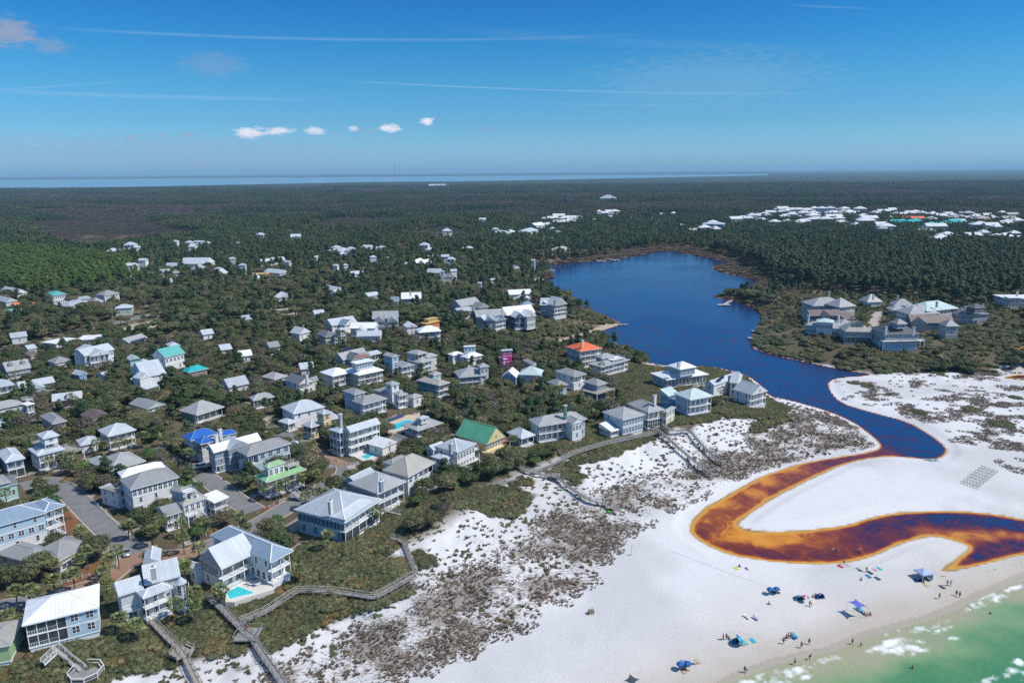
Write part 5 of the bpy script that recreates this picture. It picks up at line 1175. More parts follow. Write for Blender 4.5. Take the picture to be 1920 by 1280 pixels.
H('beach_house', 'large white complex of stepped hip roofs in the middle of the wood', 'white', 'lsilver', [((612,470,642,472,22), 5.6, 'hip', .35, 'w', 'w'), ((620,464,634,464,12), 9.0, 'hip', .4, 'w', 'w'), ((628,476,640,477,12), 5.0, 'hip', .4, 'w', 'w')], **kw)
H('cottage', 'white roofed cottage with gable left of the wood centre', 'white', 'lsilver', [((438,462,456,460,14), 4.8, 'gu', .6, 'w', 'w')], **kw)
H('cottage', 'white house with blue front gable at the head of a small cluster', 'white', 'white', [((784,497,800,491,14), 5.4, 'gu', .6, 'w', 'w'), ((798,496,813,494,14), 6.2, 'gu', .6, 'w', 'w')], **kw)
H('cottage', 'grey gabled house at the foot of the cluster with the blue front gable', 'lgray', 'silver', [((800,512,826,512,12), 5.0, 'gu', .6, 'w', 'w')], **kw)
H('cottage', 'long low white roof left of the cluster with the blue front gable', 'white', 'white', [((752,497,778,495,10), 4.2, 'gu', .4, 'w', 'w')], **kw)
H('cottage', 'dark red and grey roofs at the back of the cluster with the blue front gable', 'brown', 'brown', [((765,484,786,482,10), 4.4, 'gu', .5, 'w', 'w'), ((800,484,824,483,10), 4.4, 'gu', .5, 'w', 'w', {'r': 'gray'})], **kw)
H('cottage', 'round shouldered white roof in front of mauve bare trees', 'white', 'white', [((851,466,868,466,14), 5.0, 'hip', .6, 'w', 'w')], **kw)
H('cottage', 'small white gabled house behind the waterfront trees', 'white', 'lsilver', [((964,504,975,505,8), 6.2, 'gv', .8, 'ww', 'ww')], **kw)
H('beach_house', 'two tan-roofed houses joined side by side above the reed shore', 'cream', 'tan', [((1046,469,1069,469,14), 4.8, 'hip', .5, 'w', 'w'), ((1036,470,1047,470,10), 4.8, 'hip', .5, 'w', 'w')], **kw)
H('cottage', 'pink-tan roofed house above the joined tan roofs', 'beige', 'tan', [((1030,453,1043,453,14), 5.0, 'gu', .6, 'w', 'w')], **kw)
H('cottage', 'blue house with white roofs left of the purple-walled one', 'blue', 'lsilver', [((918,436,942,438,20), 8.0, 'hip', .4, 'w', 'w'), ((922,430,934,430,10), 13, 'hip', .5, 'w', 'w', {'base': 8, 'raise': 0})], **kw)
H('cottage', 'purple walled house with white roof among far pines', 'pink', 'white', [((947,435,965,435,18), 6.0, 'hip', .4, 'w', 'w', {'w': 'dblue'})], **kw)
H('beach_house', 'tall white house group with grey roofs left of the far white cluster', 'lgray', 'lsilver', [((991,436,1010,436,20), 10, 'hip', .4, 'ww', 'ww'), ((1004,428,1022,429,14), 9.0, 'gu', .6, 'w', 'w', {'r': 'white'})], **kw)
H('big_building', 'pale blue colonnaded building with white roof standing alone by the far settlement', 'blue', 'lsilver', [((1316,422,1358,421,30), 12, 'hip', .25, 'ww', 'TT', {'w': 'pblue'}), ((1330,416,1348,416,14), 15, 'hip', .3, 'b', 'b', {'base': 12, 'raise': 0, 'r': 'white'})], cat='building', **kw)
for x0, y0, x1, y1, dp, ev, wl_, rf_, lb in [(449,669,474,666,9,4.6,'white','white','white roofed cottage almost lost in pines above the oak thicket'),(563,693,590,690,9,4.4,'lgray','lsilver','pale roofed cottage hidden behind the dark solar slope house'),(150,836,188,828,8,3.4,'white','lsilver','white patio roof in front of the double porch cottage with bright hip roof'),(196,706,210,702,6,3.6,'aqua','lsilver','tiny aqua garden cottage right of the little blue shed'),(-12,801,16,797,8,5.0,'lgray','silver','grey roofed cottage at the frame edge below the railed cupola'),(318,650,338,647,8,5.2,'white','lsilver','white roofed cottage behind the sea green gable'),(414,657,436,654,9,4.6,'beige','lsilver','pale cottage roof between pines right of the turquoise roof'),
  (20,634,52,630,9,4.4,'lgray','silver','silver roofed cottage beside the main road at the frame edge'),(690,556,712,553,9,4.8,'lgray','lsilver','silver roofed house deep in oaks left of the dark winged house'),(505,652,526,649,9,4.8,'lgray','gray','grey roofed cottage alone in the pines'),(380,628,402,625,9,4.4,'white','lsilver','pale cottage roof right of the sand lot'),(455,600,474,598,9,4.6,'lgray','silver','grey cottage roof in the oaks below the paired utility poles'),(590,590,610,588,9,4.8,'white','lsilver','white cottage roof in oaks left of the bright gabled house'),(830,520,850,519,10,5.2,'gray','slate','dark roofed house in oaks above the timber frame'),(660,515,684,513,10,4.8,'white','lsilver','white roofed house in the oaks below the wood centre complex')]:
    H('cottage', lb, wl_, rf_, [((x0, y0, x1, y1, dp), ev, 'gu' if dp != 8 else 'hip', .5, 'w', 'w')], **kw)
print('houses', len(bpy.data.objects), round(time.time() - T0, 1))

# ------------------------------------------------------------------ the far settlement and single far roofs: walls and roof only
RC['chalk'] = (.66, .66, .655)
FARW = {'w': ('lgray', 'chalk'), 's': ('white', 'lsilver'), 'g': ('lgray', 'silver'), 't': ('aqua', 'turq'), 'o': ('cream', 'orange'), 'b': ('blue', 'lsilver'), 'y': ('cream', 'tan')}
FAR = []
for s_, rows_ in (('w', [(1378,416,18),(1392,413,22),(1404,415,16),(1420,408,20),(1432,404,18),(1444,403,14),(1426,414,24),(1452,419,18),(1466,399,16),(1478,397,18),(1470,411,14),(1484,409,16),(1492,397,18),(1476,417,18),(1494,404,16),(1497,421,18),(1512,398,18),(1506,420,22),(1524,404,20),(1524,410,20),(1530,417,30),(1526,395,12),(1541,396,14),(1560,395,14),(1562,403,24),(1562,411,24),(1548,417,20),(1572,414,16),(1583,395,14),(1598,402,22),(1592,397,14),(1612,398,16),(1578,421,18),(1618,407,16),(1628,413,22),(1604,425,12),(1624,421,26),(1640,403,14),(1652,397,12),(1664,400,12),(1672,395,10),(1650,425,16),(1660,432,22),(1668,411,12),(1690,404,14),(1704,404,12),(1716,403,14),(1748,406,14),(1745,415,16),(1762,409,14),(1776,405,12),(1752,432,26),(1774,448,22),(1762,452,18),(1755,456,14),(1836,429,22),(1856,430,18),(1822,447,20),(1870,424,18),(1890,419,16),(1905,419,14),(1886,424,16),(1866,451,20),(1882,451,18),(1908,452,20),(1866,433,12),(1900,444,12),(1850,408,10),(1828,410,14),(1878,403,12)]),
 ('s', [(1409,411,14),(1440,408,14),(1463,402,12),(1500,409,12),(1540,409,14),(1616,416,16),(1635,418,14),(1680,404,12),(1728,405,14),(1785,412,12),(1812,412,14),(1842,443,14),(1835,406,14)]),
 ('b', [(1460,396,14),(1507,400,12),(1556,398,12),(1783,408,12),(1803,404,10),(1860,412,14),(1796,418,16)]), ('y', [(1580,401,12),(1655,436,14),(1730,434,16),(1742,438,14),(1800,410,22),(1815,406,16),(1840,415,16),(1890,413,16),(1896,408,16)]),
 ('o', [(1697,412,12),(1722,405,12),(1718,416,18),(1850,417,14)]), ('t', [(1680,421,16),(1692,419,14),(1705,422,14),(1716,421,14),(1744,427,14),(1758,424,14),(1772,422,16),(1788,420,16),(1803,421,14),(1815,423,10),(1735,429,10)]),
 ('w', [(1036,412,16),(1048,410,18),(1060,414,20),(1072,412,14),(1026,424,16),(1044,419,24),(1056,420,20),(1068,419,18),(1080,415,10),(1086,410,8),(1020,412,8),(1123,398,8),(1140,400,10),(1152,402,16),(1134,405,10),(1144,412,6),(1182,413,10),(1115,417,6),(1242,405,8),(1263,403,8),(1278,428,6),(1220,415,8),(1300,434,14),(1320,434,18),(1340,434,14)]),
 ('s', [(1036,434,8),(905,418,10),(600,444,4),(356,462,10),(364,465,10),(374,460,14),(386,459,12),(362,471,10),(330,462,8),(246,469,14),(213,474,14),(165,473,8),(258,473,8),(242,502,14),(252,508,12),(270,498,10),(248,516,8),(555,449,14),(580,452,6),(489,448,12),(658,472,12),(690,469,14),(706,468,8),(717,470,8),(796,466,14),(806,471,12),(880,469,12),(838,436,14),(846,490,12),(835,488,12),(850,517,10),(924,530,8),(1000,500,6),(830,520,6),(900,538,6),(700,492,10),(648,503,8),(630,505,8)]),
 ('g', [(410,508,10),(436,491,10),(455,505,10),(540,498,8),(652,478,8),(727,487,6),(1046,440,8),(820,349,26),(1140,373,24)])):
    for x, y, w_ in rows_: FAR.append((s_, x, y, w_))
WORDF = {'w': 'white', 's': 'silver', 'g': 'grey', 't': 'turquoise', 'o': 'orange', 'b': 'pale', 'y': 'tan'}
frc = random.Random(5)
for i, (s_, x, y, w_) in enumerate(FAR):
    wk, rk_ = FARW[s_]
    p = GT(x, y, 5.0); sc_ = np.linalg.norm(p[:2]) / FPX
    wid = w_ * sc_ * 1.28; dep = min(wid * .9, 14 + 4 * frc.random()); ht = 7.0 + 5.0 * frc.random()
    if y < 380: ht = 7; dep = 40
    z = hz(p[0], p[1])
    th = frc.uniform(-.25, .35)
    reg = ('at the left end of' if x < 1470 else 'left of centre in' if x < 1600 else 'right of centre in' if x < 1750 else 'at the right end of') + (' the front row of' if y > 425 else '') + ' the far settlement' if x > 1360 else 'near the head of the lake' if x > 860 else 'far off at the edge of the bay' if y < 380 else 'half hidden in the wood left of the lake'
    kindw = {'w': 'low white roofed house', 's': 'silver roofed house', 'g': 'small grey roofed house', 't': 'turquoise roofed resort block', 'o': 'orange tiled house', 'b': 'pale blue walled house', 'y': 'tan roofed house'}[s_]
    root = empty('distant_house', (p[0], p[1], z), th, kindw + ' ' + reg, 'house', kindw + 's ' + reg)
    M = Matrix.Identity(4)
    boxpart('wall', root, M, -wid / 2 + .4, -dep / 2 + .4, -1, wid / 2 - .4, dep / 2 - .4, ht, wallmat(wk))
    kd = frc.choice(['hip', 'hip', 'gu'])
    key = ('fr', kd, rk_)
    if key not in MC: MC[key] = roof_mesh(kd, 10, 8, .62, roofmat(rk_))[0]
    obj('roof', MC[key], root, Matrix.Translation((0, 0, ht)) @ Matrix.Diagonal((wid / 10, dep / 8, min(wid, dep) / 9, 1)))
    if w_ > 11:
        nwin = max(2, int(wid / 4))
        for j in range(nwin):
            boxpart('window', root, M, -wid / 2 + .4 + (wid - .8) * (j + .25) / nwin, -dep / 2 + .34, ht - 2.6, -wid / 2 + .4 + (wid - .8) * (j + .75) / nwin, -dep / 2 + .45, ht - .9, glass_m)
    FOOT.append((p[:2], th, wid, dep, 20.0))
print('far houses', len(bpy.data.objects), round(time.time() - T0, 1))
# ------------------------------------------------------------------ vegetation: leaf clumps
LEAF_OAK = leafmat('oak_leaves', (.080, .108, .040), (.160, .160, .080), (.205, .165, .098), .30)
LEAF_PINE = leafmat('pine_needles', (.050, .092, .042), (.090, .132, .056), (.150, .160, .075), .2, 40.0)
LEAF_PALM = leafmat('palm_fronds', (.125, .165, .055), (.20, .22, .080), (.25, .23, .10), .25)
LEAF_SCRUB = leafmat('scrub_leaves', (.105, .120, .052), (.145, .140, .068), (.22, .135, .050), .16, 9.0, .86)
LEAF_GREY = leafmat('bare_twigs', (.120, .100, .082), (.150, .125, .105), (.100, .080, .070), .1)
LEAF_MAUVE = leafmat('mauve_twigs', (.125, .092, .086), (.105, .080, .066), (.085, .075, .05), .1, 30.0)
LEAF_LUSH = leafmat('glossy_leaves', (.06, .13, .034), (.095, .16, .045), (.14, .165, .05), .2)
LEAF_GRASS = leafmat('dune_grass_blades', (.235, .170, .128), (.165, .122, .094), (.20, .175, .105), .12, 7.0)
LEAF_REED = leafmat('reeds', (.165, .125, .085), (.135, .105, .075), (.19, .145, .09), .15, 12.0)
BARK = mat('bark', (.17, .145, .12), .95, (.11, .095, .08), 2.0, .1)
ICO = None
def ico():
    global ICO
    if ICO is None:
        bm = bmesh.new(); bmesh.ops.create_icosphere(bm, subdivisions=1, radius=1)
        ICO = (np.array([v.co[:] for v in bm.verts]), np.array([[v.index for v in f.verts] for f in bm.faces])); bm.free()
    return ICO
def clump(rng, lobes, nleaf, size, inner=.80, stretch=1.0, low=-.35):
    """leaf quads over ellipsoid lobes, with a rough dark-in-itself body inside; returns verts, faces (quads as 4-lists, body as tris)"""
    V_, F_ = [], []
    k = 0
    iv, if_ = ico()
    tot = sum(l[3] * l[5] for l in lobes)
    for (cx_, cy_, cz_, rx, ry, rz) in lobes:
        c = np.array([cx_, cy_, cz_]); r = np.array([rx, ry, rz])
        if inner:
            p = iv * (inner * rng.uniform(.82, 1.1, (len(iv), 1))) * r + c
            V_.append(p); F_ += (if_ + k).tolist(); k += len(iv)
        n = max(4, int(nleaf * rx * rz / tot))
        d = rng.normal(size=(n * 3, 3)); d /= np.linalg.norm(d, axis=1)[:, None]
        d = d[d[:, 2] > low][:n]; n = len(d)
        pos = c + d * r * rng.uniform(.80, 1.14, (n, 1))
        nr = d / r * r.mean() + rng.normal(size=(n, 3)) * .36 + np.array([0, 0, .18]); nr /= np.linalg.norm(nr, axis=1)[:, None]
        a = np.cross(nr, rng.normal(size=(n, 3))); a /= np.linalg.norm(a, axis=1)[:, None]; b = np.cross(nr, a)
        s = size * 1.12 * rng.uniform(.55, 1.25, (n, 1))
        q = np.stack([pos + a * s * stretch, pos + b * s * .8 + nr * s * .18, pos - a * s * stretch, pos - b * s * .8 + nr * s * .18], 1).reshape(-1, 3)
        V_.append(q); F_ += (np.arange(n * 4).reshape(n, 4) + k).tolist(); k += n * 4
    return np.concatenate(V_), F_
def trunk_mesh(rng, h, r, spread, zsplit, nb=4, lean=.3):
    b = MB()
    top = (rng.uniform(-lean, lean), rng.uniform(-lean, lean), zsplit)
    b.tube([(0, 0, -.4), (top[0] * .4, top[1] * .4, zsplit * .5), top], [r * 1.25, r, r * .85], 7)
    for i in range(nb):
        a = 2 * math.pi * (i + rng.uniform(-.3, .3)) / nb
        e = (top[0] + math.cos(a) * spread, top[1] + math.sin(a) * spread, zsplit + (h - zsplit) * rng.uniform(.45, .8))
        m_ = ((top[0] + e[0]) / 2 + .15, (top[1] + e[1]) / 2, (top[2] * .45 + e[2] * .55))
        b.tube([(top[0] * .9, top[1] * .9, zsplit * .85), m_, e], [r * .62, r * .42, r * .16], 5)
    return b
def oak_lobes(rng, R, h, n=8):
    L = []
    for i in range(n):
        a = 2 * math.pi * i / (n - 1) + rng.uniform(-.4, .4); q = 0 if i == 0 else R * rng.uniform(.42, .66)
        rr = R * rng.uniform(.40, .56)
        L.append((q * math.cos(a), q * math.sin(a), h * rng.uniform(.56, .74) + (h * .10 if i == 0 else 0), rr * 1.1, rr * 1.1, rr * rng.uniform(.62, .85)))
    return L
def pine_lobes(rng, h, n=7):
    L = []
    for i in range(n):
        f_ = i / (n - 1); a = rng.uniform(0, 6.28); q = (2.4 - 1.7 * f_) * rng.uniform(.5, 1)
        rr = (2.3 - .9 * f_) * rng.uniform(.75, 1.1)
        L.append((q * math.cos(a), q * math.sin(a), h * (.52 + .42 * f_), rr, rr, rr * .62))
    return L
def build(name, V_, F_, m, smooth=False): return mesh_np(name, V_, F_, m, smooth)
def join_mesh(name, crown, trunk, ml, mb):
    V_, F_ = crown
    k = len(V_)
    vv = V_.tolist() + [tuple(v) for v in trunk.v]; ff = F_ + [tuple(i + k for i in f) for f in trunk.f]
    me = bpy.data.meshes.new(name); me.from_pydata(vv, [], ff); me.materials.append(ml); me.materials.append(mb)
    mi = np.zeros(len(ff), np.int32); mi[len(F_):] = 1
    me.polygons.foreach_set('material_index', mi)
    return me
PROTO = {}
def proto_coll(name, meshes):
    c = bpy.data.collections.new(name)
    for i, me in enumerate(meshes):
        o = bpy.data.objects.new('%s_variant_%02d' % (name, i), me); c.objects.link(o)
    PROTO[name] = c
    return c
r_ = np.random.default_rng(3)
OAKS = []; OAKT = []; OAKD = []
for i in range(6):
    R = [3.0, 2.7, 3.3, 2.4, 2.9, 3.1][i]; h = [5.4, 5.0, 5.9, 4.6, 6.4, 5.2][i]
    OAKS.append(build('oak_crown', *clump(r_, oak_lobes(r_, R, h, 9), 1150, .21), LEAF_OAK))
    OAKT.append(trunk_mesh(r_, h, .17, R * .5, h * .3).mesh('oak_trunk', BARK)); OAKD.append((R, h))
LUSHC = [build('shrub_crown', *clump(r_, oak_lobes(r_, 2.6, 4.6, 9), 1000, .24), LEAF_LUSH) for _ in range(2)]
GREYC = [build('bare_crown', *clump(r_, oak_lobes(r_, 2.9, 6.0, 8), 620, .17, inner=0), LEAF_GREY) for _ in range(2)]
GREYT = [trunk_mesh(r_, 6.4, .16, 1.9, 1.6, 9).mesh('bare_trunk', BARK) for _ in range(2)]
PINEC = []; PINET = []
for i in range(4):
    h = [12.5, 11, 14, 12][i]
    PINEC.append(build('pine_crown', *clump(r_, pine_lobes(r_, h, 9), 700, .30, inner=.7, stretch=1.2), LEAF_PINE))
    b = MB(); b.tube([(0, 0, -.4), (.1, .05, h * .5), (0, 0, h * .95)], [.20, .15, .05], 7); PINET.append(b.mesh('pine_trunk', BARK))
def stuff_tree(rng, kind, n):
    if kind == 'oak':
        R = rng.uniform(2.3, 3.3); h = rng.uniform(4.6, 6.4)
        return clump(rng, oak_lobes(rng, R, h, 8), n, .27), trunk_mesh(rng, h, .16, R * .45, h * .3, 2)
    if kind == 'pine':
        h = rng.uniform(11, 15); b = MB(); b.tube([(0, 0, -.4), (0, 0, h * .92)], [.2, .08], 5, cap=False)
        return clump(rng, pine_lobes(rng, h, 8), n, .36, .78, 1.2), b
    if kind == 'grey':
        b = trunk_mesh(rng, 6.5, .15, 1.9, 1.7, 5)
        return clump(rng, oak_lobes(rng, 2.8, 6.2, 7), n, .24, inner=0), b
    if kind == 'young':
        h = rng.uniform(5, 8); b = MB(); b.tube([(0, 0, -.4), (0, 0, h * .9)], [.12, .04], 5, cap=False)
        L = [(rng.uniform(-.4, .4), rng.uniform(-.4, .4), h * (.3 + .65 * f_), 1.3 * (1.1 - f_ * .8), 1.3 * (1.1 - f_ * .8), h * .13) for f_ in np.linspace(0, 1, 5)]
        return clump(rng, L, n, .34, .75, 1.2), b
proto_coll('oak', [join_mesh('oak', *stuff_tree(r_, 'oak', 620), LEAF_OAK, BARK) for _ in range(6)])
proto_coll('pine', [join_mesh('pine', *stuff_tree(r_, 'pine', 460), LEAF_PINE, BARK) for _ in range(5)])
LEAF_BRIGHT = leafmat('bright_pine_needles', (.085, .150, .035), (.120, .185, .045), (.15, .18, .06), .25, 30.0)
proto_coll('bright_pine', [join_mesh('bright_pine', *stuff_tree(r_, 'pine', 460), LEAF_BRIGHT, BARK) for _ in range(3)])
proto_coll('grey', [join_mesh('grey', *stuff_tree(r_, 'grey', 330), LEAF_GREY, BARK) for _ in range(2)])
proto_coll('young', [join_mesh('young', *stuff_tree(r_, 'young', 240), LEAF_PINE, BARK) for _ in range(3)])
proto_coll('mauve', [join_mesh('mauve', *stuff_tree(r_, 'grey', 260), LEAF_MAUVE, BARK) for _ in range(2)])
def stand(rng, size, n, kind, leaves, ml):
    VV, FF = [], []; k = 0
    for i in range(n):
        if kind == 'mix': kd = 'pine' if rng.random() < .55 else 'oak'
        else: kd = kind
        if kd == 'pine': h = rng.uniform(9, 15); L = pine_lobes(rng, h, 3)
        elif kd == 'oak': h = rng.uniform(5, 7.5); L = oak_lobes(rng, rng.uniform(2.4, 3.6), h, 4)
        else: h = rng.uniform(2.5, 5.5); L = oak_lobes(rng, rng.uniform(1.8, 3), h, 3)
        ox, oy = rng.uniform(-size / 2, size / 2, 2)
        v, f = clump(rng, L, leaves, .75, .8, 1.1)
        v = v + np.array([ox, oy, 0])
        VV.append(v); FF += [[j + k for j in q] for q in f]; k += len(v)
    return mesh_np('stand', np.concatenate(VV), FF, ml)
LEAF_FAR = leafmat('far_crowns', (.040, .082, .042), (.112, .118, .062), (.12, .09, .075), .2, 240.0, .8)
proto_coll('far_pine', [stand(r_, 46, 26, 'mix', 26, LEAF_FAR) for _ in range(4)])
proto_coll('far_scrub', [stand(r_, 46, 30, 'low', 20, LEAF_MAUVE) for _ in range(2)])
proto_coll('mid_wood', [stand(r_, 20, 9, 'mix' if i < 2 else 'oak', 90, LEAF_OAK if i else LEAF_PINE) for i in range(4)])
proto_coll('mid_pine', [stand(r_, 20, 9, 'pine', 90, LEAF_PINE) for _ in range(3)])
def mound_patch(rng, size, n, rmin, rmax, leaves, lsize, m):
    VV, FF = [], []; k = 0
    for i in range(n):
        a = rng.uniform(0, 6.28); q = size / 2 * math.sqrt(rng.random()); rr = rng.uniform(rmin, rmax)
        v, f = clump(rng, [(q * math.cos(a), q * math.sin(a), rr * .22, rr * 1.15, rr * 1.15, rr * .58)], leaves, lsize, .88, 1.0, -.05)
        VV.append(v); FF += [[j + k for j in q_] for q_ in f]; k += len(v)
    return mesh_np('scrub_patch', np.concatenate(VV), FF, m)
proto_coll('scrub', [mound_patch(r_, 4.6, 14, .55, 1.15, 60, .145, LEAF_SCRUB) for _ in range(5)])
proto_coll('scrub_big', [mound_patch(r_, 7.5, 14, .8, 1.8, 46, .30, LEAF_SCRUB) for _ in range(4)])
def tuft_patch(rng, size, n, hmin, hmax, m, wid=.05):
    VV, FF = [], []; k = 0
    for i in range(n):
        a = rng.uniform(0, 6.28); q = size / 2 * math.sqrt(rng.random()); c = np.array([q * math.cos(a), q * math.sin(a), 0]); hh = rng.uniform(hmin, hmax)
        for j in range(6):
            t_ = rng.uniform(0, 6.28); d = np.array([math.cos(t_), math.sin(t_), 0]); s_ = np.array([-d[1], d[0], 0]) * wid * rng.uniform(.8, 1.8)
            o = c + d * .05; tip = c + d * hh * rng.uniform(.5, 1.1) + np.array([0, 0, hh * rng.uniform(.45, 1.0)]); mid = c + d * hh * .3 + np.array([0, 0, hh * .55])
            VV.append(np.array([o - s_, o + s_, mid + s_, mid - s_, tip])); FF += [[k, k + 1, k + 2, k + 3], [k + 3, k + 2, k + 4]]; k += 5
    return mesh_np('tuft_patch', np.concatenate(VV), FF, m)
proto_coll('dune_grass', [tuft_patch(r_, 3.4, 26, .22, .55, LEAF_GRASS, .07) for _ in range(4)])
proto_coll('tuft', [tuft_patch(r_, .7, 5, .25, .6, LEAF_GRASS, .07), mound_patch(r_, .9, 3, .22, .5, 22, .13, LEAF_SCRUB), tuft_patch(r_, .9, 7, .2, .5, LEAF_GRASS, .08)])
proto_coll('reed', [tuft_patch(r_, 7, 60, .7, 1.6, LEAF_REED, .14) for _ in range(3)])
def scatter(name, coll, pts, sc, pick, tilt=0.0):
    if len(pts) == 0: return
    n = len(pts)
    me = bpy.data.meshes.new(name)
    me.vertices.add(n); me.vertices.foreach_set('co', np.asarray(pts, np.float32).ravel())
    for nm, val, ty in (('sc', sc, 'FLOAT'), ('rz', RNG.uniform(0, 6.283, n), 'FLOAT'), ('pick', pick, 'INT')):
        a = me.attributes.new(nm, ty, 'POINT'); a.data.foreach_set('value', np.asarray(val, np.int32 if ty == 'INT' else np.float32))
    o = tag(obj(name, me), kind='stuff')
    ng = bpy.data.node_groups.new(name + '_nodes', 'GeometryNodeTree')
    ng.interface.new_socket('Geometry', in_out='INPUT', socket_type='NodeSocketGeometry'); ng.interface.new_socket('Geometry', in_out='OUTPUT', socket_type='NodeSocketGeometry')
    i_ = N(ng, 'NodeGroupInput'); o_ = N(ng, 'NodeGroupOutput')
    ci = N(ng, 'GeometryNodeCollectionInfo'); ci.inputs['Collection'].default_value = PROTO[coll]; ci.inputs['Separate Children'].default_value = True; ci.inputs['Reset Children'].default_value = True
    ip = N(ng, 'GeometryNodeInstanceOnPoints'); ip.inputs['Pick Instance'].default_value = True
    def na(nm, ty):
        q = N(ng, 'GeometryNodeInputNamedAttribute', data_type=ty); q.inputs['Name'].default_value = nm
        return [s for s in q.outputs if s.enabled][0]
    cx_ = N(ng, 'ShaderNodeCombineXYZ'); LK(ng, na('rz', 'FLOAT'), cx_.inputs[2])
    LK(ng, i_.outputs[0], ip.inputs['Points']); LK(ng, ci.outputs[0], ip.inputs['Instance'])
    LK(ng, na('pick', 'INT'), ip.inputs['Instance Index']); LK(ng, cx_.outputs[0], ip.inputs['Rotation']); LK(ng, na('sc', 'FLOAT'), ip.inputs['Scale'])
    LK(ng, ip.outputs[0], o_.inputs[0])
    md = o.modifiers.new('scatter', 'NODES'); md.node_group = ng
    return o
# ------------------------------------------------------------------ where nothing may grow
CLEAR = np.zeros(RH.shape, bool); CLEARS = np.zeros(RH.shape, bool)   # trees / scrub
def mark(A, pts_sdf):
    pass
for cen, th, w, d, front in FOOT:
    if front == 4.5 and cen[1] > 290: front = 9.0 + 3.0 * (cen[1] > 450)
    u = np.array([math.cos(th), math.sin(th)]); vv = np.array([-u[1], u[0]])
    rad = (w + d) + 16
    ix0, ix1 = int((cen[0] - rad - RX0) / RS), int((cen[0] + rad - RX0) / RS) + 1; iy0, iy1 = int((cen[1] - rad - RY0) / RS), int((cen[1] + rad - RY0) / RS) + 1
    ix0, iy0 = max(ix0, 0), max(iy0, 0)
    sl_ = (slice(iy0, max(iy1, iy0)), slice(ix0, max(ix1, ix0)))
    dx = GXX[sl_] - cen[0]; dy = GYY[sl_] - cen[1]
    a = dx * u[0] + dy * u[1]; b = dx * vv[0] + dy * vv[1]
    CLEAR[sl_] |= (np.abs(a) < w / 2 + 2.6) & (np.abs(b) < d / 2 + 2.6)
    CLEARS[sl_] |= (np.abs(a) < w / 2 + .9) & (np.abs(b) < d / 2 + .9)
    # the strip towards the viewer, so that low crowns do not hide the ground floor
    cd = -np.array(cen) / np.linalg.norm(cen)
    for q in np.arange(1.0, front + .1, 1.2):
        a2 = a - q * (cd @ u); b2 = b - q * (cd @ vv)
        CLEAR[sl_] |= (np.abs(a2) < w / 2 + .8) & (np.abs(b2) < d / 2 + .8)
for c_, hw_ in list(ROADCLEAR) + [(c_ - np.array([0, q]), 2.5) for c_, hw_ in ROADCLEAR if c_[:, 1].mean() > 400 for q in (6, 10, 14)]:
    for p in c_[::2]:
        R2 = hw_ + 3
        ix0, ix1 = max(int((p[0] - R2 - RX0) / RS), 0), int((p[0] + R2 - RX0) / RS) + 2; iy0, iy1 = max(int((p[1] - R2 - RY0) / RS), 0), int((p[1] + R2 - RY0) / RS) + 2
        D2 = (GXX[iy0:iy1, ix0:ix1] - p[0]) ** 2 + (GYY[iy0:iy1, ix0:ix1] - p[1]) ** 2
        CLEAR[iy0:iy1, ix0:ix1] |= D2 < (hw_ + 1.6 + (2.0 if p[1] > 330 else 0)) ** 2; CLEARS[iy0:iy1, ix0:ix1] |= D2 < (hw_ + .2) ** 2
POOL_PX = [[(418,1128),(432,1098),(448,1088),(505,1088),(516,1110),(470,1126),(440,1132)], [(668,858),(672,842),(705,838),(716,852),(690,864)], [(712,804),(725,784),(760,776),(800,778),(790,800),(750,812)]]
for kd, p in LOTS + [('p', GTL(q)) for q in POOL_PX]:
    D_ = sdf(p, GXX, GYY)
    if kd in ('tan', 'lawn', 'grey', 'p'):
      CLEAR |= D_ > -1.5
      if p[:, 1].mean() > 330:
        for q in (4, 8, 12): CLEAR |= sdf(p - np.array([0, q]), GXX, GYY) > -1
    if kd in ('tan', 'lawn', 'grey', 'p'): CLEARS |= D_ > -.3
def clr(A, x, y):
    ix = np.clip(((x - RX0) / RS + .5).astype(int), 0, A.shape[1] - 1); iy = np.clip(((y - RY0) / RS + .5).astype(int), 0, A.shape[0] - 1)
    return A[iy, ix]
def inpoly(P_, x, y): return sdf(P_, x, y) > 0
def jgrid(y0, y1, sp, marg=60.0):
    xs = np.arange(-y1 * .74 - marg, y1 * .74 + marg, sp); ys = np.arange(y0, y1, sp)
    A, B = np.meshgrid(xs, ys)
    A = A + RNG.uniform(-.46, .46, A.shape) * sp; B = B + RNG.uniform(-.46, .46, A.shape) * sp
    k = np.abs(A) < B * .72 + marg
    return A[k], B[k]
def seen(x, y, z, m=40):
    px, py = PROJ(np.stack([x, y, z], -1)); return (px > -m) & (px < 1920 + m) & (py > 0) & (py < 1280 + m * 2)
# zones of the woods
PINER = GTL([(1255,468),(1340,482),(1376,492),(1440,510),(1500,536),(1560,545),(1640,560),(1760,556),(1800,575),(1880,560),(1990,540),(2300,440),(1990,428),(1900,458),(1760,462),(1650,440),(1500,428),(1330,436),(1255,440)])
PINEL = GTL([(-120,560),(0,540),(60,560),(180,545),(262,530),(250,500),(120,478),(-120,470)])
BRNZ = [GTL(p) for p in ([(80,452),(60,420),(130,405),(250,402),(330,430),(420,438),(300,452),(180,470)],[(560,432),(700,432),(760,412),(640,402)],[(768,448),(800,428),(850,424),(880,438),(860,452),(800,455)])]
SHRUBZ = GTL([(1478,545),(1560,545),(1700,558),(1800,575),(1880,570),(1920,600),(1990,640),(1880,690),(1640,702),(1520,680),(1440,662),(1405,640),(1430,600),(1410,580),(1470,565)])
POINTZ = GTL([(1168,610),(1120,628),(1060,642),(960,645),(900,640),(960,600),(1000,600),(1060,580),(1110,585)])
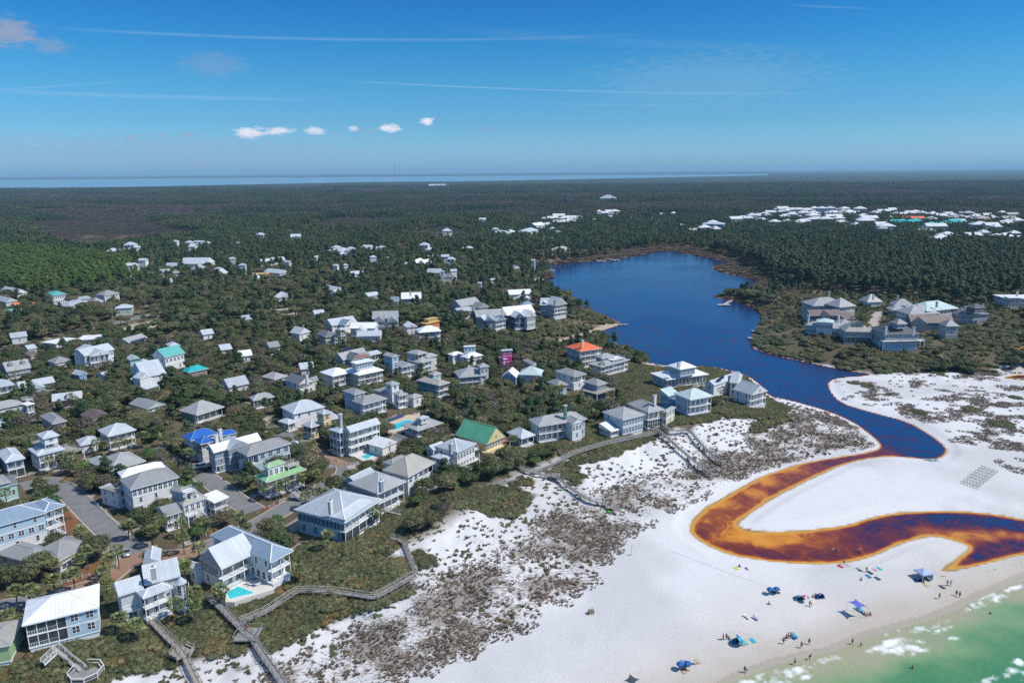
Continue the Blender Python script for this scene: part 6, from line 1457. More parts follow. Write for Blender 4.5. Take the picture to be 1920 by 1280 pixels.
MARSHZ = GTL([(1010,508),(1000,492),(1060,486),(1180,470),(1230,458),(1300,462),(1380,480),(1392,492),(1440,512),(1480,535),(1520,548),(1480,555),(1420,552),(1345,552),(1400,545),(1425,527),(1336,502),(1374,494),(1262,470),(1190,480),(1060,493)])
def allowed(x, y):
    """ground that carries trees"""
    dw, ds, dt, dr = (rlook(q, x, y) for q in (RDW, RDS, RDT, RDR))
    ok = (dw < -4) & ((dt > 46) | (dr > 14) | ((y > 470 - .35 * x) & (dt > -1e3) & (dw < -6)))
    ok &= ~clr(CLEAR, x, y)
    sc = np.zeros(x.shape, bool)
    for p in SCRUB: sc |= inpoly(p, x, y)
    sc |= inpoly(SHRUBZ, x, y) | inpoly(MARSHZ, x, y)
    return ok & ~sc
# ------------------------------------------------------------------ trees that one can pick out
NAMED = {}
def near_desc(x, y):
    """the two nearest houses by name of look, for labels"""
    return None
HPTS = []
for o in bpy.data.objects:
    if o.parent is None and o.get('category') in ('house', 'building', 'pavilion', 'garage') and o.name.split('.')[0] != 'distant_house':
        HPTS.append((o.location.x, o.location.y, o['label']))
HXY = np.array([(a, b) for a, b, _ in HPTS])
STOP = ' with | under | beside | behind | crowned | next | in | on | at | over | between | standing | above | below | backed | of | deep | lying | left | seen | cut | along | half | facing | screened | partly | glimpsed | alone | '
def short(lb):
    w = lb.split(); out = []
    for q in w:
        if out and (' ' + q + ' ') in STOP and len(out) >= 2: break
        out.append(q)
    return ' '.join(out[:6])
SHORT = []
for i, (_, _, lb) in enumerate(HPTS):
    w = lb.split(); s_ = ' '.join(w[:9])
    SHORT.append(s_)
USED = {}
def tree_label(kind, x, y):
    d = np.hypot(HXY[:, 0] - x, HXY[:, 1] - y); o_ = np.argsort(d)[:3]
    px, py = PROJ((x, y, 9)); res = None
    for j in o_:
        hx, hy = PROJ((HXY[j, 0], HXY[j, 1], 9))
        dx, dy = px - hx, py - hy
        rel = 'left of' if dx < -abs(dy) * .9 else 'right of' if dx > abs(dy) * .9 else 'in front of' if dy > 0 else 'behind'
        nm = SHORT[j]; a_ = kind.split()
        w = (kind + ' ' + rel + ' the ' + nm).split()[:16]
        while w[-1].lower() in ('with', 'and', 'a', 'the', 'of', 'under', 'in', 'over', 'one', 'to', 'its', 'wide', 'large', 'next', 'two', 'by', 'huge'): w.pop()
        lb = ' '.join(w)
        if lb not in USED: USED[lb] = 1; return lb
        res = res or lb
    for adj in ('taller ', 'smaller ', 'rounder ', 'wider ', 'second ', 'paler ', 'darker '): pass
    return res
def lone_tree(name, kind, x, y, s, crown, trunk, group):
    z = hz(x, y)
    r = empty(name, (x, y, z), RNG.uniform(0, 6.28), tree_label(kind, x, y), 'tree', group)
    r.scale = (s, s, s * RNG.uniform(.9, 1.1))
    obj('trunk', trunk, r); obj('crown', crown, r)
    return r
# palms, each at its place in the photo
PALM_PX = [(99,1086),(198,1093),(222,1158),(255,1170),(101,1058),(136,1075),(161,1033),(147,1047),(100,1085),(191,1071),(219,1032),(202,1050),(150,995),(9,922),(239,985),(284,993),(344,1057),(372,1025),(327,1134),(366,1110),(363,1135),(414,1106),(560,1066),(613,1003),(345,1060),(245,984),(282,995),(342,1006),(339,981),(448,968),(535,905),(494,912),(571,894),(592,890),(594,921),(572,930),(610,925),(560,819),(585,832),(522,910),(706,959),(833,799),(862,788),(962,821),(34,826),(122,807),(180,829),(194,834),(222,830),(239,828),(264,815),(272,816),(92,862),(116,856),(131,853),(307,821),(334,838),(348,846),(357,848),(378,843),(355,828),(564,896),(28,699),(131,743),(141,746),(167,743),(223,763),(94,727),(305,817),(503,814),(1055,726),(1006,724),(1106,693),(1130,684),(1117,773),(1189,713),(1316,719),(1299,719),(1352,732),(1598,596),(1623,592),(1652,597),(1664,601),(1632,588),(12,1152),(28,1107),(52,1104),(69,1113),(993,736),(1042,727)]
def frond_mesh(rng, L, nl=9):
    b = MB(); pts = []
    for i in range(5):
        s = i / 4; pts.append(Vector((L * .62 * s, 0, L * (.34 * s - .30 * s * s))))
    b.tube(pts, [.035, .03, .025, .02, .015], 3)
    tip = pts[-1]
    for i in range(nl):
        a = (i / (nl - 1) - .5) * 2.5
        d = Vector((math.cos(a), math.sin(a), -.10 - .28 * abs(a))); s_ = Vector((-math.sin(a), math.cos(a), 0)) * .115
        e = tip + d * L * .52; m_ = tip + d * L * .28 + Vector((0, 0, .06))
        k = len(b.v)
        b.v += [tuple(tip - s_ * .5), tuple(tip + s_ * .5), tuple(m_ + s_), tuple(m_ - s_), tuple(e)]
        b.f += [(k, k + 1, k + 2, k + 3), (k + 3, k + 2, k + 4)]; b.m += [0, 0]
    return b.mesh('palm_frond', LEAF_PALM)
FROND = [frond_mesh(r_, 2.1), frond_mesh(r_, 1.9), frond_mesh(r_, 1.6)]
for px, py in PALM_PX:
    hgt = 4.2 + 1.3 * RNG.random() if py > 700 else 6.0
    p = GT(px, py, hgt)
    dist = math.hypot(p[0], p[1]); z = hz(p[0], p[1])
    r = empty('palm_tree', (p[0], p[1], z), RNG.uniform(0, 6.28), tree_label(['cabbage palm', 'tall shaggy palm', 'slim palm'][int(RNG.integers(3))], p[0], p[1]), 'palm', 'palms in the gardens')
    key = ('ptrunk', round(hgt * 2) / 2)
    def mk():
        b = MB(); hh = key[1]; b.tube([(0, 0, -.4), (.06, 0, hh * .5), (0, .05, hh)], [.20, .15, .16], 8); return b.mesh('palm_trunk', BARK)
    obj('trunk', cached(key, mk), r)
    nf_ = 24 if dist < 330 else 14
    for i in range(nf_):
        f_ = i / nf_
        el_ = 1.15 - 1.75 * f_ ; az_ = i * 2.39996
        M = Matrix.Translation((0, .05, hgt - .1)) @ Matrix.Rotation(az_, 4, 'Z') @ Matrix.Rotation(-el_ * .8, 4, 'Y') @ Matrix.Scale(RNG.uniform(.85, 1.1), 4)
        obj('frond', FROND[i % 3], r, M)
    ix, iy = int((p[0] - RX0) / RS + .5), int((p[1] - RY0) / RS + .5)
    CLEAR[iy - 1:iy + 2, ix - 1:ix + 2] = True
print('palms', round(time.time() - T0, 1))
# fill of trees, near to far
A, B = jgrid(140, 460, 3.7)
k = allowed(A, B); A, B = A[k], B[k]
Zg = rlook(RH, A, B)
dens = fbm(A / 22, B / 22, 12, 3)
k = (RNG.random(len(A)) < .93 - .55 * sst(.42, .30, dens) * 1.0)
A, B, Zg = A[k], B[k], Zg[k]
vis = seen(A, B, Zg + 3, 10)
order = np.argsort(np.hypot(A, B) + (~vis) * 1e5)
n_ind = 300
kindr = RNG.random(len(A))
ADJ_OAK = ['dark live oak', 'rounded olive green oak', 'low spreading oak', 'bushy grey-green oak', 'dense scrub oak', 'brownish green oak']
for rank, i in enumerate(order[:n_ind]):
    x, y = A[i], B[i]
    q = kindr[i]
    s = RNG.uniform(.72, 1.18)
    if q < .80:
        j = int(RNG.integers(6)); lone_tree('oak_tree', ADJ_OAK[int(RNG.integers(6))], x, y, s, OAKS[j], OAKT[j], 'oaks between the houses')
    elif q < .88:
        j = int(RNG.integers(2)); lone_tree('magnolia_tree', 'glossy bright green broadleaf tree', x, y, s * .95, LUSHC[j], OAKT[j], 'glossy trees between the houses')
    elif q < .95:
        j = int(RNG.integers(2)); lone_tree('bare_tree', 'bare grey winter tree', x, y, s * .9, GREYC[j], GREYT[j], 'bare trees between the houses')
    else:
        j = int(RNG.integers(4)); lone_tree('pine_tree', 'slender dark pine', x, y, s * .72, PINEC[j], PINET[j], 'pines between the houses')
rest = order[n_ind:]
P_ = {'oak': [], 'pine': [], 'grey': [], 'young': [], 'mauve': [], 'bright_pine': []}
def put(kd, x, y, z, s): P_[kd].append((x, y, z, s))
for i in rest:
    q = kindr[i]; put('oak' if q < .86 else 'grey' if q < .93 else 'pine', A[i], B[i], Zg[i], RNG.uniform(.8, 1.3) if q < .93 else RNG.uniform(.55, .8))
A, B = jgrid(460, 1000, 5.3)
k = allowed(A, B); A, B = A[k], B[k]; Zg = rlook(RH, A, B)
pr = inpoly(PINER, A, B); pl = inpoly(PINEL, A, B); bz = np.zeros(len(A), bool)
for p in BRNZ: bz |= inpoly(p, A, B)
ptz = inpoly(POINTZ, A, B)
pmix = .06 + .36 * sst(560, 900, B) + .22 * sst(.5, .62, fbm(A / 60, B / 60, 41, 3))
dn = fbm(A / 25, B / 25, 19, 3)
for i in range(len(A)):
    q = RNG.random()
    if ptz[i]: put('oak', A[i], B[i], Zg[i], RNG.uniform(.35, .6)); continue
    if pr[i] or pl[i]:
        if q < .86: put('pine' if pr[i] else 'bright_pine', A[i], B[i], Zg[i], RNG.uniform(.9, 1.3) if pr[i] else RNG.uniform(.9, 1.15))
    elif bz[i]:
        if q < .6: put('mauve', A[i], B[i], Zg[i], RNG.uniform(.5, .9))
    elif dn[i] < .42 and q < .62: continue
    elif q < pmix[i]: put('pine', A[i], B[i], Zg[i], RNG.uniform(.65, 1.0))
    elif q < .93: put('oak', A[i], B[i], Zg[i], .75 + 1.15 * RNG.random() ** 1.4)
    else: put('grey' if q < .98 else 'mauve', A[i], B[i], Zg[i], RNG.uniform(.8, 1.1))
# edge of young pines below the tall ones
A, B = jgrid(470, 800, 5.5)
eg = sdf(PINER, A, B); k = (eg < 2) & (eg > -26) & ~clr(CLEAR, A, B) & (rlook(RDW, A, B) < -14)
for x, y in zip(A[k], B[k]):
    if RNG.random() < .75: put('young', x, y, hz(x, y), RNG.uniform(.5, .95))
for kd, nm in (('oak', 'oak_wood'), ('pine', 'pine_wood'), ('grey', 'bare_wood'), ('young', 'young_pine_wood'), ('mauve', 'winter_wood'), ('bright_pine', 'bright_pine_grove')):
    q = np.array(P_[kd])
    if len(q): scatter(nm, kd, q[:, :3], q[:, 3], RNG.integers(0, len(PROTO[kd].objects), len(q)))
    print(nm, len(q))
# beyond: small stands
A, B = jgrid(1000, 1720, 15.0)
k = (rlook(RDW, A, B) < -16) & ~clr(CLEAR, A, B)
A, B = A[k], B[k]; Zg = rlook(RH, A, B)
bz = np.zeros(len(A), bool)
for p in BRNZ: bz |= inpoly(p, A, B)
mz = inpoly(MARSHZ, A, B); A, B, Zg, bz = A[~mz], B[~mz], Zg[~mz], bz[~mz]
f1 = bz & (RNG.random(len(A)) < .5)
pz = ~bz & ((A > 100) | (fbm(A / 120, B / 120, 6, 3) > .46))
oz = ~bz & ~pz
for nm, co, kk_, s0, s1 in (('lake_head_pine_wood', 'mid_pine', pz, .75, 1.05), ('mixed_wood', 'mid_wood', oz, .8, 1.1)):
    n = int(kk_.sum()); scatter(nm, co, np.stack([A[kk_], B[kk_], Zg[kk_]], 1), RNG.uniform(s0, s1, n), RNG.integers(0, len(PROTO[co].objects), n))
n = int(f1.sum()); scatter('brush_clearing', 'far_scrub', np.stack([A[f1], B[f1], Zg[f1]], 1), RNG.uniform(.35, .6, n), RNG.integers(0, 2, n))
A, B = jgrid(1720, 5600, 37.0, 200)
keep = np.ones(len(A), bool)
for (c, th, w, d, fr) in FOOT:
    if c[1] > 1300: keep &= ((A - c[0]) ** 2 + (B - c[1]) ** 2) > (max(w, d) * .5 + 24) ** 2
A, B = A[keep], B[keep]
br = fbm(A / 520, B / 260, 88, 4) > .535
px_, py_ = PROJ(np.stack([A, B, np.full(len(A), 8.)], -1))
br |= (py_ > 398) & (py_ < 424) & (px_ > 120) & (px_ < 620) & (fbm(A / 150, B / 90, 3, 3) > .40)
br &= ~((px_ > 330) & (px_ < 720) & (py_ > 412) & (py_ < 440))
for nm, co, kk_, s0, s1 in (('far_forest', 'far_pine', ~br, .6, 1.35), ('far_brush', 'far_scrub', br, .8, 1.1)):
    n = int(kk_.sum()); scatter(nm, co, np.stack([A[kk_], B[kk_], np.full(n, 7.0)], 1), RNG.uniform(s0, s1, n), RNG.integers(0, len(PROTO[co].objects), n)); print(nm, n)
# ------------------------------------------------------------------ scrub, dune grass, reeds
SP_ = []
for p in SCRUB:
    x0, y0 = p.min(0); x1, y1 = p.max(0)
    xs, ys = np.meshgrid(np.arange(x0, x1, 2.0), np.arange(y0, y1, 2.0))
    xs = (xs + RNG.uniform(-1, 1, xs.shape)).ravel(); ys = (ys + RNG.uniform(-1, 1, ys.shape)).ravel()
    k = (sdf(p, xs, ys) > .6 + 2.0 * (fbm(xs / 5, ys / 5, 4, 2) - .5)) & ~clr(CLEARS, xs, ys)
    for q in SANDPATH: k &= ~inpoly(q, xs, ys)
    SP_.append(np.stack([xs[k], ys[k], rlook(RH, xs[k], ys[k])], 1))
SP_ = np.concatenate(SP_)
BWCLEAR_SCRUB = SP_
def fill_scrub():
    global SP_
    k = np.ones(len(SP_), bool)
    for c_, hw_ in BWALKS:
        for p in c_[::2]: k &= (SP_[:, 0] - p[0]) ** 2 + (SP_[:, 1] - p[1]) ** 2 > hw_ ** 2
    S_ = SP_[k]
    hgt = .55 + .75 * fbm(S_[:, 0] / 8, S_[:, 1] / 8, 14, 3)
    scatter('dune_scrub', 'scrub', S_, hgt, RNG.integers(0, 5, len(S_))); print('dune_scrub', len(S_))
xs, ys = jgrid(300, 620, 4.6)
k = (inpoly(SHRUBZ, xs, ys) | inpoly(POINTZ, xs, ys)) & ~clr(CLEARS, xs, ys) & (rlook(RDW, xs, ys) < -2.5)
gap = fbm(xs / 13, ys / 13, 61, 3) > .40
k &= gap & (~inpoly(POINTZ, xs, ys) | (rlook(RDW, xs, ys) < -7))
scatter('shore_scrub', 'scrub_big', np.stack([xs[k], ys[k], rlook(RH, xs[k], ys[k])], 1), RNG.uniform(.7, 1.35, int(k.sum())), RNG.integers(0, 4, int(k.sum()))); print('shore scrub', int(k.sum()))
sh2 = k & (RNG.random(len(k)) < .34) & (rlook(RDR, xs, ys) > 16)
scatter('point_thicket', 'oak', np.stack([xs[sh2], ys[sh2], rlook(RH, xs[sh2], ys[sh2])], 1), RNG.uniform(.45, .85, int(sh2.sum())), RNG.integers(0, 6, int(sh2.sum())))
# undergrowth between the trees of the town
xs, ys = jgrid(140, 430, 4.2)
k = allowed(xs, ys) | (~clr(CLEARS, xs, ys) & (rlook(RDT, xs, ys) > 50) & (RNG.random(len(xs)) < .35))
k &= ~clr(CLEARS, xs, ys) & (RNG.random(len(xs)) < .55) & (rlook(RDW, xs, ys) < -3)
scatter('garden_undergrowth', 'scrub', np.stack([xs[k], ys[k], rlook(RH, xs[k], ys[k])], 1), RNG.uniform(.4, .85, int(k.sum())), RNG.integers(0, 5, int(k.sum())))
# grass on the dunes
xs, ys = np.meshgrid(np.arange(-90, 330, 2.1), np.arange(95, 420, 2.1))
xs = (xs + RNG.uniform(-1, 1, xs.shape)).ravel(); ys = (ys + RNG.uniform(-1, 1, ys.shape)).ravel()
inl = sdf(LITTER, xs, ys) > -2; rdn = (sdf(RDUNE, xs, ys) > -3)
dw_, dt_, dr_, ds_ = (rlook(q, xs, ys) for q in (RDW, RDT, RDR, RDS))
sc_ = np.zeros(xs.shape, bool)
for p in SCRUB: sc_ |= inpoly(p, xs, ys)
den = np.where(inl, .24 + .74 * sst(.42, .58, fbm(xs / 11, ys / 11, 62)), 0) + np.where(rdn, .02 + .8 * sst(.50, .64, fbm(xs / 13, ys / 9, 90)), 0)
k = (RNG.random(len(xs)) < den) & (dw_ < -3) & ~sc_ & ~clr(CLEARS, xs, ys)
GRP = np.stack([xs[k], ys[k], rlook(RH, xs[k], ys[k])], 1)
k2 = (~k) & (dt_ > 3) & (dt_ < 66) & (dw_ < -3) & ~sc_ & (RNG.random(len(xs)) < .72 * sst(.22, .55, fbm(xs / 8, ys / 8, 15))) & ~clr(CLEARS, xs, ys)
k2 |= (~k) & (sdf(RDUNE, xs, ys) > 0) & (RNG.random(len(xs)) < .05) & (dw_ < -5)
TUF = np.stack([xs[k2], ys[k2], rlook(RH, xs[k2], ys[k2])], 1)
scatter('dune_grass', 'dune_grass', GRP, RNG.uniform(.7, 1.2, len(GRP)), RNG.integers(0, 4, len(GRP)))
scatter('dune_tufts', 'tuft', TUF, RNG.uniform(.7, 1.5, len(TUF)), RNG.integers(0, 3, len(TUF))); print('grass', len(GRP), len(TUF))
# dark low shrub mats on the far spit
for i, (x, y, rx, ry) in enumerate([(1822,768,13,4),(1880,796,18,6),(1790,712,9,3),(1640,722,8,3),(1600,716,7,3),(1915,748,9,4)]):
    pass
MATP = []
for x, y, rx, ry in [(1822,768,14,6),(1880,796,22,9),(1905,745,10,5),(1625,722,9,4),(1600,717,8,4),(1760,700,10,4),(1850,700,16,4),(1725,772,10,4)]:
    a = GT(x - rx, y); b = GT(x + rx, y); c = GT(x, y - ry * .8); d = GT(x, y + ry * .8); cen = GT(x, y)
    RX_, RY_ = abs(b[0] - a[0]) / 2, abs(c[1] - d[1]) / 2
    m_ = int(RX_ * RY_ / 1.4) + 3
    for _ in range(m_):
        t_ = RNG.uniform(0, 6.28); q = math.sqrt(RNG.random()); MATP.append((cen[0] + RX_ * q * math.cos(t_), cen[1] + RY_ * q * math.sin(t_)))
MATP = np.array(MATP); scatter('shrub_mats', 'scrub', np.stack([MATP[:, 0], MATP[:, 1], rlook(RH, MATP[:, 0], MATP[:, 1])], 1), RNG.uniform(.5, .9, len(MATP)), RNG.integers(0, 5, len(MATP)))
xs, ys = jgrid(420, 1120, 5.0)
dw_ = rlook(RDW, xs, ys)
k = ~clr(CLEARS, xs, ys) & (dw_ < -.6) & (((dw_ > -9) & (RNG.random(len(xs)) < .65)) | inpoly(MARSHZ, xs, ys)) & (rlook(RDT, xs, ys) < 1e9) & (ys > 560)
scatter('shore_reeds', 'reed', np.stack([xs[k], ys[k], rlook(RH, xs[k], ys[k])], 1), RNG.uniform(.6, 1.2, int(k.sum())), RNG.integers(0, 3, int(k.sum())))
print('vegetation', round(time.time() - T0, 1))
# ------------------------------------------------------------------ boardwalks
BWALKS = []
def path3(px, lift, smooth=9, step=1.0, zfix=None):
    pts = np.array([GT(x, y)[:2] for x, y in px])
    seg = np.linalg.norm(np.diff(pts, axis=0), axis=1); L = seg.sum(); n = max(4, int(L / step))
    s = np.linspace(0, L, n); cs = np.concatenate([[0], np.cumsum(seg)])
    x = np.interp(s, cs, pts[:, 0]); y = np.interp(s, cs, pts[:, 1]); z = rlook(RH, x, y)
    k = np.ones(smooth) / smooth; zp = np.pad(z, smooth // 2, mode='edge'); z = np.convolve(zp, k, 'valid')[:n]
    z = np.maximum(z, rlook(RH, x, y) - .3) + lift
    return np.stack([x, y, z], 1)
def boardwalk(label, px, width=1.7, lift=1.0, m=None, railm=None, rails=True, platform=None, cat='boardwalk'):
    m = m or gwood_m; railm = railm or gwood_m
    P3 = path3(px, lift)
    width *= .72
    root = empty('boardwalk', tuple(P3[0] - np.array([0, 0, lift])), 0, label, cat, 'boardwalks over the dune')
    MI = Matrix.Translation(-root.location)
    d = np.gradient(P3[:, :2], axis=0); d /= np.linalg.norm(d, axis=1)[:, None] + 1e-9
    nn = np.stack([-d[:, 1], d[:, 0]], 1)
    b = MB(); L = [0]
    for i in range(len(P3) - 1):
        a, c = P3[i], P3[i + 1]
        ln = np.linalg.norm(c - a); kpl = max(1, int(ln / .30))
        for j in range(kpl):
            p = a + (c - a) * (j + .06) / kpl; q = a + (c - a) * (j + .90) / kpl
            w = nn[i] * width / 2; k = len(b.v); t_ = .05
            for z_ in (-t_, 0): b.v += [(p[0] - w[0], p[1] - w[1], p[2] + z_), (p[0] + w[0], p[1] + w[1], p[2] + z_), (q[0] + w[0], q[1] + w[1], q[2] + z_), (q[0] - w[0], q[1] - w[1], q[2] + z_)]
            b.f += [(k, k + 3, k + 2, k + 1), (k + 4, k + 5, k + 6, k + 7), (k, k + 1, k + 5, k + 4), (k + 1, k + 2, k + 6, k + 5), (k + 2, k + 3, k + 7, k + 6), (k + 3, k, k + 4, k + 7)]; b.m += [0] * 6
    tag(obj('decking', b.mesh('decking', m), root, MI), kind='stuff')
    for s in (-1, 1):
        e = P3.copy(); e[:, :2] += nn * s * width / 2
        if rails:
            for hh, r in ((1.0, .055), (.55, .035)):
                b = MB(); b.tube([tuple(q + np.array([0, 0, hh])) for q in e[::2].tolist() + [e[-1].tolist()]] if False else [(q[0], q[1], q[2] + hh) for q in np.vstack([e[::2], e[-1:]])], r, 4)
                obj('handrail', b.mesh('handrail', railm), root, MI)
        b = MB(); b.tube([(q[0], q[1], q[2] - .14) for q in np.vstack([e[::2], e[-1:]])], .09, 4); obj('stringer', b.mesh('stringer', m), root, MI)
        for i in range(0, len(e), 2):
            q = e[i]; zb = hz(q[0], q[1])
            M = MI @ Matrix.Translation((q[0], q[1], zb - .4)) @ Matrix.Diagonal((.12, .12, max(.3, q[2] + (1.0 if rails else -.05) - zb + .4), 1))
            obj('post', unit_box(railm if rails else m), root, M)
    if platform:                                      # wider landing at a photo point: radius, sides
        for (x, y, r, sides, bench) in platform:
            p = GT(x, y); z = max(float(np.interp(0, [0], [P3[-1][2]])), hz(p[0], p[1]) + .5)
            j = int(np.argmin(np.hypot(P3[:, 0] - p[0], P3[:, 1] - p[1]))); z = P3[j][2] + .02
            ring = [(p[0] + r * math.cos(2 * math.pi * (i + .5) / sides), p[1] + r * math.sin(2 * math.pi * (i + .5) / sides)) for i in range(sides)]
            b = MB(); b.v = [(q[0], q[1], z - .16) for q in ring] + [(q[0], q[1], z + .01) for q in ring]
            b.f = [tuple(range(sides))[::-1], tuple(range(sides, 2 * sides))] + [(i, (i + 1) % sides, sides + (i + 1) % sides, sides + i) for i in range(sides)]; b.m = [0] * (sides + 2)
            obj('platform', b.mesh('platform', deck_m if bench == 2 else m), root, MI)
            for i in range(sides):
                a, c = ring[i], ring[(i + 1) % sides]
                obj('post', unit_box(railm), root, MI @ Matrix.Translation((a[0], a[1], hz(a[0], a[1]) - .4)) @ Matrix.Diagonal((.14, .14, z + 1.0 - hz(a[0], a[1]) + .4, 1)))
                mid = (np.array(a) + np.array(c)) / 2
                if min(np.hypot(P3[:, 0] - mid[0], P3[:, 1] - mid[1])) < 1.5: continue
                b = MB()
                b.bar((a[0], a[1], z + 1.0), (c[0], c[1], z + 1.0), .14, .07); obj('handrail', b.mesh('handrail', railm), root, MI)
                if bench: b = MB(); cc = np.array([p[0], p[1]]); a2 = np.array(a) * .88 + cc * .12; c2 = np.array(c) * .88 + cc * .12; b.bar((*a2, z + .45), (*c2, z + .45), .5, .08); obj('bench_seat', b.mesh('bench_seat', deck_m), root, MI)
    BWALKS.append((P3[:, :2], width / 2 + 1.1))
    return root
wh_rail = mat('pale_wood', (.52, .50, .47), .8, (.42, .40, .38), 1.0)
boardwalk('pale dune walkover leading from the pale blue house to an eight-sided deck', [(106,1219),(120,1234),(136,1248),(152,1262),(160,1268)], 1.8, 1.1, gwood_m, trim_m, platform=[(163,1271,3.4,8,1)])
boardwalk('brown dune walkover leading from the turret house down to the sand', [(272,1154),(290,1175),(310,1196),(328,1214),(344,1230),(356,1256),(368,1280),(384,1312)], 1.7, 1.0, deck_m, deck_m, platform=[(342,1228,2.6,6,1)])
boardwalk('dark boardwalk with bench deck and a long stair to the beach', [(392,1128),(418,1152),(440,1173),(458,1192),(474,1206),(484,1222),(500,1246),(516,1268),(540,1306)], 2.1, 1.6, gwood_m, gwood_m, platform=[(466,1200,3.6,4,0)])
boardwalk('white railed boardwalk zigzagging through the scrub below the pool house', [(450,1173),(472,1163),(498,1153),(528,1132),(556,1114),(580,1112),(606,1113),(640,1117),(672,1121),(700,1127),(735,1108),(760,1094),(777,1084)], 1.7, .9, gwood_m, wh_rail)
boardwalk('short boardwalk climbing from the zigzag walk past the scrub to the sand track', [(780,1082),(774,1066),(766,1044),(757,1021),(745,1014),(733,1011)], 1.6, .8, gwood_m, gwood_m)
boardwalk('small wooden stair and walk between the pale blue house and the orange-furnished gallery', [(703,946),(712,955),(722,961),(738,965),(752,968)], 1.4, .8, deck_m, wh_rail)
boardwalk('low grey boardwalk curving under the many-decked house', [(828,897),(842,902),(858,906),(884,913),(904,912),(922,910),(940,907),(955,903),(972,898)], 1.5, .35, gwood_m, gwood_m, rails=False)
boardwalk('long boardwalk and stair from the yellow house down to the beach', [(938,858),(952,868),(966,877),(982,886),(995,891),(1015,895),(1036,900),(1050,905),(1062,916),(1078,928),(1094,938),(1102,943),(1116,947),(1131,950),(1148,960),(1163,967)], 1.7, 1.5, gwood_m, gwood_m, platform=[(1040,898,2.6,4,0)])
boardwalk('pale boardwalk contouring along the scrub edge to the cream house', [(1000,890),(1018,882),(1036,875),(1052,866),(1066,859),(1085,851),(1105,845),(1130,838),(1156,832),(1190,824),(1225,817),(1240,815)], 1.6, .9, gwood_m, wh_rail)
boardwalk('short spur stair joining the contour boardwalk from the big veranda house', [(1048,843),(1052,852),(1057,860)], 1.4, .5, gwood_m, gwood_m)
boardwalk('tall timber dune stair under the cream lattice house', [(1222,804),(1230,811),(1240,818),(1254,831),(1270,846),(1286,859),(1300,872),(1318,885),(1336,898)], 1.7, 1.9, gwood_m, gwood_m)
boardwalk('second timber dune stair to the right under the bright blue house', [(1242,802),(1252,810),(1265,817),(1280,813),(1291,812),(1302,826),(1315,841),(1330,856),(1344,870),(1358,876)], 1.7, 1.9, gwood_m, gwood_m)
boardwalk('grey boardwalk crossing the marsh inlet on the far point', [(1772,672),(1784,682),(1797,692),(1818,699),(1840,707)], 1.8, 1.0, gwood_m, wh_rail)
fill_scrub()
# ------------------------------------------------------------------ white fences
def fence(label, px, h=1.0, m=None, group='white picket fences'):
    m = m or trim_m
    pts = np.array([GT(x, y)[:2] for x, y in px]); c = spline(pts, 2.4) if len(px) > 2 else np.array([pts[0] + (pts[1] - pts[0]) * t for t in np.linspace(0, 1, max(2, int(np.linalg.norm(pts[1] - pts[0]) / 2.4) + 1))])
    root = empty('picket_fence', (c[0][0], c[0][1], hz(*c[0])), 0, label, 'fence', group)
    MI = Matrix.Translation(-root.location)
    for i, p in enumerate(c):
        z = hz(p[0], p[1])
        obj('post', unit_box(m), root, MI @ Matrix.Translation((p[0], p[1], z - .2)) @ Matrix.Diagonal((.14, .14, h + .35, 1)))
        if i + 1 < len(c):
            q = c[i + 1]; ln = float(np.linalg.norm(q - p)); th = math.atan2(q[1] - p[1], q[0] - p[0]); me, L = rail_me(ln, m, h)
            obj('panel', me, root, MI @ Matrix.Translation(((p[0] + q[0]) / 2, (p[1] + q[1]) / 2, (z + hz(*q)) / 2)) @ Matrix.Rotation(th, 4, 'Z') @ Matrix.Diagonal((ln / L, 1, 1, 1)))
fence('white picket fence curving round the brick road corner below the low bungalow', [(103,1098),(128,1090),(155,1083),(180,1080),(203,1073),(220,1060),(219,1050)])
fence('white picket fence along the bed beside the house with the roof walk', [(347,1022),(366,1014),(387,1005)])
fence('white picket fence in front of the white house with pale green roofs', [(504,953),(524,943),(544,933),(562,927)])
fence('white picket fence from the red brick path to the road bend', [(580,920),(594,912),(608,904),(622,893)])
fence('white picket fence rounding the garden of the tall gallery house', [(594,850),(605,855),(616,860),(634,867),(650,872),(664,873),(676,872),(698,865),(718,857)])
fence('white picket fence along the lane behind the white garage', [(750,844),(766,836),(782,830)])
fence('white picket fence on the shady side of the long street', [(170,936),(184,950),(198,962)])
fence('white picket fence across the lane from the royal blue roof', [(328,858),(342,868),(356,872)])
fence('grey-white pool fence behind the row of dark blue loungers', [(716,796),(735,785),(752,777),(770,776),(784,780)])
fence('dark green-grey fence in front of the curved pool', [(714,806),(735,816),(758,824),(776,832)], m=gwood_m)
# ------------------------------------------------------------------ pools
poolw = mat('pool_water', (.03, .46, .50), .05, (.05, .52, .55), .35, .5)
pooltile = mat('pool_deck_stone', (.62, .58, .52), .8, (.56, .52, .46), .6)
tandeck = mat('tan_pool_deck', (.56, .44, .32), .85, (.50, .39, .29), .5)
def prism(pts, z0, z1, m, name, root, MI):
    n = len(pts); b = MB(); b.v = [(p[0], p[1], z0) for p in pts] + [(p[0], p[1], z1) for p in pts]
    a = sum(pts[i][0] * pts[(i + 1) % n][1] - pts[(i + 1) % n][0] * pts[i][1] for i in range(n))
    o_ = list(range(n)) if a > 0 else list(range(n))[::-1]
    b.f = [tuple(o_[::-1]), tuple(n + i for i in o_)] + [(o_[i], o_[(i + 1) % n], n + o_[(i + 1) % n], n + o_[i]) for i in range(n)]; b.m = [0] * (n + 2)
    return obj(name, b.mesh(name, m), root, MI)
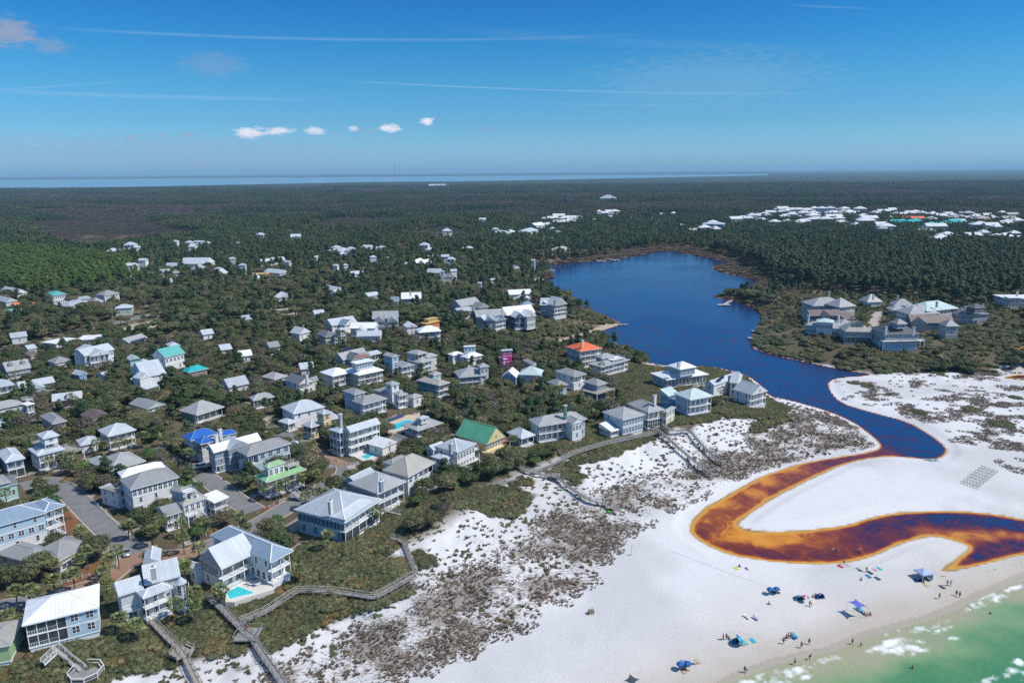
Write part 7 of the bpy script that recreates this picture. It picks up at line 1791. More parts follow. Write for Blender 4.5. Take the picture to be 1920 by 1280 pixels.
def pool(label, deck, water, z, dm, smooth=False):
    D_ = [G(x, y, z)[:2] for x, y in deck]; Wp = np.array([G(x, y, z)[:2] for x, y in water])
    if smooth: Wp = chaikin(Wp, 3)
    c = Wp.mean(0); zg = hz(*c)
    root = empty('swimming_pool', (c[0], c[1], zg), 0, label, 'pool', 'swimming pools'); MI = Matrix.Translation(-root.location)
    prism(D_, zg - 1.5, z, dm, 'pool_deck', root, MI)
    prism([c + (p - c) * (1 + .35 / np.linalg.norm(p - c)) for p in Wp], z, z + .06, trim_m, 'coping', root, MI)
    prism(Wp, z + .01, z + .075, poolw, 'water', root, MI)
    return root
z = hz(*GT(450,1105)[:2])
pool('turquoise rectangular pool on the terrace of the L-shaped cream house', [(422,1128),(424,1112),(440,1090),(500,1084),(514,1104),(472,1117),(440,1128)], [(424.5,1111),(446,1098.5),(477,1111),(430.5,1122.5)], z + .9, pooltile)
z = hz(*GT(690,852)[:2])
pool('small turquoise pool in the walled garden of the tall gallery house', [(660,853),(672,842),(700,836),(716,844),(700,862),(680,864)], [(676,856),(697,847.5),(708,850),(688,860)], z + .3, pooltile)
z = hz(*GT(750,797)[:2])
pool('curved bright blue community pool with a tan deck', [(712,803),(722,792),(745,783),(765,777),(790,777),(800,783),(776,800),(750,812),(726,812)], [(721,800),(735,796.5),(747,792),(757,788),(768,786.5),(777,789),(774,793.5),(764,797),(754,801),(742,806),(729,806.5)], z + .25, tandeck, True)
z = hz(*GT(232,716)[:2])
pool('slim turquoise pool beside the white cross-gabled house', [(222,718),(222,710),(250,708),(250,715)], [(224,717),(224,711),(243,710),(243,715)], z + .2, pooltile)
# sun loungers
cush = mat('lounger_cushion', (.62, .68, .70), .8); navy = mat('navy_canvas', (.030, .065, .16), .75); frame_m = mat('lounger_frame', (.55, .55, .54), .5)
def lounger_proto(m):
    def mk():
        b = MB(); b.box(-.33, -.95, .30, .33, .45, .40); s_ = b.mesh('lounger_seat', m)
        b = MB(); b.bar((0, .45, .38), (0, 1.0, .82), .66, .09); bk = b.mesh('lounger_back', m)
        b = MB(); b.box(-.03, -.03, 0, .03, .03, .30); lg = b.mesh('lounger_leg', frame_m)
        return s_, bk, lg
    return cached(('lounger', m.name), mk)
def lounger(x, y, z, rz, m, label, group):
    r = empty('sun_lounger', (x, y, z), rz, label, 'sun lounger', group); a, b_, l_ = lounger_proto(m)
    obj('seat', a, r); obj('backrest', b_, r)
    for sx in (-.27, .27):
        for sy in (-.85, .4): obj('leg', l_, r, Matrix.Translation((sx, sy, 0)))
zt = hz(*GT(450,1105)[:2]) + .9
for (px, py), lb in zip([(468,1093),(474,1095.5),(483,1096.5),(466,1086)], ['pale lounger nearest the turquoise pool terrace rail', 'middle pale lounger on the shaded pool terrace', 'pale lounger closest to the corner column on the pool terrace', 'pale lounger furthest back under the pool terrace veranda']):
    p = G(px, py, zt); lounger(p[0], p[1], zt, 2.4, cush, lb, 'loungers on the terrace')
zt = hz(*GT(750,797)[:2]) + .25
ORD = ['leftmost', 'second from left', 'third from left', 'fourth from left', 'fifth from left', 'sixth from left', 'middle', 'sixth from right', 'fifth from right', 'fourth from right', 'third from right', 'second from right', 'rightmost']
for i in range(13):
    t_ = i / 12; p = G(718 + 36 * t_, 793.5 - 12.5 * t_, zt); lounger(p[0], p[1], zt, 1.0, navy, ORD[i] + ' dark blue lounger in the row behind the curved pool', 'dark blue loungers by the curved pool')
# ------------------------------------------------------------------ cars
tyre_m = mat('tyre', (.02, .02, .02), .8); rim_m = mat('wheel_rim', (.45, .46, .47), .35, metal=.6); lamp_m = mat('head_lamp', (.75, .76, .78), .15); tail_m = mat('tail_lamp', (.35, .02, .02), .3); chrome = mat('car_glass', (.012, .016, .022), .06, spec=.7)
def car_parts(kind, m):
    def mk():
        L, Wd = (4.6, 1.82) if kind != 'pickup' else (5.5, 1.95)
        prof = {'sedan': [(-2.3, .35), (-2.28, .85), (-1.55, .98), (-.9, 1.0), (1.0, .98), (1.55, .95), (2.25, .78), (2.3, .38)],
                'suv': [(-2.3, .42), (-2.3, 1.05), (-2.1, 1.08), (.95, 1.08), (1.7, 1.02), (2.25, .92), (2.3, .42)], 'pickup': [(-2.75, .5), (-2.75, 1.1), (-.6, 1.1), (1.1, 1.12), (2.0, 1.06), (2.7, .98), (2.75, .5)]}[kind]
        cab = {'sedan': [(-1.5, .97), (-.95, 1.42), (.25, 1.44), (1.15, .97)], 'suv': [(-2.2, 1.07), (-1.95, 1.66), (.2, 1.70), (1.05, 1.07)], 'pickup': [(-.75, 1.1), (-.6, 1.75), (.7, 1.78), (1.5, 1.1)]}[kind]
        def ext(pr, w0, w1):
            bm = bmesh.new(); n = len(pr); zmin = min(p[1] for p in pr); zmax = max(p[1] for p in pr)
            vs = []
            for s_ in (-1, 1):
                vs.append([bm.verts.new((x, s_ * (w0 + (w1 - w0) * (z_ - zmin) / (zmax - zmin + 1e-6)) / 2, z_)) for x, z_ in pr])
            bm.faces.new(vs[0]); bm.faces.new(vs[1][::-1])
            for i in range(n): bm.faces.new((vs[0][(i + 1) % n], vs[0][i], vs[1][i], vs[1][(i + 1) % n]))
            bmesh.ops.bevel(bm, geom=bm.edges[:], offset=.07, segments=2, affect='EDGES'); bmesh.ops.recalc_face_normals(bm, faces=bm.faces[:])
            return bm
        out = []
        for pr, w0, w1, mm, nm in ((prof, Wd, Wd * .96, m, 'body'), (cab, Wd * .90, Wd * .72, chrome, 'glasshouse')):
            bm = ext(pr, w0, w1); me = bpy.data.meshes.new('car_' + nm); bm.to_mesh(me); bm.free(); me.materials.append(mm); me.shade_smooth(); out.append(me)
        x0, x1, zt_ = cab[1][0] - .05, cab[2][0] + .05, cab[1][1]
        b = MB(); b.box(x0, -Wd * .37, zt_ - .02, x1, Wd * .37, zt_ + .07); out.append(b.mesh('car_roof', m))
        return out
    return cached(('car', kind, m.name), mk)
WH = None
def wheel_me():
    def mk():
        b = MB(); b.tube([(0, -.11, 0), (0, .11, 0)], .34, 14); t_ = b.mesh('tyre', tyre_m)
        b = MB(); b.tube([(0, -.12, 0), (0, .12, 0)], .2, 10); return t_, b.mesh('rim', rim_m)
    return cached(('wheel',), mk)
def car(px, py, rz, kind, colr, label):
    p = GT(px, py); z = hz(p[0], p[1]) + .07
    r = empty('parked_car', (p[0], p[1], z), rz, label, 'car', 'parked cars'); bd, gl, rf_ = car_parts(kind, colr)
    obj('body', bd, r); obj('windows', gl, r); obj('roof_panel', rf_, r); ty, ri = wheel_me()
    hl = 1.42 if kind != 'pickup' else 1.7; wd = .86
    for sx in (-1, 1):
        for sy in (-1, 1): w_ = obj('wheel', ty, r, Matrix.Translation((sx * hl, sy * wd, .34))); obj('rim', ri, w_)
    fx = 2.27 if kind != 'pickup' else 2.7
    for sy in (-1, 1):
        obj('headlight', unit_box(lamp_m), r, Matrix.Translation((fx, sy * .62, .66)) @ Matrix.Diagonal((.08, .36, .16, 1))); obj('tail_light', unit_box(tail_m), r, Matrix.Translation((-fx, sy * .68, .7)) @ Matrix.Diagonal((.08, .24, .18, 1)))
silv = mat('silver_paint', (.42, .45, .47), .25, (.40, .43, .45), 1, .6, metal=.4); whp = mat('white_paint', (.74, .75, .75), .25, (.72, .73, .73), 1, .6); dkb = mat('navy_paint', (.02, .035, .09), .25, spec=.6); blk = mat('black_paint', (.02, .02, .022), .25, spec=.6)
car(237,1039,-1.0,'sedan',silv,'silver sedan parked where the grey street meets the brick junction')
car(374,878,-2.4,'suv',whp,'white estate car parked on the lane under the blue-grey house')
car(384,884,-2.4,'suv',blk,'black car in tree shade beside the white estate car')
car(173,618,.55,'pickup',whp,'white pickup on the main road near the sand lot')
car(137,629,.55,'sedan',dkb,'dark blue car on the main road left of the white pickup')
car(447,789,.3,'sedan',whp,'white car at the end of the tan drive behind the royal blue roof')
car(372,917,2.2,'sedan',blk,'black car on the street behind the house with the roof walk')
# ------------------------------------------------------------------ poles, wires, mast
pole_m = mat('utility_pole_wood', (.30, .27, .24), .9); wire_m = mat('wire', (.05, .05, .05), .6); steel_m = mat('mast_steel', (.30, .30, .31), .5)
PTS = []
for (x, y, h_), lb in zip([(-40,668,13),(80,630,13),(213,612,14),(309,577,14),(368,566,13),(386,560,13),(522,497,14)],
                          ['utility pole at the frame edge of the main road', 'utility pole behind the flat white shop roof', 'utility pole with crossarm beside the sand lot', 'utility pole standing in oaks beyond the sand lot', 'left one of two close utility poles below the school', 'right one of two close utility poles below the school', 'utility pole near the bare orange timber frame']):
    p = GT(x, y); z = hz(p[0], p[1]); r = empty('utility_pole', (p[0], p[1], z), .3, lb, 'utility pole', 'utility poles')
    b = MB(); b.tube([(0, 0, -.5), (0, 0, h_)], [.24, .16], 8); obj('pole', b.mesh('pole', pole_m), r)
    b = MB(); b.box(-1.3, -.08, h_ - .9, 1.3, .08, h_ - .72); obj('crossarm', b.mesh('crossarm', pole_m), r)
    for s in (-1.15, 0, 1.15):
        b = MB(); b.tube([(s, 0, h_ - .72), (s, 0, h_ - .45)], .07, 6); obj('insulator', b.mesh('insulator', lamp_m), r)
    PTS.append(Vector((p[0], p[1], z + h_ - .45)))
for i in range(4):
    a, c = PTS[i], PTS[i + 1]; b = MB(); b.tube([a.lerp(c, t) - Vector((0, 0, 2.2 * 4 * t * (1 - t))) for t in np.linspace(0, 1, 13)], .05, 4)
    tag(obj('power_line', b.mesh('power_line', wire_m)), ['power line hanging from the frame edge pole to the shop pole', 'power line hanging from the shop pole to the sand lot pole', 'power line hanging from the sand lot pole into the oaks', 'power line hanging from the oaks to the paired poles'][i], 'power line', 'overhead power lines')
p = G(741, 341, 7.4); r = empty('radio_mast', (p[0], p[1], 7.4), 0, 'very tall thin radio mast on the far wooded horizon', 'mast')
hm_ = np.linalg.norm(p[:2]) / FPX * 33
for i in range(3):
    a = i * 2.094; b = MB(); b.tube([(2.2 * math.cos(a), 2.2 * math.sin(a), 0), (2.2 * math.cos(a), 2.2 * math.sin(a), hm_)], .9, 5); obj('leg', b.mesh('mast_leg', steel_m), r)
for i in range(9):
    b = MB(); b.box(-2.2, -2.2, hm_ * (i + .5) / 9, 2.2, 2.2, hm_ * (i + .5) / 9 + 1.4); obj('brace', b.mesh('mast_brace', steel_m), r)
b = MB(); b.tube([(0, 0, hm_), (0, 0, hm_ * 1.07)], .5, 5); obj('antenna', b.mesh('antenna', steel_m), r)
# ------------------------------------------------------------------ docks and small boats on the lake
def dock(label, px, w=2.2, tee=None):
    pts = [Vector(G(x, y, WZ + .7)) for x, y in px]
    r = empty('dock', tuple(pts[0] - Vector((0, 0, .7))), 0, label, 'dock', 'docks on the lake'); MI = Matrix.Translation(-r.location)
    for i in range(len(pts) - 1):
        b = MB(); b.bar(pts[i], pts[i + 1], w, .18); obj('deck', b.mesh('deck', wh_rail), r, MI)
    d = (pts[-1] - pts[0]); n = max(2, int(d.length / 4))
    for i in range(n + 1):
        q = pts[0] + d * i / n
        obj('pile', unit_box(gwood_m), r, MI @ Matrix.Translation((q.x, q.y, WZ - 2)) @ Matrix.Diagonal((.3, .3, 3.4, 1)))
    if tee: b = MB(); q = pts[-1]; b.box(q.x - tee / 2, q.y - 2, q.z - .1, q.x + tee / 2, q.y + 2, q.z + .12); obj('platform', b.mesh('platform', wh_rail), r, MI)
dock('T-shaped dock reaching out from the wooded point', [(1378,561),(1366,566),(1357,571)], 2.4, 10)
dock('short dock under the wooded bank, upper of the bank row', [(1442,586),(1424,586)], 2.6)
dock('short dock under the wooded bank, second down the bank row', [(1440,601),(1424,601)], 2.6)
dock('short dock under the wooded bank, third down the bank row', [(1424,620),(1409,620)], 2.6)
dock('short dock under the wooded bank, lowest of the bank row', [(1416,633),(1402,633)], 2.6)
dock('dock along the reed shore at the head of the lake, left one', [(1118,488),(1132,490)], 2.6, 6)
dock('dock along the reed shore at the head of the lake, right one', [(1142,486),(1156,488)], 2.6, 6)
dock('small square dock below the long white house on the creek bend', [(1446,748),(1462,749)], 5.0)
dock('low walkway along the bank beside the dark boathouse', [(986,531),(1004,530)], 2.0)
dock('jetty at the tip of the sandy point', [(1160,608),(1178,608)], 1.6)
hullm = mat('boat_hull', (.70, .70, .69), .35)
def boat(px, py, L, rz, label, mast=False, group='boats on the lake'):
    p = G(px, py, WZ); r = empty('sailing_boat' if mast else 'motor_boat', tuple(p), rz, label, 'boat', group)
    b = MB(); st = [(-L / 2, .9, .8), (-L / 4, 1.0, .75), (L / 5, .9, .8), (L / 2.4, .45, .9), (L / 2, .05, 1.0)]
    for x, w, h_ in st: b.v += [(x, -w, h_), (x, -w * .6, -.1), (x, w * .6, -.1), (x, w, h_)]
    for i in range(4): 
        k = i * 4; b.f += [(k, k + 1, k + 5, k + 4), (k + 1, k + 2, k + 6, k + 5), (k + 2, k + 3, k + 7, k + 6), (k + 3, k, k + 4, k + 7)]
    b.f += [(0, 3, 2, 1), (16, 17, 18, 19)]; b.m = [0] * len(b.f); obj('hull', b.mesh('hull', hullm), r)
    if mast:
        b = MB(); b.tube([(.3, 0, .5), (.3, 0, 9)], [.14, .08], 6); obj('mast', b.mesh('mast', lamp_m), r); b = MB(); b.tube([(.3, 0, 1.9), (-2.6, 0, 2.0)], .12, 6); obj('boom', b.mesh('boom', lamp_m), r)
    else:
        b = MB(); b.box(-L * .1, -.5, .7, L * .12, .5, 1.5); obj('console', b.mesh('console', chrome), r); b = MB(); b.box(-L * .2, -.9, 2.0, L * .2, .9, 2.1); obj('canopy', b.mesh('canopy', trim_m), r)
        for sx in (-.18, .18):
            for sy in (-.8, .8): obj('canopy_post', unit_box(rim_m), r, Matrix.Translation((sx * L, sy, .7)) @ Matrix.Diagonal((.06, .06, 1.35, 1)))
boat(1034,508,7,.4,'white sailing boat with bare mast moored off the dark boathouse',True)
boat(1128,491,7,.2,'white boat moored at the left reed shore dock'); boat(1158,489,6,.2,'small boat moored at the right reed shore dock')
r = None
print('built things', len(bpy.data.objects), round(time.time() - T0, 1))
# ------------------------------------------------------------------ labels: look-alikes at one place told apart from left to right
same = {}
for o in bpy.data.objects:
    if o.parent is None and o.get('category') in ('tree', 'palm'): same.setdefault(o['label'], []).append(o)
ORDN = ['leftmost', 'second from left', 'third from left', 'fourth from left', 'fifth from left', 'sixth from left', 'seventh from left', 'eighth from left', 'ninth from left', 'tenth from left']
for lb, q in same.items():
    if len(q) < 2: continue
    q.sort(key=lambda o: PROJ((o.location.x, o.location.y, o.location.z + 3))[0])
    for i, o in enumerate(q):
        pre = ('left one, ' if i == 0 else 'right one, ') if len(q) == 2 else ('rightmost ' if i == len(q) - 1 else ORDN[min(i, 9)] + ' ')
        w = (pre + lb).split()[:16]
        while w[-1].lower() in ('with', 'and', 'a', 'the', 'of', 'under', 'in', 'over', 'one', 'to', 'its', 'wide', 'large', 'next', 'two', 'by', 'huge'): w.pop()
        o['label'] = ' '.join(w)
# ------------------------------------------------------------------ people
SKIN = [mat('skin_fair', (.52, .33, .24), .6, (.48, .30, .22), 3.), mat('skin_tan', (.34, .19, .12), .6, (.31, .17, .11), 3.)]
HAIR = [mat('hair_dark', (.03, .022, .016), .7), mat('hair_fair', (.30, .20, .09), .7), mat('hair_brown', (.09, .055, .03), .7)]
CL = {k: mat('cloth_' + k, c, .85) for k, c in {'black': (.02, .02, .025), 'navy': (.02, .04, .12), 'white': (.72, .72, .70), 'red': (.50, .05, .05), 'teal': (.03, .30, .33), 'green': (.08, .20, .08), 'grey': (.22, .22, .23), 'pink': (.60, .25, .30), 'orange': (.60, .22, .05), 'blue': (.06, .20, .48)}.items()}
def body_mesh(pose, skin):
    """one continuous skin over a posed skeleton; z = 0 at the soles, about 1.75 m tall"""
    J = {'pel': (0, 0, .95), 'spi': (0, .01, 1.18), 'che': (0, .015, 1.38), 'nek': (0, .01, 1.52), 'hed': (0, -.01, 1.62), 'top': (0, 0, 1.73), 'nose': (0, -.115, 1.62)}
    Rr = {'pel': .145, 'spi': .125, 'che': .15, 'nek': .058, 'hed': .092, 'top': .07, 'nose': .018}
    E_ = [('pel', 'spi'), ('spi', 'che'), ('che', 'nek'), ('nek', 'hed'), ('hed', 'top'), ('hed', 'nose')]
    step = {'stand': (0, 0), 'walk': (.30, -.28), 'wade': (.12, -.10), 'sit': (0, 0), 'lie': (0, 0), 'bend': (.08, -.05)}[pose]
    for i, s in enumerate((-1, 1)):
        t_ = 'lr'[i]; dy = -step[i]
        J['hip' + t_] = (s * .10, 0, .90); J['kne' + t_] = (s * .105, dy * .55 - .03, .49); J['ank' + t_] = (s * .11, dy, .085); J['toe' + t_] = (s * .125, dy - .17, .035)
        Rr['hip' + t_] = .095; Rr['kne' + t_] = .062; Rr['ank' + t_] = .042; Rr['toe' + t_] = .034
        ar = {'stand': (.30, .02, .82), 'walk': (.26, step[1 - i] * -.6, .86), 'wade': (.38, -.12, .98), 'sit': (.24, -.25, .86), 'lie': (.28, .02, .82), 'bend': (.2, -.1, .85)}[pose]
        J['sho' + t_] = (s * .185, .015, 1.43); J['elb' + t_] = (s * (.19 + ar[0]) / 2 + s * .03, (.02 + ar[1]) / 2 + .03, (1.43 + ar[2]) / 2); J['wri' + t_] = (s * ar[0] * .92, ar[1], ar[2]); 
        wx, wy, wz = J['wri' + t_]; J['pal' + t_] = (wx + s * .008, wy - .01, wz - .085)
        Rr['sho' + t_] = .062; Rr['elb' + t_] = .042; Rr['wri' + t_] = .030; Rr['pal' + t_] = .036
        E_ += [('pel', 'hip' + t_), ('hip' + t_, 'kne' + t_), ('kne' + t_, 'ank' + t_), ('ank' + t_, 'toe' + t_), ('che', 'sho' + t_), ('sho' + t_, 'elb' + t_), ('elb' + t_, 'wri' + t_), ('wri' + t_, 'pal' + t_)]
        for fi in range(5):                           # thumb and four fingers, unequal and bent
            ln = (.055, .072, .080, .074, .058)[fi]; off = (fi - 2) * .021
            base = (wx + s * .010, wy - .012 + off, wz - (.05 if fi == 0 else .11)); mid = (base[0] + s * .004, base[1] + (off * .4 - (.03 if fi == 0 else .0)), base[2] - ln * .55); tip = (mid[0] - s * .012, mid[1] - .006, mid[2] - ln * .45)
            for q, v in (('a', base), ('b', mid), ('c', tip)): J['f%d%s%s' % (fi, q, t_)] = v; Rr['f%d%s%s' % (fi, q, t_)] = .0095
            E_ += [('pal' + t_ if fi else 'wri' + t_, 'f%da%s' % (fi, t_)), ('f%da%s' % (fi, t_), 'f%db%s' % (fi, t_)), ('f%db%s' % (fi, t_), 'f%dc%s' % (fi, t_))]
    if pose in ('sit',):
        for t_, s in (('l', -1), ('r', 1)):
            J['kne' + t_] = (s * .14, -.40, 1.22); J['ank' + t_] = (s * .14, -.62, .86); J['toe' + t_] = (s * .15, -.80, .86)
        J = {k: (v[0], v[1], v[2] - .82) for k, v in J.items()}
    if pose == 'lie': J = {k: (v[0], v[2] - .95, -v[1] + .16) for k, v in J.items()}
    if pose == 'bend':
        c, s_ = math.cos(.6), math.sin(.6)
        J = {k: (v if v[2] < .94 else (v[0], v[1] * c - (v[2] - .95) * s_, .95 + (v[2] - .95) * c + v[1] * s_)) for k, v in J.items()}
    if pose == 'wade': J = {k: (v[0], v[1], v[2] - .22) for k, v in J.items()}
    nm = list(J); ix = {k: i for i, k in enumerate(nm)}
    me = bpy.data.meshes.new('person_body'); me.from_pydata([J[k] for k in nm], [(ix[a], ix[b]) for a, b in E_], [])
    o = bpy.data.objects.new('tmp_person', me); C.objects.link(o)
    o.modifiers.new('s', 'SKIN'); o.modifiers.new('d', 'SUBSURF').levels = 1
    for i, k in enumerate(nm): me.skin_vertices[0].data[i].radius = (Rr[k], Rr[k]); me.skin_vertices[0].data[i].use_root = (k == 'pel')
    dg = bpy.context.evaluated_depsgraph_get(); out = bpy.data.meshes.new_from_object(o.evaluated_get(dg)); out.name = 'person_body'
    bpy.data.objects.remove(o); out.materials.clear(); out.materials.append(skin); out.shade_smooth()
    return out, J
def shell(pts, rad, m, nm):
    b = MB(); b.tube(pts, rad, 10); return b.mesh(nm, m, True)
POSE = {}
def person(px, py, pose, label, top=None, bottom='navy', skin=0, hair=0, rz=0.0, s=1.0, group='people on the beach', z=None, dz=0.0):
    p = GT(px, py) if z is None else G(px, py, z)
    zz = (hz(p[0], p[1]) if z is None else z) + dz
    r = empty('person', (p[0], p[1], zz), rz, label, 'person', group); r.scale = (s, s, s)
    body, J = cached(('body', pose, skin), lambda: body_mesh(pose, SKIN[skin]))
    obj('body', body, r)
    V3 = lambda k: Vector(J[k])
    def legs():
        b = MB()
        for t_ in 'lr': b.tube([V3('hip' + t_) + Vector((0, 0, .08)) if pose not in ('lie', 'sit') else V3('hip' + t_), V3('hip' + t_).lerp(V3('kne' + t_), .35), V3('hip' + t_).lerp(V3('kne' + t_), .62)], [.115, .112, .10], 9)
        b.tube([V3('pel').lerp(V3('spi'), -.35), V3('pel').lerp(V3('spi'), .35)], [.17, .165], 10)
        return b.mesh('shorts', CL[bottom], True)
    tag(obj('shorts', cached(('shorts', pose, bottom), legs), r), kind='stuff')
    if top: obj('shirt', cached(('shirt', pose, top), lambda: shell([V3('pel').lerp(V3('spi'), .15), V3('spi'), V3('che'), V3('che').lerp(V3('nek'), .75)], [.165, .155, .185, .10], CL[top], 'shirt')), r)
    def hr():
        b = MB(); c = V3('hed'); up = (V3('top') - c).normalized(); bk = (c - V3('nose')).normalized()
        b.tube([c - up * .02 + bk * .035, c + up * .06 + bk * .02, c + up * .115 + bk * .01, c + up * .135], [.098, .103, .078, .03], 10); return b.mesh('hair', HAIR[hair], True)
    obj('hair', cached(('hair', pose, hair), hr), r)
    return r
PEOPLE = [
 (1561,1034,'wade','bather in white shirt standing in the dark red creek, left of a close pair','white','navy',0,0,.4,1,WZ), (1568,1034.5,'wade','bather in grey top standing in the dark red creek, right of a close pair','grey','black',1,2,-.5,1,WZ),
 (1610,1034.5,'wade','bather in white and black standing alone in the red creek','white','black',0,0,1.2,1,WZ), (1612,1036,'wade','child in dark top beside the lone creek bather','black','navy',0,2,2.,.72,WZ),
 (1367,1001,'sit','child sitting in the yellow shallow of the creek bend','teal','navy',0,0,.5,.7,WZ), (1371,1001.5,'sit','second child crouching in the yellow shallow of the creek bend','red','navy',0,1,2.5,.7,WZ), (1403,997,'bend','child stooping at the creek edge by the inner sand bank','navy','black',1,0,1.,.75,None),
 (1624.5,1072,'walk','person in olive top walking past scattered towels near the creek','green','black',1,0,.3,1,None), (1615,1086.5,'sit','person in white sitting on the sand below the creek bank','white','navy',0,2,-.6,1,None), (1582,1057,'stand','person at the orange edge of the creek bank','orange','navy',0,1,.0,1,None),
 (1386,1061.5,'sit','person with dark clothes sitting on the sand, beside a yellow bag','black','navy',1,0,.7,1,None), (1400,1066,'lie','person lying on a dark red towel under the creek bend','navy','black',0,0,.3,1,None), (1441,1132,'sit','person in a camp seat alone below the twin blue umbrellas','green','black',0,2,1.,1,None),
 (1518,1136,'walk','person in red top walking below the teal tent','red','navy',1,0,.4,1,None), (1521.5,1136.5,'walk','child walking beside the person in red top','pink','teal',0,1,.4,.7,None),
 (1524,1118,'sit','person sitting between the teal tent and the blue shelter','white','navy',0,0,.4,1,None), (1529,1117,'sit','second person sitting by the blue shelter','grey','navy',1,0,-.8,1,None),
 (1776,1097,'walk','walker in grey below the open-sided canopy, left of a pair','grey','navy',0,0,.2,1,None), (1782.5,1097.5,'walk','walker in pale top below the open-sided canopy, right of a pair','white','grey',0,1,.2,1,None), (1761,1122,'walk','lone walker in olive shirt on the wet sand','green','navy',1,0,-1.2,1,None),
 (1793,1116,'walk','walker in dark grey nearing the surf, left of a pair','grey','black',0,2,-.4,1,None), (1799,1119,'walk','walker in brown nearing the surf, right of a pair','orange','black',1,0,-.4,1,None),
 (1469,1206.5,'walk','person in black at the foot of a row of four on the wet sand','black','navy',1,0,.5,1,None), (1474,1199.5,'stand','second of four people in a row on the wet sand, in brown','orange','black',1,0,.2,1,None), (1478,1196,'stand','third of four people in a row on the wet sand, in grey','grey','black',0,2,.9,1,None), (1482.5,1196,'stand','last of four people in a row, next to the blue chairs','red','navy',0,0,1.4,1,None),
 (1502.5,1214,'walk','walker in olive on the wet sand, left of two spaced walkers','green','black',1,0,-.7,1,None), (1517,1207.5,'walk','walker in black on the wet sand, right of two spaced walkers','black','black',0,0,-.7,1,None), (1598,1207.5,'walk','adult in dark clothes at the water edge near a child','black','navy',0,2,.6,1,None), (1614,1212,'stand','child in dark top standing at the thin foam line','navy','navy',0,0,-.2,.7,None),
 (1517.5,1236,'bend','person stooping in the foam at the surf edge','black','black',1,0,.5,1,None), (1490,1246,'walk','person in black wading out of the surf','black','navy',0,0,1.0,1,None), (1396,1260,'walk','adult in navy walking along the surf line with a child','navy','navy',1,0,.2,1,None), (1400,1260.5,'walk','child in teal walking along the surf line','teal','teal',0,1,.2,.72,None),
 (1356,1199,'stand','standing person in swimwear beside a seated group','orange','black',1,2,.8,1,None), (1362,1198.5,'stand','second standing person beside the seated group, dark hair','red','black',1,0,-.6,1,None), (1366.5,1196.5,'sit','person sitting in the group left of the navy beach shelter',None,'navy',0,1,.3,1,None), (1391,1209,'sit','child in orange sitting right of the navy beach shelter','orange','red',0,1,.8,.75,None),
 (1279,1255,'lie','sunbather lying on a pale towel below the striped chairs',None,'black',0,1,1.3,1,None), (1285,1256,'lie','second sunbather lying next to the first one','pink','black',1,0,1.3,1,None), (1299,1244,'lie','sunbather on tan towel right of the striped chairs',None,'navy',1,2,1.2,1,None),
 (1621,1152,'sit','person sitting at the left end of the row by the blue shade sail','orange','black',1,0,.1,1,None), (1626,1152.5,'sit','person sitting in the middle of the row by the blue shade sail','grey','navy',0,2,.1,1,None), (1631,1151.5,'sit','person sitting at the right end of the row by the blue shade sail','red','navy',1,0,.1,1,None),
 (1746,1086,'stand','person in yellow-brown shirt standing at the side of the open canopy','orange','black',0,2,.4,1,None), (1731,1091,'sit','person in dark clothes sitting under the open canopy','black','navy',0,0,.1,1,None),
 (1710,1256,'wade','swimmer standing waist deep in the green sea','black','black',1,0,.5,1,-.25), (1856,1155,'wade','swimmer far out in the green sea with arms spread','navy','navy',0,2,-.6,1,-.45), (1780,1160,'wade','swimmer close to the thin surf line',None,'navy',1,0,.9,1,-.3)]
PEOPLE.pop()
for (x, y, ps, lb, tp, bt, sk, hr_, rz, sc_, z_) in PEOPLE:
    person(x, y, ps, lb, tp, bt, sk, hr_, rz, sc_, z=z_, dz=-.02 if z_ is None else -.1, group='people on the beach and in the water')
p = GT(464,1193); person(464,1193,'bend','person in bright red jacket bending over the boardwalk bench','red','red',0,2,.6,1, dz=1.62, group='people on the beach and in the water')
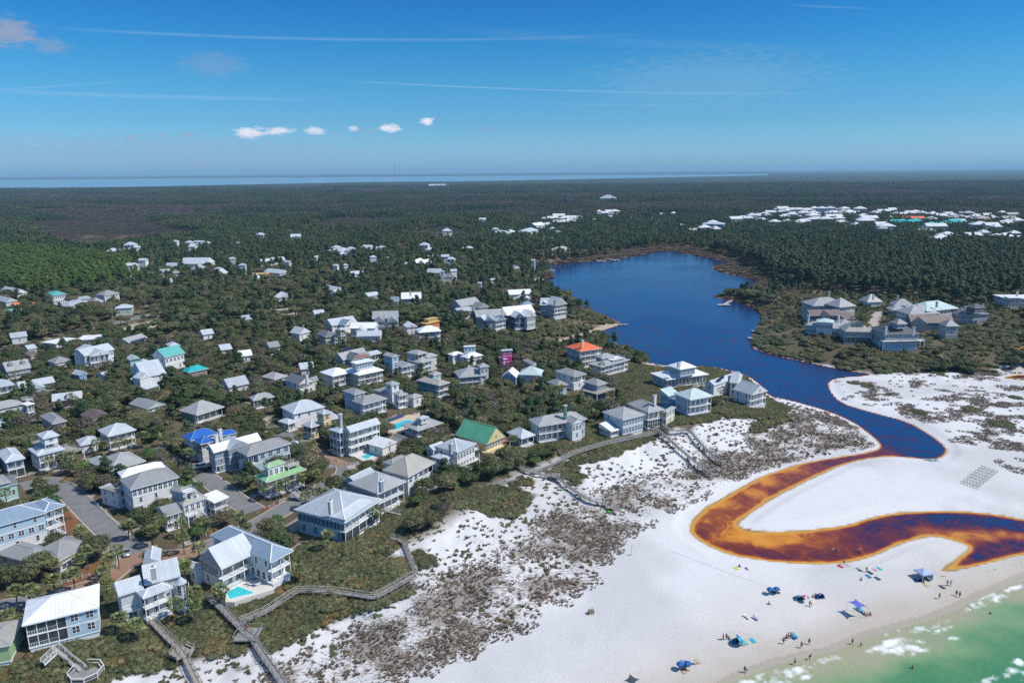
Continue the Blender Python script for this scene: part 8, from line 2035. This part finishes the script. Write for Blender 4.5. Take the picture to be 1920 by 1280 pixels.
# ------------------------------------------------------------------ beach things
BLU = [mat('umbrella_blue', (.016, .09, .30), .8), mat('umbrella_sky', (.03, .17, .42), .8)]; TEALC = mat('teal_canvas', (.02, .26, .36), .8); TURQ = mat('turquoise_canvas', (.03, .42, .52), .8); PURP = mat('violet_sail', (.13, .14, .52), .75); DKG = mat('charcoal_sail', (.055, .075, .085), .8); WCLO = mat('white_canvas', (.72, .73, .74), .8); PALEB = mat('pale_blue_canvas', (.38, .45, .62), .8); SANDC = mat('tan_cloth', (.48, .40, .30), .9)
def umbrella(px, py, label, cols, r_=.92, tilt=(0, 0), h=2.1, group='beach umbrellas', ztop=True):
    p = G(px, py, 1.7 + h - .3); z = hz(p[0], p[1])
    r = empty('beach_umbrella', (p[0], p[1], z), .2, label, 'umbrella', group)
    b = MB(); b.tube([(0, 0, -.3), (0, 0, h)], .03, 6); obj('pole', b.mesh('umbrella_pole', lamp_m), r)
    M = Matrix.Translation((0, 0, h - .05)) @ Matrix.Rotation(tilt[0], 4, 'X') @ Matrix.Rotation(tilt[1], 4, 'Y')
    for k in range(8):
        def mk(kk=k):
            b = MB(); a0, a1 = 2 * math.pi * k / 8, 2 * math.pi * (k + 1) / 8
            P0 = [(0, 0, 0)] + [(q * math.cos(a), q * math.sin(a), z_) for q, z_ in ((r_ * .55, -.16), (r_, -.46)) for a in (a0, a1)] + [(r_ * 1.0 * math.cos(a), r_ * math.sin(a), -.60) for a in (a0, a1)]
            b.v = P0 + [(x, y, z_ - .015) for x, y, z_ in P0]
            b.f = [(0, 1, 2), (1, 3, 4, 2), (3, 5, 6, 4), (7, 9, 8), (8, 9, 11, 10), (10, 11, 13, 12), (5, 12, 13, 6)]; b.m = [0] * 7
            return b.mesh('canopy_panel', cols[k % len(cols)])
        obj('canopy_panel', cached(('umb', k, r_, cols[k % len(cols)].name), mk), r, M)
    b = MB(); b.tube([(0, 0, -.03), (0, 0, .12)], .035, 6); obj('finial', b.mesh('finial', lamp_m), r, M)
def chair(px, py, rz, m, label, group='beach chairs'):
    p = GT(px, py); r = empty('beach_chair', (p[0], p[1], hz(p[0], p[1])), rz, label, 'chair', group)
    def mk(k):
        b = MB()
        if k == 0: b.box(-.27, -.9, .28, .27, .35, .34)
        elif k == 1: b.bar((0, .33, .3), (0, .75, .85), .54, .05)
        elif k == 2: b.box(-.025, -.025, 0, .025, .025, .3)
        else: b.box(-.03, -.35, .5, .03, .4, .54)
        return b.mesh(('seat', 'backrest', 'leg', 'armrest')[k], (m, m, frame_m, frame_m)[k])
    obj('seat', cached(('bch', 0, m.name), lambda: mk(0)), r); obj('backrest', cached(('bch', 1, m.name), lambda: mk(1)), r)
    for sx in (-.25, .25):
        obj('armrest', cached(('bch', 3), lambda: mk(3)), r, Matrix.Translation((sx, 0, 0)))
        for sy in (-.8, .3): obj('leg', cached(('bch', 2), lambda: mk(2)), r, Matrix.Translation((sx, sy, 0)))
umbrella(1444.5,1101,'left of the twin blue umbrellas above mid beach',BLU); umbrella(1456.5,1100,'right of the twin blue umbrellas above mid beach',BLU)
umbrella(1276,1234,'left of the twin blue umbrellas near the lower frame edge',BLU); umbrella(1290,1232.5,'right of the twin blue umbrellas near the lower frame edge',BLU)
umbrella(1511,1113,'multicoloured umbrella between the teal tent and the blue shelter',[CL['orange'], CL['white'], PURP, CL['pink']])
umbrella(1390.5,1190,'turquoise umbrella leaning right of the navy shelter',[TURQ, BLU[1]],1.3,(.5,.9),1.9)
umbrella(555,862,'white garden umbrella beside the powder blue house',[WCLO],1.6,group='garden umbrellas'); umbrella(60,782,'turquoise garden umbrella among oaks left of the dark grey hip roof',[TURQ],1.5,group='garden umbrellas')
strp = mat('striped_sling', (.25, .30, .45), .8)
for i, (x, y) in enumerate([(1447,1109),(1452,1110),(1457,1110)]): chair(x, y, .6, navy, ['left', 'middle', 'right'][i] + ' navy chair under the twin umbrellas above mid beach')
for i, (x, y) in enumerate([(1280,1245),(1284,1246),(1288,1245.5)]): chair(x, y, .6, strp, ['left', 'middle', 'right'][i] + ' striped chair under the twin umbrellas near the lower frame edge')
chair(1400,1157.5,.5,WCLO,'white chair standing left of the lone blue-grey chair'); chair(1416,1160,.5,strp,'lone blue-grey chair right of the white chair'); chair(1487,1195,.4,BLU[0],'blue chair at the end of the row of four people'); chair(1491,1193,.4,TURQ,'turquoise chair behind the row of four people')
for i, (x, y) in enumerate([(1608,1143),(1612,1145),(1616,1147)]): chair(x, y, .3, [TURQ, BLU[0], TURQ][i], ['turquoise chair nearest the violet sail', 'blue chair between turquoise ones under the violet sail', 'turquoise chair next to the seated row'][i])
def dome(px, py, w, d, h, m, label, nm='beach_tent', group='beach tents', rz=.2):
    p = GT(px, py); r = empty(nm, (p[0], p[1], hz(p[0], p[1])), rz, label, 'tent', group)
    b = MB(); n = 9; rows_ = 5
    for j in range(rows_):
        f_ = j / (rows_ - 1)
        for i in range(n):
            a = math.pi * i / (n - 1); b.v.append((w / 2 * math.cos(a), -d / 2 + d * f_, h * math.sin(a) * (1 - .75 * f_ ** 2)))
    for j in range(rows_ - 1):
        for i in range(n - 1): k = j * n + i; b.f.append((k, k + 1, k + n + 1, k + n)); b.m.append(0)
    me = b.mesh('tent_shell', m, True); obj('shell', me, r)
    b = MB(); b.tube([(w / 2 * math.cos(math.pi * i / 8), -d / 2, h * math.sin(math.pi * i / 8)) for i in range(9)], .025, 5); obj('hoop', b.mesh('hoop', frame_m), r)
    b = MB(); b.box(-w / 2 + .05, -d / 2, .0, w / 2 - .05, d / 2, .03); obj('floor_sheet', b.mesh('floor_sheet', m), r)
dome(1497,1122,2.6,1.6,1.4,TEALC,'teal pop-up beach tent at the left of a group'); dome(1536,1119,2.2,1.6,1.5,BLU[0],'blue dome shelter at the right of a group'); dome(1382,1201,2.2,1.5,1.2,navy,'navy beach shelter amid turquoise mats')
def sail(cx_, cy_, pts, h, m, label, nm='shade_sail', group='shade sails'):
    q = [G(x, y, 1.6 + hh) for x, y, hh in pts]; c = np.mean(q, 0); z = hz(c[0], c[1])
    r = empty(nm, (c[0], c[1], z), 0, label, 'shade sail', group); MI = Matrix.Translation((-c[0], -c[1], -z))
    n = 7; b = MB()
    for j in range(n):
        for i in range(n):
            u, v_ = i / (n - 1), j / (n - 1)
            u2 = .5 + (u - .5) * (1 - .28 * math.sin(math.pi * v_)); v2 = .5 + (v_ - .5) * (1 - .28 * math.sin(math.pi * u))
            p_ = (q[0] * (1 - u2) + q[1] * u2) * (1 - v2) + (q[3] * (1 - u2) + q[2] * u2) * v2; b.v.append(tuple(p_))
    for j in range(n - 1):
        for i in range(n - 1): k = j * n + i; b.f.append((k, k + 1, k + n + 1, k + n)); b.m.append(0)
    obj('sail', b.mesh('sail', m, True), r, MI)
    for p_ in q: b = MB(); b.tube([(p_[0], p_[1], hz(p_[0], p_[1]) - .2), (p_[0], p_[1], p_[2] + .1)], .04, 6); obj('pole', b.mesh('sail_pole', lamp_m), r, MI)
sail(0,0,[(1588,1127,2.0),(1604,1122,2.5),(1628,1136.5,2.0),(1612,1140,2.3)],2.2,PURP,'violet blue stretched shade sail on four poles')
sail(0,0,[(1170,1275,1.8),(1181,1262,2.4),(1200,1272,1.9),(1186,1288,2.2)],2.2,DKG,'charcoal stretched shade sail at the lower frame edge')
p = GT(1730,1084); r = empty('canopy_tent', (p[0], p[1], hz(p[0], p[1])), .25, 'pale blue and white pop-up canopy with gear beneath, by the channel mouth', 'canopy', 'canopies')
b = MB(); b.v = [(-1.7, -1.7, 2.1), (1.7, -1.7, 2.1), (1.7, 1.7, 2.1), (-1.7, 1.7, 2.1), (0, 0, 2.9), (-1.7, -1.7, 1.8), (1.7, -1.7, 1.8), (1.7, 1.7, 1.8), (-1.7, 1.7, 1.8)]; b.f = [(0, 1, 4), (1, 2, 4), (2, 3, 4), (3, 0, 4), (5, 6, 1, 0), (6, 7, 2, 1), (7, 8, 3, 2), (8, 5, 0, 3)]; b.m = [0] * 8; obj('roof_cloth', b.mesh('roof_cloth', PALEB), r)
for sx in (-1, 1):
    for sy in (-1, 1): obj('leg', unit_box(lamp_m), r, Matrix.Translation((sx * 1.62, sy * 1.62, 0)) @ Matrix.Diagonal((.06, .06, 2.0, 1)))
b = MB(); b.v = [(1.72, -1.7, .1), (1.72, 1.7, .1), (1.72, 1.7, 1.8), (1.72, -1.7, 1.8), (1.75, -1.7, .1), (1.75, 1.7, .1), (1.75, 1.7, 1.8), (1.75, -1.7, 1.8)]; b.f = [(0, 1, 2, 3), (7, 6, 5, 4), (0, 4, 5, 1), (3, 2, 6, 7)]; b.m = [0] * 4; obj('side_cloth', b.mesh('side_cloth', WCLO), r)
dome(1721,1088,2.2,1.4,1.1,BLU[0],'small blue shelter at the foot of the pop-up canopy'); chair(1739,1087,.2,navy,'navy chair at the side of the pop-up canopy')
def towel(px, py, m, label, w=1.0, l=1.8, rz=.4):
    p = GT(px, py); z = max(hz(p[0] + dx, p[1] + dy) for dx in (-.6, .6) for dy in (-.6, .6))
    b = MB(); n = 5
    for j in range(n):
        for i in range(3): b.v.append((-w / 2 + w * i / 2, -l / 2 + l * j / (n - 1), .035 + .02 * ((i + j) % 2)))
    for j in range(n - 1):
        for i in range(2): k = j * 3 + i; b.f.append((k, k + 1, k + 4, k + 3)); b.m.append(0)
    bm = bmesh.new(); me = b.mesh('beach_towel', m); bm.from_mesh(me); bmesh.ops.solidify(bm, geom=bm.faces[:], thickness=.03); bm.to_mesh(me); bm.free()
    o = obj('beach_towel', me); o.location = (p[0], p[1], z); o.rotation_euler = (0, 0, rz); tag(o, label, 'towel', 'towels on the sand')
for x, y, m_, lb in [(1639,1067,CL['pink'],'pink towel on the sand near the creek bank'),(1648,1065,TURQ,'bright turquoise towel on the sand near the creek bank'),(1628,1080,BLU[1],'sky blue towel below the pink one'),(1645,1084,DKG,'dark grey towel below the turquoise one'),(1610,1067.5,DKG,'charcoal towel left of the olive walker'),(1576,1061.5,CL['red'],'small red towel at the creek bank'),(1590,1060,SANDC,'tan towel at the creek bank'),(1631,1073,DKG,'black towel at the feet of the olive walker'),
 (1372,1202,TEALC,'teal mat left of the navy shelter'),(1396,1204,mat('mint_cloth', (.10, .50, .38), .8),'mint green mat right of the navy shelter'),(1411,1200,TURQ,'turquoise float board lying apart right of the mats'),(1308,1239,SANDC,'tan blanket next to the striped chairs'),(1281,1257,SANDC,'tan blanket under the two sunbathers'),(1380,1065,mat('yellow_cloth', (.65, .50, .06), .8),'yellow bag cloth beside the dark seated person'),(1736,1096,mat('lime_cloth', (.40, .50, .22), .8),'lime towel below the pop-up canopy'),(1766,1100,DKG,'dark towel right of the pop-up canopy')]: towel(x, y, m_, lb)
def crate_bin(px, py, label):
    p = GT(px, py); r = empty('litter_bin', (p[0], p[1], hz(p[0], p[1])), .3, label, 'bin', 'wooden litter bins'); wm_ = mat('bin_wood', (.36, .24, .12), .85)
    obj('bin_body', unit_box(wm_), r, Matrix.Diagonal((.75, .75, 1.0, 1))); obj('lid', unit_box(gwood_m), r, Matrix.Translation((0, 0, 1.0)) @ Matrix.Diagonal((.85, .85, .1, 1)))
    for sx in (-.4, .4):
        for sy in (-.4, .4): obj('corner_post', unit_box(deck_m), r, Matrix.Translation((sx, sy, -.1)) @ Matrix.Diagonal((.1, .1, 1.15, 1)))
crate_bin(1106.5,1150,'left of two brown wooden litter bins on the open sand'); crate_bin(1110,1149,'right of two brown wooden litter bins on the open sand')
p = GT(1184,1040); r = empty('marker_post', (p[0], p[1], hz(p[0], p[1])), 0, 'lone slim marker post with a log at its foot on the empty sand', 'post'); b = MB(); b.tube([(0, 0, -.3), (.06, 0, 3.2)], .06, 6); obj('pole', b.mesh('marker_pole', gwood_m), r); b = MB(); b.bar((-1.2, -.2, .1), (-.2, -.1, .14), .16); obj('log', b.mesh('log', gwood_m), r)
p = GT(1139,959); r = empty('kayak', (p[0], p[1], hz(p[0], p[1]) + .25), -.9, 'bright green kayak lying beside the foot of the beach stair', 'kayak'); lim = mat('lime_plastic', (.08, .62, .06), .4)
b = MB(); b.tube([(-1.9, 0, .12), (-1.3, 0, .03), (0, 0, 0), (1.3, 0, .03), (1.9, 0, .12)], [.03, .27, .38, .27, .03], 10); obj('hull', b.mesh('kayak_hull', lim, True), r); b = MB(); b.tube([(-.3, 0, .28), (.35, 0, .28)], [.2, .2], 10); obj('cockpit', b.mesh('cockpit', CL['black']), r)
for i in range(5):
    p = GT(1740.5 + i * 3.9, 863.2 + (i % 2) * .5); r = empty('paddle_board', (p[0], p[1], hz(p[0], p[1]) + .1), 2.2, ['first', 'second', 'third', 'fourth', 'fifth'][i] + ' from the left of the paddle boards on the lagoon shore', 'paddle board', 'paddle boards on the lagoon shore')
    b = MB(); b.tube([(-1.7, 0, 0), (-1.2, 0, 0), (0, 0, 0), (1.2, 0, 0), (1.7, 0, .1)], [.05, .33, .40, .30, .04], 8); obj('board', b.mesh('board', WCLO if i % 2 else mat('aqua_board', (.15, .55, .50), .5), True), r, Matrix.Diagonal((1, 1, .3, 1))); b = MB(); b.box(-.6, -.25, .11, .5, .25, .14); obj('pad', b.mesh('pad', TEALC), r)
# rows of sand fence on the flat beyond the creek
a0, a1, a2 = GT(1800,905)[:2], GT(1838,876)[:2], GT(1828,915)[:2]
for i in range(8):
    for j in range(2):
        st = a0 + (a1 - a0) * i / 7 + (a2 - a0) * (.05 if j == 0 else .62); en_ = st + (a2 - a0) * (.46 if j == 0 else .55)
        r = empty('sand_fence', (st[0], st[1], hz(*st)), 0, ['left', 'right'][j] + ' half of the ' + ['nearest', 'second nearest', 'third nearest', 'fourth nearest', 'fourth furthest', 'third furthest', 'second furthest', 'furthest'][i] + ' sand fence row beyond the creek', 'fence', 'staggered sand fences beyond the creek'); MI = Matrix.Translation(-r.location)
        ln = np.linalg.norm(en_ - st); n = max(2, int(ln / 1.6))
        for q in range(n + 1):
            p = st + (en_ - st) * q / n; obj('post', unit_box(gwood_m), r, MI @ Matrix.Translation((p[0], p[1], hz(*p) - .2)) @ Matrix.Diagonal((.10, .10, 1.35, 1)))
            if q < n:
                p2 = st + (en_ - st) * (q + 1) / n; L_ = float(np.linalg.norm(p2 - p)); me, LL = rail_me(L_, gwood_m, .9)
                obj('slat_panel', me, r, MI @ Matrix.Translation(((p[0] + p2[0]) / 2, (p[1] + p2[1]) / 2, hz(*p) - .02)) @ Matrix.Rotation(math.atan2(p2[1] - p[1], p2[0] - p[0]), 4, 'Z') @ Matrix.Diagonal((L_ / LL, 1, 1, 1)))
# red play set of chairs glimpsed in the garden below the turquoise roof
redp = mat('red_paint', (.62, .05, .03), .5)
for i, (x, y) in enumerate([(346,732),(352,733),(358,734)]):
    chair(x, y, .4 + i, redp, ['left', 'middle', 'right'][i] + ' bright red garden chair below the turquoise hip roof', 'red garden chairs')
print('all', len(bpy.data.objects), round(time.time() - T0, 1))
